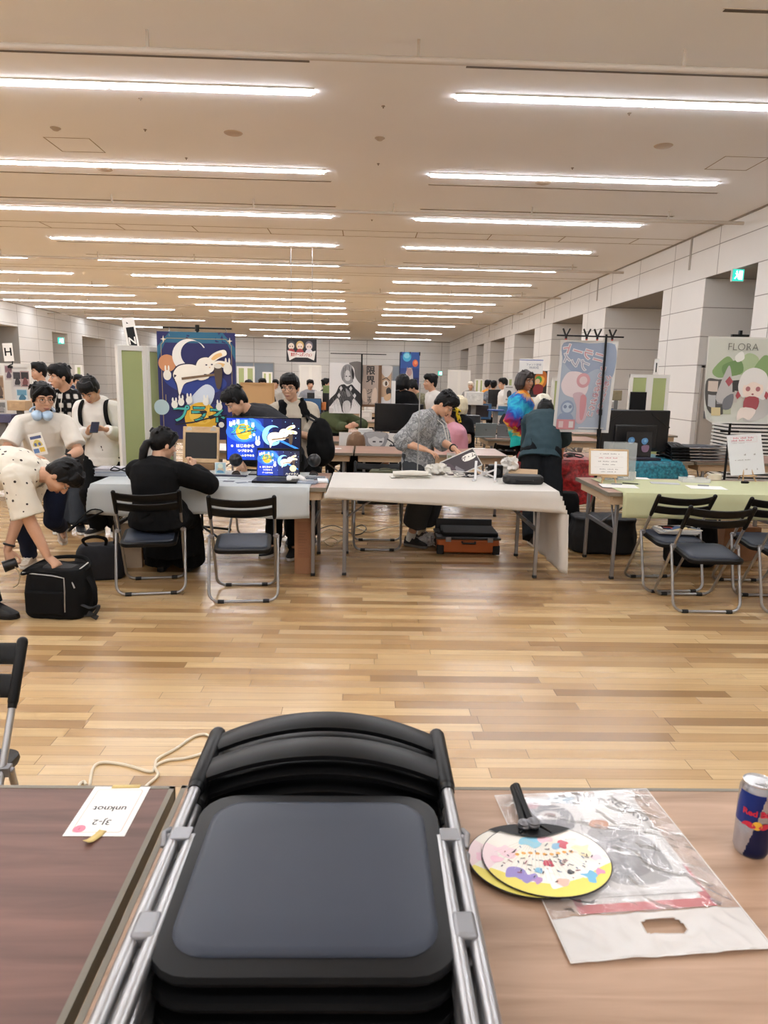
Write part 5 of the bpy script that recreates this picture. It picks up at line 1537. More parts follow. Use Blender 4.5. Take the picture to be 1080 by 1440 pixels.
P9 = folk('person in pink shirt with yellow and black headscarf seated sideways behind the leaf-shirt person', 634, 581, 9.25, 262, worn_cloth('#c8929f'), GREYC, seat=.45, headyaw=268, pitch=12, seed=3, hair='full', vox=.008, sleeve='elbow', hands={'R': atY(612, 632, 9.0), 'L': atY(616, 634, 9.3)})
def scarf_mat():
    t = NT('yellow_black_scarf'); v = t.obj(); n = t.noise(v, 16, 3, Distortion=1.0)
    return t.base(t.ramp(n, [(.42, '#14120c'), (.46, '#c7ab25'), (.58, '#d9c235'), (.62, '#14120c')], 'CONSTANT'), .8, .2)
g = G(); hd_ = P9['hd']; g.ell(hd_(0, -.03, .06), (.098, .112, .085), P9['HM'])
for q in ((.02, -.15, .02), (-.03, -.16, .0), (.03, -.15, -.1), (-.02, -.14, -.14)): g.cap(hd_(0, -.11, .02), hd_(*q), .028, .02)
part_mesh('headscarf', bake(g, .008, 2, .006, 1, 2), [scarf_mat()], P9['t'], None, P9['o'])
P10 = person('person in bright tie-dyed t-shirt with wavy dark hair standing and looking right', atY(735, 604, 9.0), atY(735, 553, 8.98), 112, (146, 4, 0),
             {'R': (atY(749, 594, 8.78), (-1, -.3, -.4), (.9, .1, .1), (0, .8, -.3), .6), 'L': (atY(752, 592, 9.1), (-.6, .6, -.4), (.9, 0, .2), (0, -.8, 0), .6)},
             {'R': (Z0(738, 704), (1, 0, 0), 100), 'L': (Z0(740, 699), (1, 0, 0), 95)},
             dict(mat=tiedye_mat(), sleeve='elbow', ease=.05, hem=-.34, flare=.03), dict(mat=BLACKC, ease=.02), dict(mat=SHOEB, sole=SOLEW), hair='bob', skin=SKIN3, vox=.007, seed=10.1, s=1.0, hairm=C('#2a2320', .55, bump=.3, scale=50))
P11 = person('person in dark teal shirt and black trousers bending over the red-clothed table, back to us', atY(761, 632, 7.35), atY(768, 588, 7.72), 12, (5, 50, 0),
             {'R': (atY(789, 637, 7.98), (.05, -1, -.3), None, (-.3, 0, -1), .6), 'L': (atY(744, 640, 7.98), (-.05, -1, -.3), None, (.3, 0, -1), .6)},
             {'R': (Z0(782, 756), (0, 1, 0), 12), 'L': (Z0(752, 757), (0, 1, 0), 0)},
             dict(mat=worn_cloth('#33454c'), sleeve='elbow', ease=.034, hem=-.22, flare=.025), dict(mat=worn_cloth('#15171a'), ease=.035, flare=.03), dict(mat=SHOEB, sole=SOLEW), hair='full', vox=.0065, seed=11.3, bend=.06, shw=1.02)
# distant people
CREAM = worn_cloth('#d8d0ba'); OLIVE = leaf_mat('olive_patterned_cotton', '#6b6a55', '#8d8a72', '#4c4b3d', 12); GPL = leaf_mat('grey_checked_cotton', '#63676d', '#8d9298', '#3c4046', 14)
Pc = folk('person with long pale cream hair seated behind the person in pink', 646, 570, 10.0, 250, BLACKC, BLACKC, seat=.5, hair='bob', hairm=C('#cfc4a6', .6), fem=True, seed=4, headyaw=250)
folk('person in black seen from behind below the space-coloured banner', 566, 538, 11.6, 8, BLACKC, BLACKC, hair='bob', seed=5, fem=True, lean=.05)
folk('person in olive patterned shirt leaning down beside the person in black', 586, 543, 12.2, 262, OLIVE, BLACKC, hair='full', pitch=25, hairm=HAIRBR if False else HAIRB, seed=6, lean=.3)
folk('dark-haired person in white top and black vest behind the leaf-shirt person', 607, 538, 10.9, 250, worn_cloth('#cfccc6'), BLACKC, hair='short', seed=7, sleeve='long', lean=.1)
folk('distant person in orange shirt near the right wall', 686, 541, 20.5, 80, worn_cloth('#c9822f'), BLACKC, seed=8, headyaw=60)
folk('distant person in grey checked shirt beside the one in orange', 694, 542, 19.8, 20, GPL, BLACKC, seed=9)
folk('distant person with white cap near the white partitions', 662, 543, 22, 200, worn_cloth('#8a8682'), GREYC, seed=10, hair='short', hairm=C('#d8d2c4', .8))
folk('brown-haired person in black crouching in front of the printed table cloth', 500, 621, 9.35, 15, BLACKC, BLACKC, hair='bob', seat=.28, hairm=HAIRBR, seed=11, fem=True)
folk('person with cream white hair leaning beyond the person in teal', 758, 563, 9.75, 160, worn_cloth('#24262b'), BLACKC, hair='bob', hairm=C('#d3cdbd', .6), seed=12, pitch=40, lean=.3)
folk('person in olive top seated behind the black and white poster', 474, 566, 10.9, 175, worn_cloth('#4a5238'), BLACKC, seat=.45, seed=13, sleeve='long', hands={'R': atY(488, 600, 10.6), 'L': atY(502, 598, 10.6)})
folk('dark-haired person beyond the plaid shirt, in front of the poster board', 56, 523, 10.2, 215, worn_cloth('#b7a9a6'), BLACKC, seed=14, headyaw=230)
folk('small distant person low behind the hooded person at the left', 110, 537, 13.5, 150, worn_cloth('#57616e'), BLACKC, seed=15)
folk('distant dark-haired person behind the kraft cardboard wall', 369, 540, 17, 170, GREYC, BLACKC, seed=16)
folk('distant person in pale top beyond the kraft cardboard wall', 388, 540, 21, 200, worn_cloth('#a9a49c'), BLACKC, seed=17)

# ---- right table: things on the green cloth
q = lambda px, py, z=ZC: atZ(px, py, z)
def easel(t, w_, z0=0.0):
    for sx in (-1, 1):
        G().tube([(sx * w_ * .32, -.03, z0), (sx * w_ * .25, -.005, .05), (sx * w_ * .12, .06, .2)], .007, 8).build('leg', WDL, t)
    G().tube([(0, .14, z0), (0, .06, .2)], .007, 8).build('rear_leg', WDL, t)
    G().box((0, -.02, .055), (w_ * .66, .035, .012)).build('ledge', WDL, t, bevel=.002)


PR, GRY = C('#c98a8a', .6), C('#8f8c88', .6)
def lines(a, spec):
    for x0, x1, y, h_, m in spec:
        n = max(2, int((x1 - x0) * 24))
        for k in range(n):
            if (k * 7 + int(y * 50)) % 5 == 0: continue
            xa = x0 + (x1 - x0) * k / n; a.rect(xa, y, xa + (x1 - x0) / n * .72, y + h_ * (.7 + .3 * ((k * 3) % 2)), m); a.layer -= 1
        a.layer += 1


p = q(855, 679); t = T0('easel', 'small wooden table easel under the wood-framed notice', 'easel', p, R(-3)); easel(t, .2)
t2 = T0('framed_notice', 'white notice in a pale wooden frame standing on the left easel', 'notice', p + V((0, 0, .062)), R(-3))
fw, fh = .345, .235; ML = (R(-14), 0, 0)
a = Art(fw - .03, fh - .03, C('#e4e2dd', .4), th=.004); a.eps = .0002
lines(a, [(.25, .8, .86, .035, GRY), (.22, .74, .68, .04, PR), (.2, .78, .53, .035, GRY), (.28, .68, .40, .035, GRY), (.2, .76, .20, .03, GRY), (.28, .7, .09, .03, GRY)])
for y in (.75, .3): a.line([(.1, y), (.9, y)], .004, C('#b8b4ae', .6))
a.done('paper', t2, loc=(0, -.006, .015), rot=ML)
for c_, d_ in (((0, 0, .008), (fw, .016, .017)), ((0, 0, fh - .008), (fw, .016, .017)), ((-fw / 2 + .008, 0, fh / 2), (.016, .016, fh)), ((fw / 2 - .008, 0, fh / 2), (.016, .016, fh))):
    o = G().box(c_, d_).build('frame_bar', WDL, t2, bevel=.003); o.rotation_euler = ML
p = q(1051, 677); t = T0('easel', 'small wooden table easel under the white board at the right', 'easel', p, R(4)); easel(t, .2)
t2 = T0('notice_board', 'white notice board leaning on the right easel with red heading', 'notice', p + V((0, 0, .062)), R(5))
a = Art(.335, .375, C('#d8dadb', .25), th=.006); a.eps = .0002
lines(a, [(.13, .78, .90, .035, C('#c77f86', .6)), (.12, .72, .84, .035, C('#c77f86', .6)), (.14, .5, .78, .02, C('#b9b9ba', .6)), (.16, .62, .36, .018, GRY), (.44, .5, .48, .04, GRY), (.72, .78, .48, .04, GRY), (.44, .5, .12, .04, GRY), (.74, .8, .11, .04, GRY)])
for l in (([(.1, .95), (.86, .95)]), ([(.1, .81), (.86, .81)]), ([(.1, .95), (.1, .81)]), ([(.86, .95), (.86, .81)])): a.line(l, .005, C('#cfa5a8', .6))
a.done('board', t2, rot=(R(-16), R(-3), 0))


def flat(name, label, px, py, w_, d_, rz, col, h_=.003, cat='paper', z=ZC, clip=False):
    t = T0(name, label, cat, q(px, py, z) + V((0, 0, .001)), rz); G().box((0, 0, h_ / 2), (w_, d_, h_)).build('sheet', C(col, .5), t)
    if clip: G().box((0, d_ / 2 - .012, h_ + .005), (.09, .022, .01)).build('clip', STEEL2, t, bevel=.003); G().box((0, 0, -.0005), (w_ + .012, d_ + .012, .002)).build('backing', C('#2b2a29', .5), t)
    return t


flat('clipboard', 'clipboard with white paper in front of the wood-framed notice', 870, 684, .30, .2, R(-8), '#dfdedb', clip=True, cat='clipboard')
flat('clipboard', 'clipboard with white paper at the middle front of the green cloth', 993, 686, .30, .2, R(-10), '#e2e1de', clip=True, cat='clipboard')
flat('paper_sheet', 'plain white sheet at the back left of the green cloth', 895, 673, .22, .12, R(-6), '#e5e4e0')
flat('paper_sheet', 'grey printed leaflet in the middle of the green cloth', 935, 680, .24, .12, R(-14), '#a9abb2')
t = T0('pen', 'black pen lying beside the left clipboard', 'pen', q(887, 681), R(-20)); G().cyl((-.07, 0, .006), (.06, 0, .006), .005, n=10).build('barrel', BLACK, t); G().cyl((.06, 0, .006), (.075, 0, .006), .004, .001, 10).build('tip', STEEL, t)
t = T0('marker', 'short black marker lying below the right easel', 'pen', q(1047, 680), 0); G().cyl((-.03, 0, .012), (.03, 0, .012), .011, n=12).build('barrel', BLACK, t); G().cyl((.03, 0, .012), (.04, 0, .012), .008, .006, 12).build('cap', C('#3a3a3c', .4), t)
t = T0('tape_roll', 'roll of cream tape on the green cloth left of the right easel', 'tape', q(1005, 674), 0)
g = G(); n = 28; g.loft([[V((r_ * math.cos(2 * PI * k / n), r_ * math.sin(2 * PI * k / n), z)) for k in range(n)] for r_, z in ((.058, 0), (.058, .048), (.04, .048), (.04, 0))], caps=False, closed=True); g.build('roll', C('#d3cdb8', .55), t)
G().lathe([(.001, 0), (.06, 0), (.06, .002), (.001, .002)], (0, 0, -.001), 20).build('base', C('#c7c2b2', .5), t)
t = T0('clear_case', 'clear plastic tray case behind the middle clipboard', 'case', q(976, 678), R(-6))
g = G()
for c_, d_ in (((0, 0, .002), (.24, .12, .003)), ((0, -.06, .02), (.24, .003, .038)), ((0, .06, .02), (.24, .003, .038)), ((-.12, 0, .02), (.003, .12, .038)), ((.12, 0, .02), (.003, .12, .038))): g.box(c_, d_)
g.build('tray', C('#e4e6e6', .1, alpha=.4), t); G().lathe([(.001, 0), (.03, 0), (.03, .05), (.02, .052), (.001, .052)], (-.03, 0, .006), 18).build('white_roll', C('#dddbd5', .5), t)
t = T0('card_stand', 'small white card stand behind the left easel', 'stand', q(888, 674), R(-10)); G().box((0, 0, .035), (.07, .004, .07)).box((0, .02, .003), (.07, .05, .006)).box((.034, .02, .035), (.004, .05, .07)).build('stand', C('#e2e1de', .4), t)
t = T0('acrylic_case', 'clear acrylic display case behind the wood-framed notice', 'case', V((atY(869, 668, 6.36).x, 6.36, ZC)), R(2)); g = G()
for sx in (-.13, .13): g.box((sx, .0, .17), (.004, .12, .34))
for sy in (-.06, .06): g.box((0, sy, .17), (.26, .004, .34))
g.build('panes', C('#cfd4d4', .06, alpha=.22), t); G().box((0, 0, .004), (.26, .12, .008)).build('base', C('#d0d2d2', .2, alpha=.6), t); G().cyl((-.02, 0, .01), (-.02, 0, .2), .022).build('metal_can', STEEL, t)
# magazines on the chair seat and things below the right table
for k in range(4):
    t = T0('magazine', ['magazine at the bottom of the pile on the chair seat', 'second magazine in the pile on the chair seat', 'third magazine in the pile on the chair seat', 'colourful magazine on top of the pile on the chair seat'][k], 'magazine', V((2.47, 5.47, .455 + .0075 * k)) + V((.01 * k, .004 * k, 0)), R(-6 + 5 * k), 'magazines on the chair')
    a = Art(.3, .21, C(['#8f8d8a', '#b5b2ac', '#9a9da2', '#c9c4ba'][k], .4), th=.006); a.eps = .0001
    if k == 3:
        for j in range(14): a.p(blob([(rnd.uniform(.05, .95), rnd.uniform(.05, .95)) for _ in range(4)], 2), C(rnd.choice(['#b0463f', '#3f5f8a', '#d8c89a', '#2b2b30', '#e2dfd8', '#7f9a76']), .4))
    a.done('cover', t, rot=(R(-90), 0, 0), loc=(0, -.105, .006))
soft_bag('suitcase', 'large black soft suitcase lying under the left end of the right table', V((2.32, 6.72, 0)), R(-3), .62, .42, .34, C('#121317', .75, var=.25, scale=10), topk=.98)
soft_bag('suitcase', 'black bag in the shade under the middle of the right table', V((2.98, 6.25, 0)), R(0), .42, .34, .42, DARKFAB, topk=.95)
t = T0('cardboard_box', 'brown cardboard box under the right part of the right table', 'box', (3.5, 6.5, 0), R(5)); G().box((0, 0, .16), (.36, .3, .32)).build('body', C('#8a6244', .8, var=.08), t, bevel=.004)
soft_bag('shoulder_bag', 'small dark bag behind the left legs of the right table', V((2.05, 7.15, 0)), R(0), .32, .22, .5, DARKFAB)

# ---- second row on the right: red and blue draped table, television, banners
table_at('folding table under the shiny red and blue cloths at the right', 1.95, 7.98)
table_at('bare folding table carrying the pile of folded chairs at the right', 3.80, 8.0)
RSAT = NT('red_sequin_cloth'); nz = RSAT.noise(RSAT.obj(), 26, 5); RSAT.bump(nz, .6, .02); RSAT.base(RSAT.ramp(nz, [(.3, '#5f0d12'), (.55, '#a31a20'), (.75, '#cf3a38')]), .32, .6); RSAT = RSAT.m
BSAT = NT('blue_sequin_cloth'); nz = BSAT.noise(BSAT.obj(), 30, 5); BSAT.bump(nz, .6, .02); BSAT.base(BSAT.ramp(nz, [(.3, '#0d4a5c'), (.55, '#1f7f96'), (.75, '#3fa3b5')]), .32, .6); BSAT = BSAT.m
cloth_mesh('tablecloth', RSAT, 1.92, 2.60, 7.95, 8.8, HT + .004, lambda u: .58 - .1 * u, .5, 0, 0, 'shiny red cloth hanging from the table before the person in teal', wr=.012, seed=5)
cloth_mesh('tablecloth', BSAT, 2.82, 3.60, 7.95, 8.8, HT + .004, lambda u: .24 + .04 * math.sin(u * 5), .05, .18, 0, 'shiny turquoise cloth under the television', wr=.010, seed=6)
t = T0('television', 'large black television seen from behind on the turquoise cloth', 'television', (atY(893, 600, 8.25).x, 8.25, HT + .008), R(6))
G().box((0, 0, .32), (.83, .045, .48)).build('back_panel', C('#141416', .42), t, bevel=.012); G().box((0, -.03, .25), (.52, .05, .28)).build('rear_housing', C('#101012', .5), t, bevel=.015)
for sx in (-1, 1): G().box((sx * .3, -.028, .44), (.28, .008, .012), (0, sx * .6, 0)).build('rear_rib', C('#0c0c0d', .5), t)
G().box((0, 0, .05), (.09, .04, .1)).box((0, 0, .008), (.4, .26, .016)).build('stand', BLACK, t, bevel=.004)
for sx, z in ((-.36, .52), (-.17, .36)): G().box((sx, -.026, z), (.045, .006, .05)).build('sticker', C('#9a9a98', .4), t)
t = T0('acrylic_sign', 'dark clear sign with two small blue figures before the television', 'sign', (atY(897, 640, 8.05).x, 8.05, HT + .01), R(2))
a = Art(.30, .32, C('#17181d', .12), th=.004); BLU = C('#5a8fc0', .5)
for cx_, cy_ in ((.2, .68), (.72, .66)): a.p(blob([(cx_ - .13, cy_), (cx_ - .08, cy_ + .1), (cx_ + .06, cy_ + .12), (cx_ + .13, cy_ + .02), (cx_ + .05, cy_ - .1), (cx_ - .06, cy_ - .1)]), BLU).p(circ(cx_ + .02, cy_ + .02, .05), C('#7fb6d8', .5))
a.p(blob([(.62, .5), (.9, .52), (.86, .3), (.66, .3)], 3), C('#8a6f86', .5)); a.done('panel', t)
t = T0('game_console', 'purple-black flat console box on the turquoise cloth', 'console', (atY(905, 641, 8.02).x, 8.0, HT + .012), R(3)); G().box((0, 0, .015), (.36, .1, .03)).build('body', C('#1e1c30', .4), t, bevel=.006)
t = T0('monitor', 'small black monitor behind the television by the green screen', 'monitor', (atY(896, 575, 8.75).x, 8.75, HT), 0); G().box((0, 0, .62), (.2, .03, .3)).build('housing', BLACK, t, bevel=.005); G().box((0, .02, .26), (.04, .02, .5)).box((0, .0, .006), (.16, .14, .012)).build('stand', BLACK, t)
t = T0('red_device', 'small red and black device on the red cloth under the hand', 'device', (2.2, 8.25, HT + .01), R(8)); G().box((0, 0, .05), (.16, .1, .1)).build('body', C('#8a2b22', .4), t, bevel=.01); 
for sx in (-.04, .04): G().cyl((sx, -.05, .05), (sx, -.058, .05), .03).build('dial', BLACK, t)
t = T0('monitor', 'dark small screen on the red cloth beyond the hand', 'monitor', (2.12, 8.5, HT + .008), R(-8)); G().box((0, 0, .16), (.34, .025, .24)).build('housing', C('#231a1c', .3), t, bevel=.005); G().box((0, .02, .03), (.14, .1, .06)).build('stand', BLACK, t)
tangle2 = [(2.32, 8.1), (2.42, 8.16), (2.36, 8.24), (2.48, 8.12), (2.54, 8.22), (2.4, 8.3), (2.3, 8.2), (2.46, 8.26)]
one(G().tube(spl([V((x, y, HT + .02 + .012 * (i % 3))) for i, (x, y) in enumerate(tangle2)], 6), .008, 6), 'cable', BLACK, 'black cable heap on the right end of the red cloth', 'cable')

# translucent banner seen from behind on a T stand
YS = 7.3; xp = atY(846, 560, YS).x
t = T0('banner_stand', 'black T-shaped pole stand with clips before the translucent banner', 'banner stand', (xp, YS, 0))
zt = atY(848, 473, YS).z
G().cyl((.0, 0, .03), (.0, 0, 1.1), .016).cyl((0, 0, 1.1), (.0, 0, zt + .02), .011).cyl((0, 0, 1.06), (0, 0, 1.14), .022).cyl((0, 0, 1.28), (0, 0, 1.34), .017).build('pole', BLACK, t)
xl, xr = atY(783, 474, YS).x - xp, atY(877, 477, YS).x - xp
G().cyl((xl, 0, zt), (xr, 0, zt - .004), .008).build('crossbar', BLACK, t)
for k in range(3):
    a_ = R(90 + 120 * k); G().cyl((0, 0, .12), (.36 * math.cos(a_), .36 * math.sin(a_), .012), .012).build('foot', BLACK, t)
for px in (796, 825, 840, 861):
    x = atY(px, 474, YS).x - xp; g = G()
    for s_ in (-1, 1): g.box((x + s_ * .018, 0, zt + .03), (.013, .02, .085), (0, s_ * .42, 0))
    g.box((x, .0, zt - .015), (.018, .022, .03)); g.build('clip', [BLACK], t)
    G().box((x, .0, zt - .036), (.016, .022, .012)).build('clip_tip', C('#a8332a', .5), t)
bl2, br2, bb2 = atY(790, 478, YS + .03), atY(862, 478, YS + .03), atY(820, 608, YS + .03)
w2, h2 = .575, bl2.z - bb2.z
BT = C('#9aa3b0', .7); LRED, LW, LB2 = C('#c08d8e', .7), C('#c9c8c8', .7), C('#7f8da3', .7)
a = Art(w2, h2, C('#cbc9c5', .7), th=.003, bend=lambda v: V((v.x - .028 * (1 - v.z / h2), v.y + .008 * math.sin(v.x * 8 + v.z * 3), v.z)), nu=14, nv=14, back=C('#b9b8b6', .7))
a.rect(.05, .03, .95, .97, BT)
a.p(blob([(.05, .97), (.5, .97), (.95, .95), (.95, .6), (.7, .7), (.4, .62), (.1, .75)]), C('#8894a8', .7))
a.p(blob([(.08, .55), (.2, .66), (.46, .64), (.56, .5), (.46, .38), (.2, .4), (.1, .46)]), C('#cdbfc0', .7)).p(circ(.46, .57, .12, .08), C('#bf8f93', .7)).p(circ(.46, .57, .07, .045), C('#c9b5b6', .7))
a.p(blob([(.3, .42), (.5, .42), (.58, .2), (.5, .1), (.4, .12), (.38, .28)]), C('#b9a0a6', .7)).p(blob([(.44, .4), (.55, .38), (.52, .16), (.46, .16)], 3), C('#b98388', .7))
a.p(circ(.22, .27, .12, .08), LB2).p(circ(.22, .27, .09, .055), C('#aab6c2', .7)).p(circ(.18, .28, .03, .02), C('#6f7b90', .7)).p(circ(.27, .28, .03, .02), C('#6f7b90', .7)).p(blob([(.1, .2), (.3, .2), (.34, .1), (.08, .1)], 3), LB2)
a.text('ニラート', .4, .86, .11, LW, .09, rot=-14, mirror=True); a.text('ニラート', .4, .86, .11, C('#b9868c', .7), .015, rot=-14, mirror=True)
a.text('プレイ', .28, .76, .10, LW, .09, rot=-20, mirror=True); a.text('プレイ', .28, .76, .10, C('#9a98a6', .7), .015, rot=-20, mirror=True)
a.text('こうげきかわして', .70, .45, .066, LW, .1, rot=-100, mirror=True, sx=1.0); a.text('こうげきかわして', .70, .45, .066, C('#b0747c', .7), .02, rot=-100, mirror=True)
a.text('ならべてつなぐ', .83, .42, .058, LW, .1, rot=-100, mirror=True); a.text('ならべてつなぐ', .83, .42, .058, C('#b0747c', .7), .02, rot=-100, mirror=True)
a.rect(.05, .03, .38, .14, C('#b97f82', .7)).rect(.27, .05, .35, .12, C('#c6c0be', .7)).rect(.09, .05, .17, .12, C('#c6b0b0', .7)); a.line([(.45, .05), (.9, .05)], .02, C('#c5c3bf', .7))
o = a.done('banner'); o.location = (bl2.x + w2 / 2, YS + .035, bb2.z); o.rotation_euler = (0, 0, R(-4)); tag(o, 'pale blue translucent banner seen from its back, hanging from the black T stand', 'banner')

# hanging poster at the right edge
YP = 7.5; xp = atY(1033, 560, YP).x
t = T0('poster_stand', 'black pole stand holding the pale illustrated poster at the right edge', 'stand', (xp, YP + .03, 0)); zt = atY(1033, 472, YP).z
G().cyl((0, 0, .02), (0, 0, zt + .02), .013).box((0, 0, zt), (.18, .03, .03)).box((0, 0, zt + .03), (.03, .03, .05)).build('pole', BLACK, t)
zb = atY(1033, 607, YP).z; G().box((0, 0, zb), (.19, .025, .02)).build('lower_bar', BLACK, t)
for k in range(3):
    a_ = R(30 + 120 * k); G().cyl((0, 0, .1), (.34 * math.cos(a_), .34 * math.sin(a_), .012), .012).build('foot', BLACK, t)
wp, hp_ = .69, atY(1040, 474, YP).z - atY(1040, 598, YP).z
def curl(v):
    z = v.z / hp_; k = max(0, .22 - z); l = max(0, .12 - (v.x / wp + .5)) * max(0, .5 - z) * 3
    return V((v.x * (1 - .1 * max(0, .3 - z)) + .02 * (1 - z), v.y - .9 * k * k - .2 * l, v.z + .35 * k * k + .25 * l + .05 * (v.x / wp + .5) * k))
a = Art(wp, hp_, C('#c9c9c2', .35), th=.002, bend=curl, nu=16, nv=24, back=C('#c4c3bf', .5))
LG1, LG2, DK = C('#7f9c68', .5), C('#a3b58f', .5), C('#4d4c4a', .5)
a.rect(.02, .02, .98, .98, C('#bfc2b8', .4))
for pts, m in (([(.1, .62), (.3, .78), (.42, .7), (.4, .58), (.2, .54)], LG1), ([(.45, .66), (.6, .82), (.78, .76), (.7, .6), (.5, .58)], LG2), ([(.7, .62), (.85, .8), (.98, .74), (.96, .58), (.8, .56)], LG1), ([(.25, .68), (.5, .74), (.55, .6), (.3, .56)], C('#6b8a58', .5)), ([(.42, .78), (.52, .84), (.56, .76), (.46, .72)], C('#dcdcd6', .5))): a.p(blob(pts), m)
a.p(blob([(.02, .5), (.2, .52), (.42, .5), (.45, .3), (.3, .12), (.05, .16)]), DK).p(blob([(.3, .5), (.98, .52), (.95, .4), (.4, .4)], 3), C('#3d3c3b', .5))
for x0, y0, x1, y1, c_ in ((.05, .38, .2, .5, '#c7b9ad'), (.24, .4, .36, .5, '#d0b98a'), (.06, .2, .18, .34, '#aeb0b2'), (.2, .24, .34, .36, '#8f8f92'), (.38, .26, .5, .38, '#b9b5b0'), (.12, .1, .26, .2, '#c4b58a'), (.3, .12, .42, .22, '#a9ae92')): a.rect(x0, y0, x1, y1, C(c_, .5))
a.p(blob([(.18, .3), (.3, .62), (.36, .66), (.42, .4), (.36, .26)]), C('#b3b1b0', .5)).p([(.3, .5), (.36, .44), (.36, .56)], C('#a3525a', .5)).p([(.42, .5), (.36, .44), (.36, .56)], C('#a3525a', .5)).p(blob([(.3, .3), (.44, .36), (.42, .2), (.3, .18)], 3), C('#6d6f75', .5))
a.p(blob([(.6, .04), (.98, .12), (.98, .5), (.8, .3)]), C('#b4b3b0', .5))
a.p(blob([(.5, .44), (.56, .6), (.72, .66), (.9, .6), (.95, .44), (.9, .3), (.72, .36), (.58, .32)]), C('#d9d8d5', .5)).p(blob([(.57, .42), (.62, .5), (.72, .52), (.84, .5), (.88, .4), (.8, .32), (.7, .31), (.6, .34)]), C('#e3d3c8', .5))
for x in (.65, .8): a.p(circ(x, .42, .035, .028), C('#a86a6e', .5))
a.p(blob([(.55, .52), (.7, .58), (.9, .54), (.86, .47), (.72, .5), (.6, .46)]), C('#d9d8d5', .5)).p(circ(.725, .36, .018, .01), C('#9a5b5e', .5))
a.p(blob([(.62, .32), (.82, .32), (.8, .18), (.62, .17)], 3), C('#9b4a51', .5)).p(blob([(.56, .2), (.8, .18), (.7, .05), (.6, .08), (.5, .04)], 3), C('#dacfc6', .5)).p([(.5, .4), (.55, .34), (.5, .3), (.47, .34)], C('#a0444c', .5)).p([(.92, .4), (.97, .36), (.94, .3), (.9, .34)], C('#a0444c', .5))
a.text('FLORA', .52, .885, .105, C('#63645e', .5), -.012)
o = a.done('poster'); o.location = (atY(1040, 470, YP).x + .02, YP - .02, atY(1040, 598, YP).z); o.rotation_euler = (0, 0, R(-3)); tag(o, 'pale green poster reading FLORA with curling lower edge at the right', 'poster')

# pile of folded chairs on the far right table
for k in range(5):
    fchair((3.62 + .012 * (k % 2), 8.42 + .01 * k, HT + .001 + .034 * k), (0, 0, R(90 - 180 + (.8, -.5, .4, -.9, .2)[k])), ['lowest folded chair of the pile on the far right table', 'second lowest folded chair of the pile on the far right table', 'middle folded chair of the pile on the far right table', 'second highest folded chair of the pile on the far right table', 'topmost folded chair of the pile on the far right table'][k], 'pile of folded chairs on the far right table') if False else fchair((4.45 + .012 * (k % 2), 8.30 + .01 * k, HT + .001 + .034 * k), (0, 0, R(90 + (.8, -.5, .4, -.9, .2)[k])), ['lowest folded chair of the pile on the far right table', 'second lowest folded chair of the pile on the far right table', 'middle folded chair of the pile on the far right table', 'second highest folded chair of the pile on the far right table', 'topmost folded chair of the pile on the far right table'][k], 'pile of folded chairs on the far right table')
# tall stack of folded pale tabletops at the right edge
t = T0('trolley', 'low trolley under the tall stack of pale tabletops at the right edge', 'trolley', (5.45, 9.55, 0), R(-3)); G().box((0, 0, .2), (1.2, .6, .05)).build('deck', STEEL2, t)
for sx in (-.5, .5):
    for sy in (-.22, .22): G().tube([(sx, sy + .035 * math.cos(k * PI / 5), .09 + .035 * math.sin(k * PI / 5)) for k in range(10)], .03, 8, closed=True).cyl((sx, sy, .12), (sx, sy, .18), .02).build('caster', RUBBER, t)
for k in range(30):
    o = G().box((0, 0, .0145), (1.25, .6, .027)).box((0, -.301, .0145), (1.25, .004, .023), None, 1).build('tabletop_board', [C('#d3d1cd', .5), C('#dddbd7', .4)], loc=(5.45 + .004 * (k % 3), 9.55, .226 + .047 * k)); o.rotation_euler = (0, 0, R(-3))
    tag(o, 'pale board in the tall striped stack at the right edge', 'board', 'boards in the tall stack at the right edge')
    if k: 
        for sx in (-.55, .55): pass
    o = G().b2((-.6, -.27, 0), (.6, .28, .017)).build('gap_filler', C('#1a1a1b', .8), loc=(5.45, 9.55, .226 + .047 * k + .029)); o.rotation_euler = (0, 0, R(-3))  # invented filler; its black paints the dark gap between two boards
    tag(o, 'added black filler for the dark gap between pale boards of the striped stack', 'board', 'added gap fillers in the tall stack at the right edge')


# ================================================================== FAR FIELD
def screen(label, xa, ya, xb, yb, zt, n, green=True, mat=None, frame=FRAMEWHITE):
    t = T0('partition', label, 'partition', (0, 0, 0)); A, B = V((xa, ya, 0)), V((xb, yb, 0)); d = (B - A) / n; ang = math.atan2(d.y, d.x); Mz = Mx.Rotation(ang, 3, 'Z')
    for k in range(n):
        m = A + d * (k + .5); G().box(m + V((0, 0, zt / 2 + .04)), (d.length - .05, .02, zt - .14), Mz).build('panel', mat or (SCREENGREEN if green else C('#d5d3ce', .6)), t)
        g = G()
        for e in (A + d * k + d.normalized() * .025, A + d * (k + 1) - d.normalized() * .025): g.box(e + V((0, 0, zt / 2)), (.05, .04, zt), Mz)
        for z in (.1, zt - .025): g.box(m + V((0, 0, z)), (d.length, .038, .05), Mz)
        g.build('frame', frame, t)
    return t


def scr_px(label, x0, y0, x1, Y0, Y1, n, **k):
    a_, b_ = atY(x0, y0, Y0), atY(x1, y0, Y1); return screen(label, a_.x, Y0, b_.x, Y1, a_.z, n, **k)


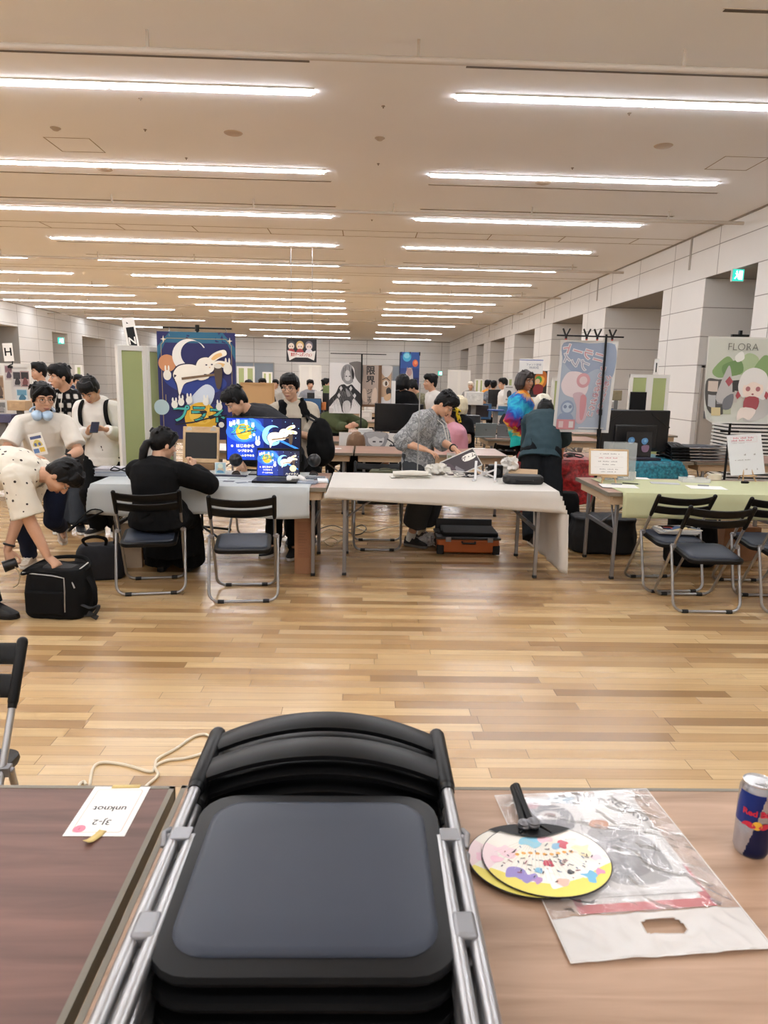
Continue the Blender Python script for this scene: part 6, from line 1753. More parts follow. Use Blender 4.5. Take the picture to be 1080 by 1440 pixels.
scr_px('green folding screen with white frame beyond the television at the right', 886, 526, 942, 10.6, 10.6, 2)
scr_px('narrow green screen behind the translucent banner', 776, 531, 800, 11.5, 11.5, 1)
scr_px('green screen far behind the blue banner, left one', 333, 515, 358, 21, 21, 2)
scr_px('small green screen far behind the dark grey shirt', 369, 523, 383, 25, 25, 2)
scr_px('green screen beyond the distant white partitions', 668, 533, 680, 30, 30, 2)
scr_px('tall white double partition near the far right corner', 630, 520, 662, 26, 26, 2, green=False)
scr_px('small green screen near the right wall openings', 706, 531, 722, 24, 24, 2)
scr_px('tall white whiteboard partition beyond the person in the vest', 421, 513, 452, 24, 24, 2, green=False)
screen('kraft brown cardboard wall behind the dark grey shirt', atY(338, 540, 15).x, 15, atY(386, 540, 15).x, 15, atY(360, 538, 15).z, 1, mat=C('#b08d62', .8), frame=C('#a58257', .8))
screen('green screen far left behind the white hooded top', atY(106, 525, 16).x, 16, atY(117, 525, 16).x, 16, 1.75, 1)
# poster board with sheets at the far left
t = screen('white poster board with pinned sheets at the far left', atY(-30, 510, 9.3).x, 9.3, atY(43, 510, 9.6).x, 9.6, atY(20, 511, 9.4).z, 2, green=False)
def far_print(label, px, py, Y, w_, h_, base, deco=None, rz=0.0, cat='print', name='pinned_print'):
    a_ = Art(w_, h_, base, th=.004)
    if deco: deco(a_)
    o_ = a_.done(name); p_ = atY(px, py, Y); o_.location = (p_.x, p_.y, p_.z - h_ / 2); o_.rotation_euler = (0, 0, rz); return tag(o_, label, cat)
def tri(c1, c2, c3): return lambda a: (a.rect(.08, .5, .92, .93, C(c1, .5)), a.p(blob([(.2, .2), (.5, .6), (.85, .3), (.6, .1)]), C(c2, .5)), a.rect(.15, .06, .8, .14, C(c3, .5)))
for lab, px, py, w_, h_, b_, d_ in (('small reddish print hanging under the letter sign at the far left', 12, 524, .09, .19, '#c9c3bf', tri('#8f7078', '#5a4a58', '#b3a59f')), ('black and white figure print on the far left board', 24, 533, .1, .2, '#b9b6b4', tri('#3b3a3e', '#2a292c', '#8d8a88')), ('dark red and black print on the far left board', 35, 533, .1, .2, '#a98f8c', tri('#2b2628', '#6d3f3f', '#43373a')),
                                    ('blue landscape print low on the far left board', 31, 556, .13, .16, '#c3cdd0', tri('#5f8fa6', '#3f6f86', '#a89a6a')), ('beige print at the picture edge on the far left board', 0, 545, .09, .3, '#b39c84', tri('#8a6f58', '#5f4c40', '#2b2826')), ('small grey print below on the far left board', 2, 573, .1, .14, '#b5b2ad', tri('#6b6a68', '#8d8b88', '#55534f'))):
    far_print(lab, px, py, atY(px, py, 9.25).y + (.02 if px > 5 else -.02), w_, h_, C(b_, .6), d_, rz=R(20))
row_sign('white sign with the letter H clipped above the far left board', atY(13, 508, 9.2) , .115, .22, (0, R(-3), R(6)), 'H')
t = T0('sign_clip', 'black clip arm holding the letter sign at the far left', 'clip', atY(14, 511, 9.25) + V((0, 0, -.04))); G().tube([(-.03, 0, .0), (0, 0, .02), (.03, 0, .03), (.035, 0, .07)], .008, 8).build('arm', BLACK, t); G().box((0, .0, -.005), (.05, .03, .03)).build('jaw', BLACK, t)
row_sign('white sign with black mark clipped by the opening right of the translucent banner', atY(922, 527, 10.57), .065, .23, (0, 0, 0), '|')
row_sign('white sign with black mark left of the translucent banner', atY(787, 533, 11.46), .06, .16, (0, 0, 0), '|')

# ---- table rows behind, in view between the figures
def row_table(label, px, py, dx=0.0): p_ = atZ(px, py, HT); return table_at(label, p_.x - dx, p_.y)
table_at('bare pinkish folding table behind the white table, right one', -.12, 8.28)
table_at('bare pinkish folding table behind the left table, beside its twin', -1.94, 8.28)
flat('paper_sheet', 'small white paper on the bare table beside the leaf-shirt person', 674, 631, .16, .1, R(5), '#e8e6e1', z=HT)
flat('paper_sheet', 'small white paper on the bare table behind the black shoulder bag', 472, 631, .14, .1, R(5), '#e8e6e1', z=HT)
table_at('folding table with the silver laptop beyond the bare table', 1.82, 10.7)
table_at('folding table with the black monitor and printed white cloth front', -.95, 9.78)
table_at('folding table behind the black and white poster', -1.55, 11.2)
table_at('folding table far behind with stacked boxes', 1.6, 13.4)
table_at('folding table in the far left behind the seated coat', -3.6, 10.2)
for i, (x, y) in enumerate(((-6.2, 8.2), (-2.7, 15.4), (-1.5, 14.4), (3.6, 12.2), (3.2, 16.4), (1.2, 17.6), (-1.4, 18.2), (-6.8, 15), (-5.2, 18.5), (2.9, 21.7), (.4, 23.6))):
    table_at(['folding table at the far left edge before the poster board', 'distant folding table behind the kraft cardboard wall', 'distant folding table behind the black and white poster stand', 'distant folding table behind the person in tie-dye', 'distant folding table near the person in orange', 'distant folding table before the white partitions', 'distant folding table in the middle background', 'distant folding table deep in the left bay', 'distant folding table deep in the left bay, one row farther', 'distant folding table by the right wall openings', 'very distant folding table in the middle'][i], x, y)


def laptop(label, px, py, Y, w_, h_, col, rz, z=HT, lit=None):
    p_ = atY(px, py, Y); t = T0('laptop', label, 'laptop', (p_.x, Y, z), rz)
    m = C(col, .35, metal=.3); G().box((0, .1, .009), (w_, .22, .016)).build('base', m, t, bevel=.004)
    G().box((0, -.02, .018 + h_ / 2), (w_, .01, h_), (R(12), 0, 0)).build('lid', m, t, bevel=.004)
    G().cyl((0, -.031, .02 + h_ / 2), (0, -.034, .02 + h_ / 2), .016, n=14).build('lid_badge', C('#a7adb2', .2, metal=.6), t).rotation_euler = (0, 0, 0)
    return t


laptop('silver laptop seen from behind on the table beyond the pink shirt', 683, 600, 10.95, .33, .21, '#7d8788', R(4)); laptop('second grey laptop beside the person in tie-dye', 713, 600, 10.95, .3, .19, '#7a8083', R(-6))
t = T0('computer_mouse', 'white computer mouse in front of the silver laptop', 'mouse', atZ(686, 612, HT), 0); G().ell((0, 0, .014), (.035, .055, .018)).build('shell', C('#dcdad6', .4), t); G().box((0, .02, .031), (.004, .02, .003)).build('wheel', BLACK, t)
p = atY(561, 600, 9.9)
t = T0('monitor', 'wide black monitor standing in front of the person seen from behind', 'monitor', (p.x, 9.95, HT), R(-2)); G().box((0, 0, .33), (.68, .035, .39)).build('housing', C('#0d0d0f', .3), t, bevel=.006); G().box((0, -.0185, .335), (.655, .003, .36)).build('screen', C('#09090b', .15), t); G().box((.1, .03, .08), (.06, .03, .16)).box((.1, 0, .008), (.26, .18, .016)).build('stand', BLACK, t)
# printed cloth hanging at that table's front
def girl(a):
    GY, LGY = C('#8d8b8c', .6), C('#c9c7c5', .6)
    a.p(blob([(.42, 1), (.44, .4), (.55, .1), (.68, .1), (.78, .4), (.8, 1)], 4), GY); a.p(blob([(.5, .8), (.5, .45), (.62, .25), (.73, .45), (.73, .8)], 4), LGY)
    for x in (.56, .67): a.rect(x, .5, x + .05, .58, C('#3a393b', .6))
    a.p(blob([(.45, 1), (.5, .7), (.6, .82), (.7, .7), (.78, 1)], 3), C('#9f9d9d', .6))
    a.line([(.8, .7), (.9, .5), (.94, .2), (.93, 0)], .02, INK); a.text('旅', .9, .2, .11, INK, .03)
o = far_print('white printed cloth with a grey-haired drawn girl hanging from the far table', 519, 622, 9.74, .82, .26, C('#d3d0ca', .6), girl, name='printed_cloth', cat='cloth')
a = None
# posters behind on a pole
def bwgirl(a):
    K1, K2, K3 = C('#1c1c1e', .5), C('#8f8e8e', .5), C('#c6c4c2', .5)
    a.rect(.0, .0, 1, 1, C('#d9d7d4', .5)); a.p(blob([(.6, 1), (1, 1), (1, .6), (.8, .72), (.75, .9)]), C('#6b6763', .5))
    a.p(blob([(.35, .8), (.45, .95), (.65, .96), (.75, .8), (.7, .62), (.55, .58), (.4, .66)]), K2).p(blob([(.45, .78), (.55, .86), (.66, .78), (.62, .66), (.5, .66)]), K3).p(blob([(.68, .9), (.76, .8), (.74, .68), (.68, .76)], 3), K1)
    a.p(blob([(.3, .54), (.45, .58), (.55, .54), (.68, .58), (.8, .5), (1, .36), (1, .14), (.75, .3), (.68, .12), (.6, .02), (.42, .02), (.35, .16), (.25, .3), (.0, .12), (.0, .26), (.2, .4)], 4), K1)
    a.p(blob([(.42, .2), (.55, .26), (.66, .2), (.62, .02), (.44, .02)], 3), K3).p(blob([(.5, .5), (.6, .44), (.66, .36), (.56, .34)], 3), K2).p(blob([(.02, .1), (.14, .08), (.1, .0), (.0, .02)], 3), K3)
    for x in (.2, .3, .4, .5): a.line([(x, .02), (x - .08, .3)], .006, K2)
    for x0, y0, x1, y1 in ((.44, .9, .4, .66), (.5, .94, .46, .72), (.6, .95, .66, .7), (.68, .9, .72, .62)): a.line([(x0, y0), (x1, y1)], .012, K1)
    a.line([(.5, .74), (.54, .735)], .03, K1); a.line([(.6, .735), (.64, .74)], .03, K1)
    for i in range(16): a.line([(.1 + .055 * i, .14 + .02 * (i % 3)), (.34 + .022 * i, .46 - .01 * (i % 4))], .007, K2)
    for x, y in ((.36, .5), (.66, .5), (.3, .36), (.78, .36)): a.p([(x, y + .05), (x + .05, y), (x, y - .06), (x - .05, y)], K3)
far_print('large black and white poster of a drawn figure in a dark dress', 486, 546, 10.45, .47, .72, C('#d4d2cf', .5), bwgirl, cat='poster', name='poster')
def genkai(a):
    a.rect(.0, .0, 1, 1, C('#a8978a', .5)); a.rect(.84, .0, 1, 1, C('#6b4c30', .5)).rect(0, 0, 1, .06, C('#6b4c30', .5))
    a.p(blob([(.05, .2), (.1, .42), (.25, .4), (.3, .12)], 3), C('#cbb6a3', .5)).p(blob([(.5, .12), (.6, .42), (.76, .44), (.78, .14)], 3), C('#cbb6a3', .5))
    a.text('限界', .46, .86, .135, INK, .02, vertical=True); a.text('ジェ', .42, .36, .085, INK, .01, vertical=True); a.text('ア', .42, .1, .07, INK, .01)
far_print('brown poster with large vertical black characters beside the black and white poster', 522, 543, 10.5, .30, .60, C('#a8978a', .5), genkai, cat='poster', name='poster')
def face(a):
    a.rect(.0, .0, 1, .2, C('#d3d3d3', .5)).rect(0, .2, 1, .85, C('#b89a7d', .5)); a.p(blob([(.0, .85), (.5, .7), (1, .85), (1, 1), (0, 1)], 3), C('#c9c5c0', .5)); a.p(circ(.45, .55, .3, .08), C('#d9d2c6', .5)).p(circ(.5, .55, .12, .06), C('#4a3524', .5)); a.line([(.1, .64), (.5, .7), (.85, .62)], .07, INK); a.p(circ(.75, .35, .25, .1), C('#3a3636', .5)); a.p(blob([(.3, .2), (.9, .3), (.95, .15), (.5, .1)], 3), C('#cba984', .5))
far_print('beige poster of a drawn eye at the right of the brown poster', 543, 542, 10.55, .15, .56, C('#cfccc7', .5), face, cat='poster', name='poster')
far_print('narrow white board standing right of the drawn eye poster', 553, 560, 10.5, .06, .50, C('#dcdad5', .5), cat='board', name='board')
t = T0('poster_pole', 'black pole behind the black and white poster standing on the far table', 'pole', (atY(508, 560, 10.42).x, 10.40, HT)); G().cyl((0, 0, 0), (0, 0, 1.2), .012).build('pole', BLACK, t); G().cyl((0, 0, 0), (0, 0, .02), .09, n=20).build('base', BLACK, t); G().cyl((-.45, 0.03, 1.2), (.35, 0.03, 1.2), .006).build('crossbar', BLACK, t)
# things on that table
for lab, px, py, Y, d_, col, nm, ct in (('white box on the far table under the brown poster', 514, 597, 10.1, (.2, .15, .16), '#c9c8c6', 'white_box', 'box'), ('grey flat box on the far table at the left', 497, 604, 9.95, (.26, .18, .08), '#8f9092', 'grey_box', 'box'), ('black camera bag on the far table', 514, 602, 9.9, (.12, .1, .09), '#17171a', 'camera_bag', 'bag'), ('dark console box on the far table right of the monitor', 533, 605, 9.92, (.16, .1, .04), '#202124', 'console', 'console')):
    t = T0(nm, lab, ct, (atY(px, py, Y).x, Y, HT), R(3)); G().box((0, 0, d_[2] / 2), d_).build('body', C(col, .5), t, bevel=.006); G().box((0, -d_[1] / 2 - .001, d_[2] * .6), (d_[0] * .4, .003, d_[2] * .25)).build('front_label', C('#a9a9a8', .5), t)
# space-coloured banner and hanging sign far away
def space(a):
    a.rect(0, .55, 1, 1, C('#20488a', .5)).rect(0, .3, 1, .56, C('#1b3674', .5)).rect(0, 0, 1, .31, C('#171f55', .5)); a.p(circ(.35, .87, .22, .13), C('#3f9fc0', .5)).p(circ(.34, .9, .15, .07), C('#7fc3d2', .5)).p(circ(.78, .7, .14, .1), C('#c2573a', .5)).p(circ(.8, .72, .08, .055), C('#dd8350', .5))
    a.p(blob([(.3, .1), (.3, .4), (.42, .56), (.6, .56), (.68, .4), (.66, .1)], 4), C('#b9b1ad', .5)).p(blob([(.36, .42), (.4, .54), (.58, .54), (.62, .42), (.5, .34)], 4), C('#a98783', .5)).p([(.34, .52), (.38, .6), (.43, .54)], C('#9a7b78', .5)).p([(.56, .54), (.62, .6), (.65, .52)], C('#9a7b78', .5)).p(blob([(.1, .3), (.24, .34), (.26, .2), (.14, .16)], 3), C('#7d6a86', .5)); a.rect(.05, .02, .3, .1, C('#1d2f7a', .5))
YQ = 12.5
o = far_print('tall blue space banner with red and teal planets in the background', 576, 521, YQ, .34, .62, C('#1b2f6d', .5), space, rz=R(-14), cat='banner', name='banner')
p = atY(563, 500, YQ); t = T0('banner_stand', 'thin black stand of the blue space banner', 'banner stand', (p.x, YQ + .05, 0)); G().cyl((0, 0, 0), (0, 0, p.z + .06), .011).build('pole', BLACK, t); G().cyl((0, 0, p.z + .03), (.34, -.085, p.z + .02), .008).build('crossbar', BLACK, t)
for x_ in (.02, .17, .33): G().box((x_, -.25 * x_, p.z + .035), (.02, .02, .06)).build('clip', BLACK, t)
for k in range(3):
    a_ = R(90 + 120 * k); G().cyl((0, 0, .1), (.3 * math.cos(a_), .3 * math.sin(a_), .01), .011).build('foot', BLACK, t)
def dungeon(a):
    a.rect(.02, .02, .98, .98, C('#15131a', .5))
    for x, hc_, fc in ((.16, '#3a3a40', '#e3d3c4'), (.45, '#c9a86a', '#e8d4c2'), (.75, '#6d6670', '#e0d0c6')):
        a.p(circ(x, .72, .13, .2), C(hc_, .5)).p(circ(x, .68, .1, .14), C(fc, .5)); a.p(blob([(x - .12, .4), (x - .06, .56), (x + .06, .56), (x + .12, .4)], 3), C('#a23a3a' if x < .5 else '#d8d4d8', .5))
        for e in (-.04, .04): a.p(circ(x + e, .67, .016, .03), C('#2b2024', .5))
    a.p([(.03, .5), (.3, .42), (.7, .42), (.97, .5), (.92, .08), (.7, .2), (.3, .2), (.1, .06)], C('#e6e2dc', .5))
    a.text('東京ゲームダンジョン', .5, .31, a.h * .17, C('#b3302e', .5), .03, sx=.56)
p = atY(424, 493, 17.5); o = far_print('hanging dark sign with red lettering and three cartoon heads', 424, 493, 17.5, .72, .54, C('#121116', .4), dungeon, cat='sign', name='hanging_sign')
one(G().cyl((p.x - .25, 17.53, p.z + .26), (p.x - .25, 17.53, H), .006, n=6).cyl((p.x + .25, 17.53, p.z + .26), (p.x + .25, 17.53, H), .006, n=6), 'hanging_wires', STEEL2, 'two thin wires carrying the dark hanging sign', 'wire')
# roll-up banner and fiery poster by the person in tie-dye
def fiery(a):
    a.rect(0, 0, 1, 1, C('#1c1412', .5)); a.p(blob([(.1, .5), (.4, .9), (.9, .95), (.95, .5), (.6, .3), (.2, .3)]), C('#b5621e', .5)).p(blob([(.3, .5), (.6, .8), (.85, .7), (.7, .45)]), C('#d9a03a', .5)).p(circ(.5, .66, .2, .14), C('#3f8a3a', .5)).p(circ(.45, .6, .14, .1), C('#c9a583', .5)).p(blob([(.2, .4), (.5, .5), (.8, .4), (.7, .1), (.3, .08)]), C('#7a1f22', .5)); a.rect(.05, .02, .9, .1, C('#2a2a30', .5))
far_print('dark fiery poster behind the person in tie-dye', 757, 540, 12.69, .30, .46, C('#1c1412', .5), fiery, cat='poster', name='poster')
def rollup(a): a.rect(0, .88, 1, .93, C('#3f4f9a', .5)); a.text('フォント探偵', .6, .6, .045, C('#5a6280', .5), .0); a.text('WAVE', .62, .4, .06, C('#44506e', .5), .0)
t = T0('poster_stand', 'white roll-up stand behind the fiery poster and the blue-white header', 'stand', (atY(757, 540, 12.7).x, 12.72, 0)); G().cyl((0, 0, 0), (0, 0, 2.0), .012).build('pole', STEEL2, t); G().box((0, 0, .03), (.6, .2, .06)).build('base', STEEL2, t)
far_print('white header sheet with blue stripe above the fiery poster', 747, 515, 12.67, .42, .26, C('#dad9d6', .5), rollup, cat='sign', name='header_sheet')
far_print('white sheet with a drawn dark shirt hanging left of the tie-dye person', 716, 554, 14.5, .22, .34, C('#d3d1cc', .6), lambda a: (a.p(blob([(.3, .6), (.5, .72), (.7, .6), (.66, .3), (.34, .3)], 3), C('#3b3b3d', .5)), a.rect(.15, .86, .8, .92, GRY), a.rect(.2, .12, .4, .22, C('#9a8f86', .5)), a.rect(.55, .12, .8, .22, C('#9a8f86', .5))), cat='print')
# assorted boxes and gear on the far tables so each table carries its exhibits
gear = [('open white shelf box beyond the pink shirt', 666, 560, 13.6, (.32, .3, .24), '#d2d0ca'), ('dark monitor with red glow beyond the pink shirt', 672, 578, 13.6, (.4, .05, .22), '#1c1216'), ('dark laptop with blue picture near the tie-dye person', 697, 577, 13.5, (.3, .2, .03), '#2a4a86'), ('black monitor far behind the orange shirt', 704, 560, 17, (.6, .05, .4), '#111114'),
        ('white square speaker box behind the translucent banner', 850, 568, 8.8, (.3, .2, .08), '#cfccc6'), ('picture print box above the television', 867, 556, 8.6, (.13, .02, .12), '#8a7f63'), ('stack of dark trays beyond the bandana', 663, 590, 11.6, (.26, .2, .14), '#2a2b2e'), ('black monitor far behind the vest person', 452, 566, 15.2, (.6, .05, .4), '#101013'),
        ('dark monitor at the distant left behind the headphones person', 4, 588, 8.9, (.3, .2, .1), '#4a4a66'), ('beige carton below the poster board at the far left', 28, 570, 9.0, (.22, .2, .12), '#b39673'), ('orange bottle display on a distant table', 455, 571, 15, (.1, .1, .16), '#b8703a'), ('white bottle display on a distant table beside the orange one', 448, 560, 15, (.16, .1, .3), '#cfcdc8'), ('green plant box on a distant table', 459, 552, 15.5, (.14, .1, .3), '#6d7a4a')]
NMS = ['shelf_box', 'monitor', 'laptop', 'monitor', 'speaker_box', 'print_box', 'tray_stack', 'monitor', 'screen_box', 'carton', 'bottle_display', 'bottle_display', 'plant_box']
for nm_, (lab, px, py, Y, d_, col) in zip(NMS, gear):
    p_ = atY(px, py, Y); z0 = HT if p_.z - d_[2] / 2 > HT - .2 else 0
    t = T0(nm_, lab, nm_.split('_')[-1], (p_.x, Y, max(HT, p_.z - d_[2] / 2))); G().box((0, 0, d_[2] / 2), d_).build('body', C(col, .45, var=.12, scale=7), t, bevel=.006)
    G().box((0, -d_[1] / 2 - .001, d_[2] * .55), (d_[0] * .7, .003, d_[2] * .5)).build('front_face', C(col, .3, var=.5, scale=16), t)
    if p_.z - d_[2] / 2 > HT + .02: G().box((0, 0, -(p_.z - d_[2] / 2 - HT) / 2), (d_[0] * .3, min(d_[1], .06), p_.z - d_[2] / 2 - HT)).build('support', C('#6b6966', .5), t)
# chairs far away
chair(1.95, 9.55, R(8), 'folding chair under the silver laptop table beyond the bare table'); chair(2.4, 9.6, R(-6), 'folding chair beside the person in teal, under the laptop table')
chair(1.02, 9.42, R(-95), 'chair under the person in pink'); chair(-.3, 10.75, R(175), 'folding chair behind the printed white cloth table')
# bags carried or worn
t = T0('shoulder_bag', 'large black shoulder bag hanging at the side of the person in the vest', 'bag', atY(450, 622, 6.98)); g = G(); g.ell((0, 0, 0), (.13, .10, .24)); g.ell((.01, 0, -.07), (.14, .11, .17)); part_mesh('body', bake(g, .01, 3, .009, 1.2, 3), [DARKFAB], t)
n_ = P7['neck'] - V(t.location); G().tube(spl([(-.04, -.05, .2), (n_.x + .14, n_.y - .05, n_.z - .12), (n_.x + .1, n_.y, n_.z + .045), (n_.x + .12, n_.y + .1, n_.z - .08), (.0, .07, .2)], 5), .018, 8, flat=.4).build('strap', DARKFAB, t)
t = T0('shoulder_bag', 'dark brown shoulder bag held against the plaid shirt', 'bag', atY(112, 632, 7.12)); g = G(); g.box((0, 0, 0), (.26, .12, .26), (0, .3, 0)); part_mesh('body', bake(g, .012, 5, .008, 1.2, 5), [C('#1d1614', .75, var=.2)], t)
GAMEPAD()
p = atY(716, 554, 14.52); t = T0('print_stand', 'thin stand holding the sheet with the drawn dark shirt', 'stand', (p.x, 14.53, 0)); G().cyl((0, 0, 0), (0, 0, p.z + .18), .012).build('pole', STEEL2, t); G().box((0, 0, .02), (.4, .3, .04)).build('base', STEEL2, t)
# exhibits and visitors along the distant rows
spots = [(-2.7, 15.4, 'behind the kraft cardboard wall'), (-1.5, 14.4, 'behind the black and white poster stand'), (3.6, 12.2, 'behind the person in tie-dye'), (3.2, 16.4, 'near the person in orange'), (1.2, 17.6, 'before the white partitions'), (-1.4, 18.2, 'in the middle background'), (-6.8, 15, 'deep in the left bay'), (2.9, 21.7, 'by the right wall openings'), (.4, 23.6, 'in the very far middle'), (1.6, 13.4, 'with stacked boxes')]
rnd = random.Random(21)
for i, (x, y, wd) in enumerate(spots):
    mx = x + rnd.uniform(.3, .6); w_ = rnd.uniform(.42, .6)
    t = T0('monitor', 'dark monitor on the distant table ' + wd, 'monitor', (mx, y + .5, HT), R(rnd.uniform(-8, 8))); G().box((0, 0, .27), (w_, .03, .32)).build('housing', C('#101013', .35), t, bevel=.005); G().box((0, -.016, .275), (w_ - .02, .002, .29)).build('screen', C(rnd.choice(['#1b2a4a', '#0d0d10', '#2a2a30', '#34506e']), .2, emit=.3), t); G().box((0, .02, .06), (.05, .03, .12)).box((0, 0, .005), (.2, .16, .01)).build('stand', BLACK, t)
    t = T0('upright_print', 'upright colourful print on the distant table ' + wd, 'print', (x + rnd.uniform(.95, 1.2), y + .4, HT), R(rnd.uniform(-10, 10)))
    a = Art(.3, .42, C('#cfccc5', .5), th=.006); tri(rnd.choice(['#8f4a44', '#3f6f8f', '#a98f4a', '#5a7a52']), rnd.choice(['#2b2b30', '#c9b08a', '#6a4a6f']), '#4a4a50')(a); a.done('sheet', t); G().box((0, .04, .1), (.06, .06, .2)).build('prop', STEEL2, t)
    t = T0('carton', 'small carton on the distant table ' + wd, 'box', (x + 1.5, y + .45, HT), R(rnd.uniform(-15, 15))); G().box((0, 0, .1), (.24, .2, .2)).build('body', C(rnd.choice(['#a98a63', '#c9c5bc', '#2b2c30']), .6), t, bevel=.004); G().box((0, -.1015, .12), (.14, .002, .08)).build('front_label', C('#dcd8d0', .5), t)
for lab, px, py, Y, yw, col, hr in (('distant person in grey top at the middle of the hall', 436, 541, 19, 160, '#8a8b90', 'full'), ('distant person in black top beyond the whiteboard partition', 458, 540, 17.2, 90, '#17181a', 'short'), ('distant person in pale blue top near the space banner', 530, 540, 20.5, 200, '#8fa3b8', 'full'), ('distant person in white top beyond the fiery poster', 708, 540, 16.2, 260, '#d0cdc7', 'short'),
                                    ('distant person in navy top in the left bay', 98, 535, 19.5, 120, '#2a3146', 'full'), ('distant person in beige top beside the kraft cardboard wall', 350, 541, 19, 210, '#b3a488', 'bob')):
    folk(lab, px, py, Y, yw, worn_cloth(col), BLACKC, hair=hr, seed=px * .01)

strip(NS, [(-.022, .081, .0018), (.006, .0825, .0018), (.036, .0835, .0018)], .012, TAPE, 'tape')
strip(NS, [(.012, -.066, .0018), (.008, -.082, .0022), (.0, -.098, .003), (-.004, -.108, .008)], .016, TAPE, 'tape')

# two round paper fans lying on the plastic bag
PAL = ['#8fc7de', '#e6b7c4', '#e9d86a', '#9a8fc9', '#d98f5a', '#4f86b5', '#b8466a', '#f3efe2', '#6fb2a0', '#333338']


def fan(loc, rz, label, seed):
    rnd = random.Random(seed)
    t = thing('paper_fan', label, 'fan', loc, rz, 'paper fans')
    rx, ry = .115, .098
    base = C('#eeeae0', .5)
    out = circ(0, 0, rx, ry, n=48)
    G().prism([(x * 1.015, y * 1.015) for x, y in out], .0016, (0, 0, 0)).build('rim', C('#15151a', .5), t)
    a = Art(2 * rx, 2 * ry, base, th=.0004); a.eps = .000025
    a.v = []; a.f = []; a.m = []
    ring = [(.5 + x / rx / 2, .5 + y / ry / 2) for x, y in out]
    a.p(ring, base)
    YEL = C('#e6d667', .5)
    a.p([(.5 + .5 * math.cos(R(q)), .5 + .5 * math.sin(R(q))) for q in range(190, 351, 5)] + [(.9, .36), (.7, .22), (.5, .15), (.28, .2), (.1, .35)], YEL)
    a.p([(.5 + .5 * math.cos(R(q)), .5 + .5 * math.sin(R(q))) for q in range(150, 196, 5)] + [(.12, .5), (.14, .68)], C('#efd9dc', .5))
    def splash(cx, cy, s_, col):
        pts = []
        for i in range(9):
            q = i / 9 * 2 * PI; r_ = s_ * rnd.uniform(.45, 1.1); pts.append((cx + r_ * math.cos(q), cy + r_ * 1.1 * math.sin(q)))
        a.p(blob(pts, 3), C(col, .5))
    for cx, cy, s_, c_ in ((.22, .3, .09, '#9487c4'), (.3, .24, .08, '#9487c4'), (.36, .2, .05, '#b58cc0'), (.5, .2, .1, '#f4f1ea'), (.55, .16, .06, '#f0b9a8'), (.72, .3, .08, '#f4f1ea'),
                           (.78, .24, .08, '#74b6d4'), (.86, .3, .05, '#d98fae'), (.42, .74, .1, '#8ecbe0'), (.55, .78, .07, '#f2c9d2'), (.68, .7, .07, '#c74f64'), (.62, .66, .05, '#7fb7d8'), (.82, .6, .09, '#f6e6c0'),
                           (.2, .62, .1, '#f3d3da'), (.1, .5, .06, '#efc5d3'), (.3, .55, .06, '#f5eed8'), (.4, .33, .04, '#7db8d6'), (.9, .48, .05, '#f2d2da'), (.5, .42, .05, '#c2475c'), (.64, .3, .03, '#3b3b44'), (.47, .33, .05, '#f7f3ee')):
        splash(cx, cy, s_, c_)
    for i in range(9): a.p(circ(.28 + .055 * i, .56 + .015 * math.sin(i), .018), C('#e2a548', .5))
    for i in range(70):
        q = rnd.uniform(0, 2 * PI); d_ = rnd.uniform(.04, .4); x, y = .5 + d_ * math.cos(q), .42 + d_ * .7 * math.sin(q)
        q = rnd.uniform(0, 180); L = rnd.uniform(.012, .05)
        a.line([(x, y), (x + L * math.cos(R(q)), y + L * math.sin(R(q)))], .009, C(rnd.choice(['#2c2c32', '#3a3f55', '#2c2c32', '#8a4050', '#4b6f9a']), .5)); 
    for i in range(27):
        q = R(200 + 140 * i / 26)
        a.line([(.5 + .12 * math.cos(q), .78 + .3 * math.sin(q)), (.5 + .46 * math.cos(q), .78 + .72 * math.sin(q) * .98)] if False else [(.5 + .1 * math.cos(q), .8 + .1 * math.sin(q)), (.5 + .42 * math.cos(q), .8 + .62 * math.sin(q))], .0022, C('#c9c4b6', .6))
    a.p([(.5 + .5 * math.cos(R(q)), .5 + .5 * math.sin(R(q))) for q in range(52, 129, 4)] + [(.3, .84), (.42, .79), (.5, .775), (.58, .79), (.7, .84)], BLACK)
    o = a.done('printed_face', t, loc=(0, -ry, .0018), rot=(R(-90), 0, 0))
    # handle: tapered plastic grip with forked neck
    g = G()
    g.tube([(0, ry - .012, .005), (0, ry + .03, .007), (0, ry + .085, .009), (0, ry + .118, .010)], [.0085, .0065, .0078, .0095], 12)
    g.tube([(-.03, ry - .03, .0038), (-.012, ry - .006, .005), (0, ry + .006, .006), (.012, ry - .006, .005), (.03, ry - .03, .0038)], .003, 8)
    g.build('handle', PLASTIC, t)
    G().lathe([(.0125, 0), (.0135, .004), (.011, .008), (.006, .0085)], (0, ry - .012, .0085), 18).lathe([(.0115, .0), (.0125, .003), (.008, .006)], (0, ry - .012, .0145), 18).build('rivet', C('#6d6d70', .3, metal=.6), t)
    return t


fan((.315, 1.142, HT + .0095), R(-3), 'round paper fan mostly hidden under the other fan, yellow lower rim showing', 3)
fan((.340, 1.140, HT + .0135), R(3), 'round colourful paper fan on top with black handle pointing away', 5)

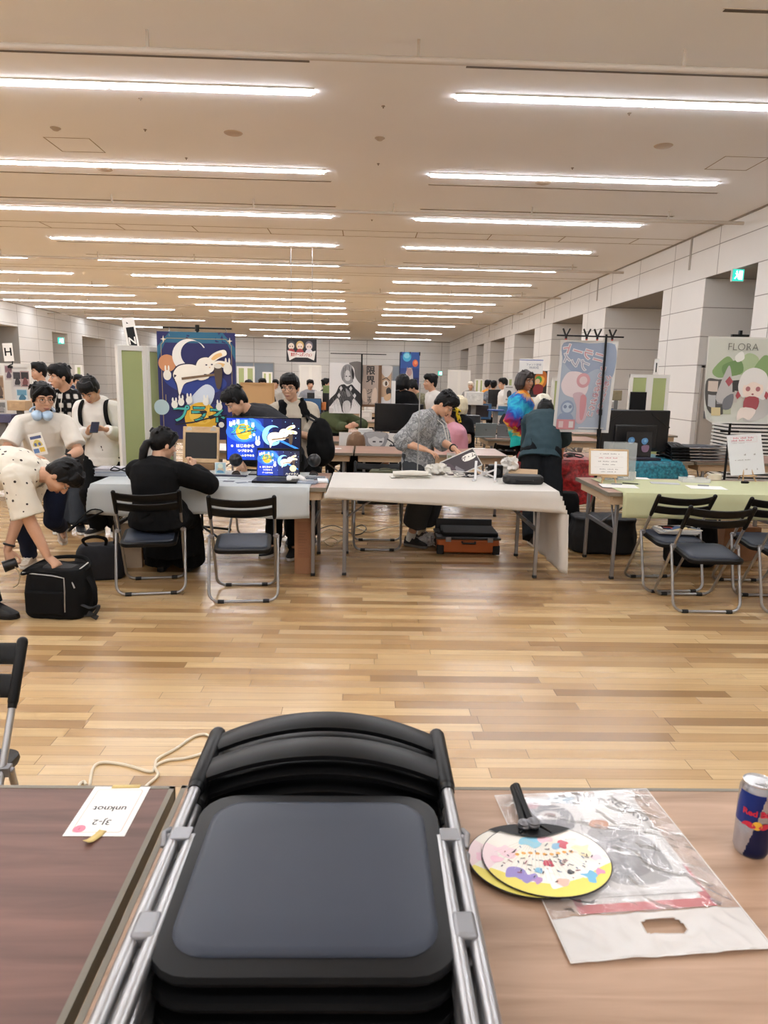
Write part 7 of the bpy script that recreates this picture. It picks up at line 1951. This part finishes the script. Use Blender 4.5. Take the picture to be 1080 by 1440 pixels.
# transparent plastic carrier bag with prints inside
B0, B1, B2, B3 = V((.285, 1.352, 0)), V((.618, 1.381, 0)), V((.648, .945, 0)), V((.322, .916, 0))
def bq(u, v):
    return (B0 * (1 - u) + B1 * u) * (1 - v) + (B3 * (1 - u) + B2 * u) * v
t = thing('plastic_bag', 'clear flat plastic carrier bag with cut-out handle on the light table', 'bag', (0, 0, HT))
FILM = NT('clear_wrinkled_film')
nz = FILM.noise(FILM.obj(), 9, 5, Distortion=1.2)
FILM.bump(nz, .6, .02)
_o = FILM.t.nodes['Material Output']; _tr, _df, _gl, _m1, _m2 = FILM.n('BsdfTransparent'), FILM.n('BsdfDiffuse'), FILM.n('BsdfGlossy'), FILM.n('MixShader'), FILM.n('MixShader')
_df.inputs[0].default_value = (.9, .9, .9, 1); _gl.inputs['Roughness'].default_value = .12; _m1.inputs[0].default_value = .17; _lw = FILM.n('LayerWeight'); _lw.inputs[0].default_value = .10
for _a, _b in ((_tr.outputs[0], _m1.inputs[1]), (_df.outputs[0], _m1.inputs[2]), (_m1.outputs[0], _m2.inputs[1]), (_gl.outputs[0], _m2.inputs[2]), (FILM.math('ADD', FILM.math('MULTIPLY', _lw.outputs['Fresnel'], .6), .09), _m2.inputs[0]), (_m2.outputs[0], _o.inputs[0])): FILM.t.links.new(_a, _b)
for _k in (_df, _gl): FILM.t.links.new([k for k in FILM.t.nodes if k.type == 'BUMP'][0].outputs[0], _k.inputs['Normal'])
HANDLEF = C('#e4e2de', .25, alpha=.62)
def wrk(u, v, amp=1):
    p = bq(u, v)
    q = 1 - max(abs(u - .5), abs(v - .45)) * 1.9
    amp = amp * max(0, min(1, min(u, 1 - u) * 9, v * 9 + .0)) if v < .8 else amp * min(1, min(u, 1 - u) * 9)
    z = .0045 + amp * max(0, q) * .010 * (.55 + noise.noise(V((p.x * 14, p.y * 9, 3)))) + amp * .0028 * noise.noise(V((p.x * 34 + p.y * 20, p.y * 30, 1))) + amp * .004 * max(0, 1 - 3.5 * abs(noise.noise(V((p.x * 12 - p.y * 15, p.y * 7 + p.x * 6, 7)))))  + amp * .003 * max(0, 1 - 4 * abs(noise.noise(V((p.x * 17 + p.y * 9, p.y * 13 - p.x * 6, 2)))))
    return V((p.x, p.y, max(z, .0028)))
VH = .80
G().grid(lambda u, v: wrk(u, v * VH), 110, 110).build('film', FILM.m, t, smooth=80)
# lower white strip with the punched handle hole
g = G(); nu, nv = 90, 30
g.grid(lambda u, v: wrk(u, VH + (1 - VH) * v, .6), nu, nv)
g.f = [f for f in g.f if True]
def _hole(f):
    um = sum(i % (nu + 1) for i in f) / 4 / nu; vm = VH + (1 - VH) * sum(i // (nu + 1) for i in f) / 4 / nv
    return abs((um - .535) / .105) ** 4 + abs((vm - .875) / .034) ** 4 < 1
g.f = [f for f in g.f if not _hole(f)]; g.m = [0] * len(g.f)
g.build('handle_strip', HANDLEF, t, smooth=80, solid=.0006)
for e in ((0, 0, 1, 0), (0, 0, 0, 1), (1, 0, 1, 1), (0, 1, 1, 1)):
    G().tube([wrk(e[0] + (e[2] - e[0]) * k / 24, e[1] + (e[3] - e[1]) * k / 24, .5) for k in range(25)], .0009, 6).build('sealed_edge', C('#f2f1ee', .2, alpha=.7), t)


def sheet_in(name, label, u0, v0, u1, v1, z, base, deco):
    """A printed sheet inside the bag; deco draws on it (its top is the far edge)."""
    c = (bq(u0, v0) + bq(u1, v0) + bq(u1, v1) + bq(u0, v1)) / 4
    wd = (bq(u1, v0) - bq(u0, v0)).length; hh = (bq(u0, v0) - bq(u0, v1)).length
    rz = math.atan2((B1 - B0).y, (B1 - B0).x)
    a = Art(wd, hh, base, th=.0006); a.eps = .00003; deco(a)
    o = a.done(name, None, None); q = Mx.Rotation(rz, 3, 'Z')
    o.rotation_euler = (R(-90), 0, rz); o.location = V((c.x, c.y, HT + z)) - q @ V((0, hh / 2, 0))
    tag(o, label, 'print'); return o


GR, DG, RED = C('#a9a7a6', .5), C('#55555a', .5), C('#b5303a', .5)
def deco1(a):
    a.rect(.0, .0, 1, .06, RED).rect(.93, .05, 1, .32, RED).rect(0, .05, .06, .18, C('#8a1f2a', .5))
    a.rect(.1, .12, .9, .95, C('#dedcd8', .5))
def deco2(a):
    a.rect(.03, .03, .97, .97, C('#d2d1cf', .5))
    a.p(blob([(.45, .1), (.85, .12), (.92, .4), (.8, .6), (.5, .62), (.38, .35)]), C('#9a9a9c', .5))
    a.p(blob([(.5, .15), (.75, .2), (.78, .45), (.6, .5), (.47, .33)]), C('#7c7c80', .5))
    a.p(blob([(.05, .7), (.35, .62), (.42, .8), (.3, .9), (.08, .88)]), C('#6f6f76', .5)).p(circ(.24, .78, .09, .05), C('#c9c8c6', .5)).p(circ(.24, .78, .05, .025), C('#8d6d66', .5))
    a.p(blob([(.03, .9), (.16, .86), (.22, .95), (.08, .98)]), C('#b98a92', .5)).p(blob([(.3, .93), (.5, .9), (.52, .97), (.34, .98)]), C('#86a5b5', .5))
    a.rect(.5, .72, .82, .95, C('#e4e3e0', .5))
    rnd = random.Random(4)
    for i in range(30):
        x, y = rnd.uniform(.05, .9), rnd.uniform(.05, .9); q = rnd.uniform(0, 3.1); L = rnd.uniform(.04, .14)
        a.line([(x, y), (x + L * math.cos(q), y + L * math.sin(q))], .008, C(rnd.choice(['#4a4a50', '#77777c', '#efeeec', '#b7b6b4']), .5))
    a.text('RETRO', .9, .8, .03, DG, .01, rot=-62)
    a.rect(.2, .35, .42, .5, C('#e9e7e2', .5)).p(blob([(.5, .64), (.62, .6), (.66, .68), (.55, .7)]), C('#c07f55', .5))
sheet_in('poster_print', 'red-framed print at the bottom inside the plastic bag', .16, .03, .88, .775, .0014, C('#c8c6c3', .5), deco1)
sheet_in('poster_print', 'grey illustrated print lying on top inside the plastic bag', .10, .02, .86, .70, .0030, C('#bdbcba', .5), deco2)

# energy drink can
cc = V((.738, 1.182, HT)); rc, hc = .031, .148
t = thing('drink_can', 'blue and silver energy drink can at the right edge of the table', 'can', cc, R(14))
BLUE, SILV = C('#1c2f7a', .28, metal=.55), C('#b9bcc6', .25, metal=.85)
NAVY = C('#141c46', .28, metal=.5)
g = G(); n = 96; zs = [0, .004, .012] + [.018 + .0055 * k for k in range(20)] + [.131, .138, .143]
rs = [.024, .028] + [rc] * 21 + [.0305, .0275, .0262]
rings = [[V((r_ * math.cos(2 * PI * i / n), r_ * math.sin(2 * PI * i / n), z)) for i in range(n)] for z, r_ in zip(zs, rs)]
vs = [q for r_ in rings for q in r_]; g.add(vs, [], 0)
for j in range(len(zs) - 1):
    for i in range(n):
        zz = (zs[j] + zs[j + 1]) / 2; a0 = (i + .5) / n * 360 - (zz - .07) * 420
        up_ = zz > .066
        left = int(((a0 + 40) % 360) // 90) % 2 == 0
        m = (1 if left else 0) if up_ else (0 if left else 2)
        if zz < .008 or zz > .128: m = 0
        if .008 < zz < .014: m = 0
        g.f.append((j * n + i, j * n + (i + 1) % n, (j + 1) * n + (i + 1) % n, (j + 1) * n + i)); g.m.append({0: 0, 1: 1, 2: 2}[m])
g.build('can_body', [SILV, BLUE, NAVY], t)
G().lathe([(.0262, .1425), (.0268, .1455), (.0255, .1465), (.0243, .1435), (.001, .1435)], n=36).build('can_lid', C('#d5d6d8', .25, metal=.9), t)
G().prism([(x * .011, y * .0075) for x, y in circ(0, 0, 1)], .0012, (0, -.004, .144)).tube([(0, -.012, .145), (.004, -.016, .1455), (0, -.019, .146), (-.004, -.016, .1455), (0, -.012, .145)], .0012, 6).build('pull_tab', CHROME, t)
def wrap(g, th0):
    for i, q in enumerate(g.v):
        a_ = th0 + q.x / rc; rr_ = rc + .0006 - q.y * .4
        g.v[i] = V((rr_ * math.cos(a_), rr_ * math.sin(a_), q.z))
a = Art(.07, .05, SILV, th=.0); a.v, a.f, a.m, a.mats = [], [], [], [C('#c3203a', .35)]
SUN = C('#e5b13a', .35)
a.p(circ(.5, .2, .12, .17), SUN)
for sx in (-1, 1):
    a.p(blob([(.5 + sx * .03, .14), (.5 + sx * .16, .3), (.5 + sx * .3, .26), (.5 + sx * .38, .1), (.5 + sx * .28, .12), (.5 + sx * .14, .06)], 3), a.mats[0])
a.text('Red Bull', .5, .66, .0158, a.mats[0], .035)
bm = bmesh.new(); 
wrap(a, R(236)); a.v = [q + V((0, 0, .062)) for q in a.v]
a.build('logo', a.mats, t)

# loose white cable on the floor beyond the brown table
pts = [(126, 1106), (131, 1080), (146, 1072), (178, 1076), (210, 1085), (217, 1080), (222, 1067), (247, 1053), (272, 1036), (290, 1033), (299, 1043), (292, 1056), (262, 1066), (236, 1069), (218, 1078), (222, 1090), (205, 1106), (196, 1120)]
tag(G().tube(spl([atZ(x, y, .006) for x, y in pts], 6), .0062, 8).build('cable', C('#d8cdb6', .5)), 'cream white cable looped on the wooden floor beyond the brown table', 'cable')
tag(G().tube(spl([atZ(x, y, .006) for x, y in ((110, 1112), (112, 1103), (118, 1099), (121, 1104))], 5), .0062, 8).build('cable', C('#d8cdb6', .5)), 'short cream cable end peeking over the edge of the brown table', 'cable')
# chair at the left edge behind the brown table
chair(-1.262, 2.02, R(180 + 4), 'folding chair cut off by the left picture edge behind the brown table')
